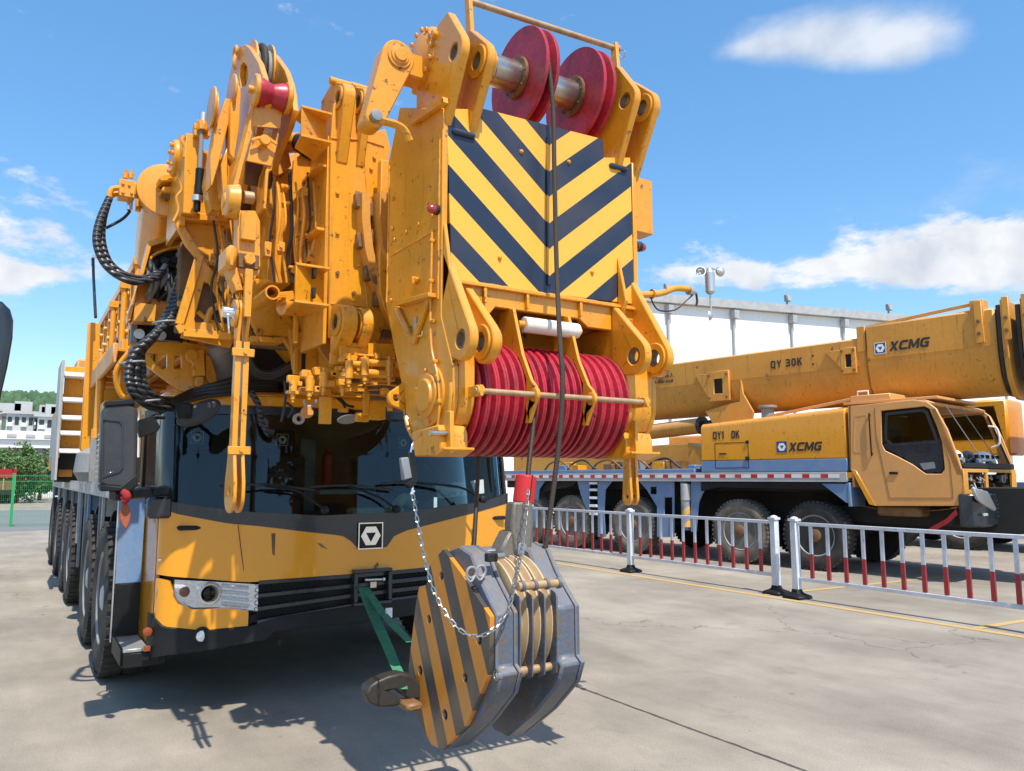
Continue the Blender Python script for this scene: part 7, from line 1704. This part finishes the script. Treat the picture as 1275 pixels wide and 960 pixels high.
mb = MB(); mb.cyl((.02, a.y, .62), (.02, a.y, 1.149), .085, 20); p2(mb, 'jack_tube', 'jack')
skirt([c7(*p) for p in [(238, 118), (285, 118), (285, 240), (262, 200), (250, 165)]])
skirt([c7(*p) for p in [(316, 118), (372, 118), (345, 150), (340, 240), (345, 330), (316, 330)]])
for v in (125, 150, 180, 210, 240):
    a = S2(*c7(286, v), .02); b = S2(*c7(314, v), .02); mb = MB(); mb.box(0.0, .10, b.y, a.y, a.z - .035, a.z + .02); p2(mb, 'ladder_rung', 'white', bevel=.004)
skirt([c7(*p) for p in [(100, 112), (238, 118), (225, 135), (190, 145), (150, 150), (110, 160), (95, 150)]], mat='dark', x=.12)
skirt([c7(*p) for p in [(60, 112), (120, 112), (95, 150), (85, 250), (60, 330)]])
# dark arch over the front pair and pale flap at its end
pts = [(y, z) for y, z in ((-.62, 1.52), (2.3, 1.52), (2.3, 1.34), (1.9, 1.42), (-.3, 1.40), (-.62, 1.30))]
mb = MB(); mb.prism([(-.01, y, z) for y, z in pts], (.7, 0, 0)); p2(mb, 'wheel_arch', 'black')
mb = MB(); mb.prism([(-.02, -.66, 1.50), (-.02, -.20, 1.50), (-.02, -.62, 1.18), (-.02, -.66, 1.18)], (.5, 0, 0)); p2(mb, 'mud_flap', 'blue')
mb = MB(); mb.prism([(-.03, -.70, 1.12), (-.03, -.66, 1.12), (-.03, -.66, 1.52), (-.03, -.70, 1.52)], (.55, 0, 0)); p2(mb, 'mud_flap', 'blue')
# engine cover
def sect(y0, y1, z0, z1a, z1b, x0, x1, r):
    mb = MB(); n = 6; rows = []
    for y, z1 in ((y0, z1a), (y1, z1b)):
        prof = [(x0, z0)] + [(x0 + r - r * math.cos(R(90 * k / n)), z1 - r + r * math.sin(R(90 * k / n))) for k in range(n + 1)] + [(x1 - r + r * math.sin(R(90 * k / n)), z1 - r + r * math.cos(R(90 * k / n))) for k in range(n + 1)] + [(x1, z0)]
        rows.append([(x, y, z) for x, z in prof])
    m = len(rows[0]); return mb.add(rows[0] + rows[1], [(i, (i + 1) % m, m + (i + 1) % m, m + i) for i in range(m)] + [tuple(range(m))[::-1], tuple(range(m, 2 * m))])
ec = p2(sect(-.66, 2.28, 1.93, 2.80, 2.66, 0, 2.3, .10), 'engine_cover', 'yellow', bevel=.02)
mb = MB(); mb.box(0, 2.3, -.66, 2.28, 1.71, 1.928); mb.build('blue_band', 'blue', ec, .006)
hz_ = S2(905, 551.5, 0).z
mb = MB()
for (a_, b_) in (((1.95, 1.79), (1.95, hz_)), ((1.22, 1.79), (1.22, hz_)), ((1.22, hz_), (1.95, hz_)), ((1.22, 1.79), (1.95, 1.79))): mb.beam((-.001, a_[0], a_[1]), (-.001, b_[0], b_[1]), .006, .010)
mb.build('hatch_seam', 'dark', ec)
mb = MB(); mb.box(-.012, -.001, 1.70, 1.86, 2.05, 2.075); mb.box(-.02, -.001, 1.20, 1.28, 1.93, 2.0); mb.box(-.02, -.001, 1.20, 1.26, 2.24, 2.30); mb.build('hatch_latch', 'dark', ec, .003)
tx = (0, -1, 0)
a = S2(888, 547, 0); block_text('QY1', 'letter', ec, (-.003, a.y, a.z), tx, (0, 0, 1), .15, .74)
a = S2(911, 546, 0); block_text('0K', 'letter', ec, (-.003, a.y, a.z), tx, (0, 0, 1), .15, .74)
a = S2(973.5, 556.5, 0); emblem(ec, (-.002, a.y, a.z), tx, (0, 0, 1), .20, 'logo_blue', 'white', 'logo_blue', .004)
a = S2(982, 562, 0); block_text('XCMG', 'letter', ec, (-.003, a.y, a.z), tx, (0, 0, 1), .155, 1.0, .22, .10)
mb = MB(); mb.cyl((.7, 1.2, 2.7), (.7, 1.2, 2.95), .12, 20); mb.cyl((.7, 1.2, 2.95), (.7, 1.2, 3.0), .18, 20); p2(mb, 'air_intake', 'grey')
mb = MB(); mb.beam((.5, -.6, 2.98), (.5, 1.0, 2.78), .06, .05); mb.beam((1.4, -.6, 2.98), (1.4, 1.0, 2.78), .06, .05); p2(mb, 'boom_rest_strut', 'yellow_pale')
# ---- cab
cab_px = [(1055, 506), (1137, 497.5), (1154, 500), (1165, 508), (1180, 535), (1192, 567), (1200, 592), (1196, 630), (1090, 630), (1080, 624), (1068, 597), (1058, 584)]
win_px = [(1097, 511.5), (1151, 506), (1157, 509), (1166, 530), (1173, 550), (1176, 584), (1172, 590), (1153, 590), (1136, 578), (1117, 568), (1102, 561), (1098, 553)]
cab2 = p2(plate2(cab_px, 0, .04, [win_px]), 'cab_shell', 'yellow_cab2' if False else 'yellow_pale', bevel=.010)
kp = lambda mb, name, mat, bevel=.004, **k: mb.build(name, mat, cab2, bevel, **k)
kp(plate2(win_px, .012, .006), 'window', 'glass_dark', 0)
kp(plate2([(1100, 553), (1172, 547), (1175, 584), (1171, 588), (1153, 588), (1137, 576), (1118, 566), (1104, 559)], .008, .003), 'window_band', 'charcoal', 0)
kp(plate2([(1102, 514), (1150, 509), (1155, 512), (1170, 552), (1110, 556), (1101, 548)], .006, .005, [[(1105, 517), (1148, 512.5), (1152, 515), (1165, 549), (1112, 552.5), (1104.5, 546)]]), 'window_rubber', 'rubber', 0)
kp(plate2([(1145, 577), (1163, 575), (1165, 583), (1150, 585)], .004, .002), 'mirror_mark', 'grey', 0)
W2 = 2.42
mb = MB(); mb.prism([V((p.x + W2, p.y, p.z)) for p in [S2(u, v, 0) for u, v in cab_px]], (.04, 0, 0), [[S2(u, v, 0) + V((W2, 0, 0)) for u, v in win_px]]); kp(mb, 'far_side', 'yellow_pale', .01)
zr = S2(1137, 497.5).z; zb = S2(1090, 630).z; yf = S2(1196, 630).y; yr = S2(1057, 550).y; yt = S2(1160, 504).y
mb = MB(); mb.prism([(.042, y, z) for y, z in ((yr, zr - .03), (yt + .12, zr - .01), (yt, zr - .06), (yt + .03, zr - .10), (yr, zr - .09))], (W2 - .043, 0, 0)); kp(mb, 'roof', 'yellow_pale', .01)
mb = MB(); mb.box(.042, W2 - .001, yr - .04, yr, zb + .3, zr - .10); kp(mb, 'rear_wall', 'yellow_pale')
mb = MB(); mb.prism([(x, yr - .046, z) for x, z in ((.5, 2.15), (1.95, 2.15), (1.95, 2.6), (.5, 2.6))], (0, .004, 0)); kp(mb, 'rear_window', 'lightgrey', .03)
mb = MB(); mb.box(.042, W2 - .001, yf + .1, yr - .05, zb + .25, zb + .3); kp(mb, 'floor', 'dark')
for x in (.55, 1.75):
    mb = MB(); mb.box(x - .24, x + .24, yr - .25, yr - .10, 1.75, 2.35); mb.box(x - .24, x + .24, yr - .65, yr - .26, 1.65, 1.8); kp(mb, 'seat', 'seat', .05, seg=2)
# front: pillars, open screen, dash with loose covers, engine panel opening, bumper
for x in (.0, W2 - .02):
    mb = MB(); p0 = S2(1165, 508); p1 = S2(1200, 592); mb.prism([(x, p0.y - .005, p0.z), (x, p0.y + .09, p0.z), (x, p1.y + .10, p1.z), (x, p1.y - .005, p1.z)], (.055, 0, 0)); kp(mb, 'pillar', 'yellow_pale', .01)
    mb = MB(); mb.prism([(x + .056 if x < 1 else x - .02, p0.y + .01, p0.z), (x + .056 if x < 1 else x - .02, p0.y + .04, p0.z), (x + .056 if x < 1 else x - .02, p1.y + .03, p1.z), (x + .056 if x < 1 else x - .02, p1.y, p1.z)], (.015, 0, 0)); kp(mb, 'seal', 'rubber', 0)
zs = S2(1194, 573).z; yn_ = S2(1196, 573).y
mb = MB(); mb.box(.04, W2, yn_ - .02, yn_ + .55, zs - .13, zs - .03); kp(mb, 'dashboard', 'black', .03, seg=2)
for (x0, x1, m_) in ((.15, .75, 'white'), (.78, 1.25, 'charcoal'), (1.3, 2.2, 'white')):
    mb = MB(); mb.tube([(x0, yn_ + .25, zs + .02), ((x0 + x1) / 2, yn_ + .22, zs + .09), (x1, yn_ + .28, zs + .02)], .10, 10, flat=.8); kp(mb, 'air_duct', m_, 0)
random.seed(31)
for k in range(8):
    x = .3 + k * .25; mb = MB(); mb.box(x, x + .05, yn_ + .10, yn_ + .16, zs + .05, zs + .11); kp(mb, 'vent', 'dark', .004)
for (a_, b_) in (((.5, yt - .02, zr - .08), (.9, yn_ - .02, zs)), ((1.15, yt - .02, zr - .08), (1.6, yn_ - .02, zs))):
    mb = MB(); mb.tube([a_, b_], .008, 6, smooth=0); kp(mb, 'cable', 'grey', 0)
mb = MB(); mb.box(.9, 1.25, yr - .052, yr - .047, 2.3, 2.42); mb.box(1.5, 2.0, yr - .053, yr - .047, 2.22, 2.48); kp(mb, 'sticker', 'grey', 0)
mb = MB(); mb.tube([(W2 - .1, yt - .05, 2.5), (W2 - .1, yt - .18, 2.45), (W2 - .1, yt - .2, 2.2), (W2 - .1, yt - .08, 2.12)], .02, 8); kp(mb, 'grab_handle', 'white', 0)
z1 = S2(1198, 588).z; z0_ = S2(1198, 600).z
mb = MB(); mb.prism([(x, yn_ - .03, z) for x, z in ((0, zb + .05), (W2, zb + .05), (W2, zs - .13), (0, zs - .13))], (0, .04, 0), [[V((x, yn_ - .03, z)) for x, z in ((.18, z0_ - .12), (.95, z0_ - .12), (.95, z1 - .0), (.18, z1 - .0))], [V((x, yn_ - .03, z)) for x, z in ((1.05, z0_ - .12), (2.2, z0_ - .12), (2.2, z1 - .0), (1.05, z1 - .0))]]); kp(mb, 'front_panel', 'yellow_old', .006)
for k in range(26):
    x = random.uniform(.2, 2.2); z = random.uniform(z0_ - .10, z1 - .02); r = random.uniform(.02, .06); mb = MB()
    if k % 3: mb.box(x - r, x + r, yn_ + .03, yn_ + .12, z - r, z + r)
    else: mb.tube([(x, yn_ + .02, z), (x + .1, yn_ - .01, z - .05), (x + .16, yn_ + .03, z + .03)], .012, 6)
    kp(mb, 'loose_component', random.choice(['black', 'grey', 'brown', 'lightgrey', 'black']), .003)
# door details
kp(plate2([(1057.2, 506), (1059, 505.8), (1059.5, 584), (1058, 584)], -.003, .004), 'seam', 'brown', 0)
mb = MB()
dl = [S2(*p, -.001) for p in [(1089, 508), (1091, 540), (1095, 560), (1108, 620), (1187, 620), (1183, 575), (1172, 540)]]
for a_, b_ in zip(dl[:-1], dl[1:]): mb.beam(a_, b_, .004, .012, (1, 0, 0))
kp(mb, 'door_seam', 'brown', 0)
mb = MB(); a_ = S2(1082, 518, -.03); b_ = S2(1085, 564, -.03); mb.tube([a_ + V((.03, 0, 0)), a_, b_, b_ + V((.03, 0, 0))], .012, 8, smooth=3); kp(mb, 'grab_bar', 'black', 0)
mb = MB(); a_ = S2(1111, 589, -.01); mb.box(-.018, -.001, a_.y - .09, a_.y + .05, a_.z - .02, a_.z + .02); kp(mb, 'door_handle', 'black', .006)
kp(plate2([(1064, 517), (1079, 515), (1080, 560), (1078, 563), (1064, 564), (1062, 560)], -.004, .004, [[(1065, 519), (1078, 517), (1078.5, 559), (1077, 561), (1065, 562), (1063.5, 559)]]), 'pressed_panel', 'yellow_pale', 0)
kp(plate2([(1059, 584), (1066, 586), (1090, 630), (1082, 628)], -.012, .05), 'fender_edge', 'yellow', .006)
# black nose with pale headlight
nose = [(1195, 603), (1205, 600), (1228, 606), (1243, 640), (1236, 644), (1222, 644), (1200, 644), (1195, 630)]
ynb = S2(1196, 603).y
mb = MB(); mb.prism([(-.04, ynb - .03, .98), (-.04, ynb - .03, 1.42), (.02, ynb - .18, 1.42), (.18, ynb - .24, 1.40), (W2 - .1, ynb - .24, 1.40), (W2 + .06, ynb - .18, 1.42), (W2 + .06, ynb - .03, 1.42), (W2 + .06, ynb - .03, .98)], (0, 0, 0.0001)) if False else None
mb = MB(); mb.prism([(-.04, ynb + .04, .86), (.02, ynb - .14, .86), (.18, ynb - .24, .86), (W2 - .1, ynb - .24, .86), (W2 + .04, ynb - .14, .86), (W2 + .08, ynb + .04, .86)], (0, 0, .50)); bm2 = p2(mb, 'bumper', 'charcoal', bevel=.03, seg=2)
hp2 = [Y2(u, v, ynb - .19) for u, v in [(1207, 607), (1225, 612), (1236, 634), (1233, 637), (1222, 630), (1213, 622)]]
mb = MB(); mb.prism([p + V((0, -.06, 0)) for p in hp2], (0, .05, 0)); mb.build('headlight', 'alu', bm2, .01)
mb = MB(); a_ = Y2(1226, 641, ynb - .25); mb.box(a_.x - .05, a_.x + .12, ynb - .26, ynb - .235, a_.z - .02, a_.z + .02); mb.build('fog_lamp', 'lightgrey', bm2, .004)
for k in range(5):
    mb = MB(); mb.box(.75, 1.5, ynb - .262, ynb - .242, 1.0 + k * .06, 1.025 + k * .06); mb.build('grille_slat', 'blue', bm2, .003)
mb = MB(); mb.box(.12, .9, -1.75, -1.05, .98, 1.155); p2(mb, 'fuel_tank', 'brown', bevel=.04)
mb = MB(); mb.box(.5, 2.2, ynb + .1, .0, .82, 1.14); p2(mb, 'underbody', 'dark', bevel=.03)
mb = MB(); mb.tube([S2(1050, 622, .3), S2(1090, 633, .3), S2(1150, 636, .3), S2(1195, 632, .3)], .012, 6); p2(mb, 'air_hose', 'brown', bevel=0)
# air conditioner and boards on the roof
mb = MB(); a_ = S2(1048, 503, .1); b_ = S2(1174, 489, .1); mb.box(.15, 1.9, b_.y + .1, a_.y, zr + .005, zr + .05); bd = p2(mb, 'roof_board', 'yellow_pale')
mb = MB(); a_ = S2(1058, 494, .3); b_ = S2(1108, 488, .3); mb.box(.3, 1.3, b_.y, a_.y, zr + .052, zr + .17); mb.build('roof_box', 'yellow_pale', bd, .015)
mb = MB(); mb.tube([(.35, a_.y - .12, zr + .171), (.35, a_.y - .12, zr + .24), (.35, a_.y - .30, zr + .24), (.35, a_.y - .30, zr + .171)], .014, 8, smooth=0); mb.build('lifting_handle', 'white', bd)
# red strap hanging under the cab
mb = MB(); mb.prism([S2(u, v, -.02) for u, v in [(1190, 634), (1178, 646), (1160, 656), (1150, 662), (1163, 661), (1180, 652), (1193, 640)]], (.01, 0, 0)); RS = mb.build('rope_rag', 'pink', None, 0)
RS.location = O2; RS.rotation_euler = (0, 0, A2); tag(RS, 'faded red strap dangling under the cab of the crane behind the barriers', 'strap')

# ---- boom of the older crane
XB2 = .85
q0 = S2(800, 463, XB2); q1 = S2(800, 522, XB2); q2 = S2(1075, 413, XB2); q3 = S2(1080, 500, XB2); q4 = S2(1238, 380, XB2); q5 = S2(1230, 484, XB2)
def boom2(y0, y1, zt, zb, hw, xc, nm, mat, bevel=.01):
    pts = [(xc - hw, zt), (xc - hw, zb + (zt - zb) * .60), (xc - hw * .97, zb + (zt - zb) * .42), (xc - hw * .84, zb + (zt - zb) * .20), (xc - hw * .55, zb + (zt - zb) * .05), (xc - hw * .25, zb), (xc + hw * .25, zb), (xc + hw * .55, zb + (zt - zb) * .05), (xc + hw * .84, zb + (zt - zb) * .20), (xc + hw * .97, zb + (zt - zb) * .42), (xc + hw, zb + (zt - zb) * .60), (xc + hw, zt)]
    return p2(MB().prism([(x, y0, z) for x, z in pts], (0, y1 - y0, 0)), nm, mat, bevel=bevel)
xc2 = XB2 + .52
bA = boom2(-.70, 9.5, (q0.z + q2.z) / 2, 2.94, .52, xc2, 'main_boom', 'yellow_old', .03)
bB = boom2(-2.78, -.72, q4.z - .04, 2.93, .56, xc2, 'boom_collar', 'yellow_old', .03)
bp2 = lambda mb, name, mat, bevel=.005, par=None: mb.build(name, mat, par or bA, bevel)
xs2 = XB2 - .04
for k, (y, m_, hw, ex) in enumerate(((-2.86, 'grease', .53, 0), (-2.95, 'yellow_old', .60, .06), (-3.12, 'grease', .50, -.03), (-3.22, 'yellow_old', .58, .04), (-3.45, 'grease', .48, -.05), (-3.6, 'yellow_old', .55, .0), (-4.2, 'yellow_old', .44, -.1))):
    boom2(y - (.6 if k == 6 else 0), y + (.07 if k % 2 == 0 else .075), q4.z + ex, 2.90 - ex, hw, xc2, 'boom_section', m_, .01)
mb = MB(); y0 = -2.78
for (ya_, yb_) in ((-2.62, -2.50), (-3.0, -2.9), (-3.27, -3.17)):
    mb = MB(); mb.box(xs2 - .05, xs2 + .02, ya_, yb_, 3.75, q4.z + .10); bb = bp2(mb, 'pad_block', 'yellow_old', .01)
    for z in (3.9, 4.1): mb = MB(); mb.cyl((xs2 - .07, (ya_ + yb_) / 2, z), (xs2 - .05, (ya_ + yb_) / 2, z), .03, 12); mb.build('pad_bolt', 'brown', bb, .002)
# crease seam, upper rail, rear brackets
mb = MB(); mb.box(XB2 - .006, XB2 - .001, -.72, 8.5, 3.60, 3.615); bp2(mb, 'weld_seam', 'yellow_old', 0)
mb = MB(); mb.box(XB2 - .046, XB2 - .041, -2.78, -.74, 3.70, 3.715); bp2(mb, 'weld_seam', 'yellow_old', 0, bB)
a_ = S2(1073, 409, XB2 + .1); b_ = S2(1215, 378, XB2 + .1)
for dx in (0, .5):
    mb = MB(); mb.beam((XB2 + .1 + dx, a_.y, a_.z), (XB2 + .1 + dx, b_.y, b_.z), .05, .05); bp2(mb, 'top_rail', 'yellow_old', .004, bB)
mb = MB(); mb.box(XB2 - .02, XB2 + .2, a_.y - .1, a_.y + .05, 3.85, a_.z + .02); bp2(mb, 'rail_bracket', 'yellow_old', .008, bB)
mb = MB(); mb.box(XB2 - .05, XB2 + .2, b_.y - .15, b_.y + .05, 4.05, b_.z + .03); bp2(mb, 'rail_bracket', 'yellow_old', .008, bB)
for (u0, u1, v0, v1) in ((880, 908, 464, 498), (1046, 1066, 434, 464)):
    a_ = S2(u0, v0, XB2 - .06); b_ = S2(u1, v1, XB2 - .06)
    mb = MB(); mb.prism([(XB2 - .06, a_.y, b_.z), (XB2 - .06, b_.y, b_.z), (XB2 - .06, b_.y, a_.z), (XB2 - .06, a_.y, a_.z)], (.06, 0, 0), [[V((XB2 - .06, a_.y + (b_.y - a_.y) * s, b_.z + (a_.z - b_.z) * t)) for s, t in ((.3, .25), (.7, .25), (.7, .75), (.3, .75))]]); o = bp2(mb, 'pad_window', 'yellow_old', .006)
    mb = MB(); mb.box(XB2 - .015, XB2 - .002, b_.y + .02, a_.y - .02, b_.z + .03, a_.z - .03); mb.build('opening', 'dark', o)
    for s in (.1, .9):
        for t in (.12, .88): mb = MB(); mb.bolt((XB2 - .06, a_.y + (b_.y - a_.y) * s, b_.z + (a_.z - b_.z) * t), (-1, 0, 0), .025, .025); mb.build('bolt', 'brown', o)
    mb = MB(); mb.prism([(XB2 - .055, a_.y + .0, a_.z - .03), (XB2 - .055, a_.y + .3, a_.z - .02), (XB2 - .055, a_.y + .0, b_.z + .1)], (.05, 0, 0)); mb.build('wing', 'yellow_old', o, .004)
mb = MB(); a_ = S2(962 + 50, 443, XB2); 
for dz in (0, -.16): mb = MB(); mb.cyl((XB2 - .008, a_.y, a_.z + dz), (XB2 - .001, a_.y, a_.z + dz), .018, 12); bp2(mb, 'hole', 'dark', 0)
a_ = S2(960, 459, XB2); block_text('QY 30K', 'letter', bA, (XB2 - .004, a_.y, a_.z), tx, (0, 0, 1), .15, .88, 0, .2)
a_ = S2(1096, 433.5, XB2 - .04); emblem(bB, (XB2 - .042, a_.y, a_.z), tx, (0, 0, 1), .20, 'white', 'white', 'logo_blue', .004)
a_ = S2(1107, 437.5, XB2 - .04); block_text('XCMG', 'letter', bB, (XB2 - .044, a_.y, a_.z), tx, (0, 0, 1), .165, 1.0, .22, .10)
a_ = S2(787, 475, XB2); text('起重臂下严禁站人', 'lettering', 'letter', bA, (XB2 - .006, S2(838, 470, XB2).y + .98, a_.z), tx, (0, 0, 1), .085, .002, width=1.0)
text('DO NOT STAND UNDER BOOM', 'lettering', 'letter', bA, (XB2 - .006, S2(838, 470, XB2).y + .98, a_.z - .12), tx, (0, 0, 1), .062, .002, bold=.006, width=.72)
mb = MB(); mb.box(XB2 - .03, XB2 + .0, 3.85, 3.95, 3.75, 4.15); bp2(mb, 'hook_bracket', 'brown', .006)
# foot gusset and lift cylinder
mb = MB(); mb.prism([S2(u, v, XB2 - .03) for u, v in [(922, 472), (925, 490), (938, 513), (935, 530), (890, 532), (878, 512), (900, 505), (921, 500)]], (.05, 0, 0)); bp2(mb, 'cylinder_gusset', 'yellow_old')
a_ = S2(790, 545, XB2 + .2); b_ = S2(872, 530, XB2 + .2)
mb = MB(); mb.cyl(a_ + V((0, 2.5, -.05)), b_, .17, 28); lc = p2(mb, 'lift_cylinder', 'yellow_old', bevel=.004)
mb = MB(); mb.cyl(b_, b_ + V((0, -.1, 0)), .19, 28); mb.cyl(b_ + V((0, -.1, .0)), b_ + V((0, -.45, .02)), .10, 20); mb.build('cylinder_gland', 'grease', lc, .003)
mb = MB(); mb.prism([(xc2 - .45, 2.0, 1.95), (xc2 - .45, 4.4, 1.62), (xc2 - .45, 9.0, 1.62), (xc2 - .45, 9.0, 2.2), (xc2 - .45, 3.2, 2.35)], (.9, 0, 0)); p2(mb, 'turntable', 'yellow_old', bevel=.02)
random.seed(12)
for k in range(16):
    y = random.uniform(2.6, 6.5); mb = MB(); s_ = random.uniform(.06, .2); mb.box(.1 + random.random() * .6, .5 + random.random() * .5, y, y + s_ * 2, 1.78, 1.78 + s_); p2(mb, 'deck_fitting', random.choice(['brown', 'blue', 'yellow', 'grey', 'brown']), bevel=.01)
for k in range(5):
    y = 3 + k * .8; mb = MB(); mb.tube([(.3, y, 1.8), (.25, y + .3, 2.0), (.3, y + .7, 1.95), (.4, y + 1, 1.8)], .025, 8); p2(mb, 'deck_hose', random.choice(['rubber', 'brown']), bevel=0)

# ================================================================ third crane standing beyond
C3 = thing('crane_truck', tuple(O2 + E2x * 6.2), 'yellow truck crane standing farthest back, mostly hidden behind the older one', 'crane', 'yellow truck cranes', rz=A2)
def p3_(mb, name, mat, parent=None, bevel=.01): return mb.build(name, mat, parent or C3, bevel)
for y in (-1.9, 0.2, 1.7, 4.5, 6.0):
    wheel(C3, .02, y - .4, r=.62, w_=.34, mat='tyre', rim='lightgrey', lugs=False); wheel(C3, 2.5, y - .4, side=1, r=.62, w_=.34, mat='tyre', lugs=False)
mb = MB(); mb.box(.1, 2.4, -3.4, 8.5, .9, 1.5); p3_(mb, 'chassis_frame', 'blue')
mb = MB(); mb.box(0, 2.45, .2, 12.4, 1.52, 2.55); p3_(mb, 'body', 'yellow', bevel=.03)
mb = MB(); mb.box(0, 2.45, -4.3, -1.6, 1.15, 3.30); cb3 = p3_(mb, 'cab', 'yellow', bevel=.08)
mb = MB(); mb.prism([(-.006, y, z) for y, z in ((-4.0, 2.25), (-3.1, 2.25), (-3.1, 3.05), (-3.85, 3.05))], (.01, 0, 0)); mb.build('window', 'glass_dark', cb3, .02)
mb = MB(); mb.prism([(-.006, y, z) for y, z in ((-2.85, 2.35), (-2.0, 2.35), (-2.0, 3.05), (-2.85, 3.05))], (.01, 0, 0)); mb.build('window', 'glass_dark', cb3, .02)
mb = MB(); mb.box(.3, 1.4, -1.2, .9, 2.1, 3.35); oc3 = p3_(mb, 'operator_cab', 'yellow', bevel=.05)
mb = MB(); mb.prism([(.294, y, z) for y, z in ((-1.1, 2.45), (.1, 2.45), (.1, 3.2), (-.95, 3.2))], (.01, 0, 0)); mb.build('window', 'glass_dark', oc3, .02)
mb = MB(); mb.box(.7, 1.7, -5.5, 9.0, 2.45 + .2, 3.3) if False else mb.box(1.5, 2.3, .0, 9.0, 2.2, 2.95); p3_(mb, 'main_boom', 'yellow_old', bevel=.06)
for k in range(8):
    mb = MB(); mb.box(.2, .6, 2.0 + k * .8, 2.3 + k * .8, 2.11, 2.3 + .1 * (k % 3)); p3_(mb, 'deck_box', random.choice(['yellow', 'brown', 'yellow_pale']))
for o in bpy.data.objects:
    if '_o' in o: del o['_o']
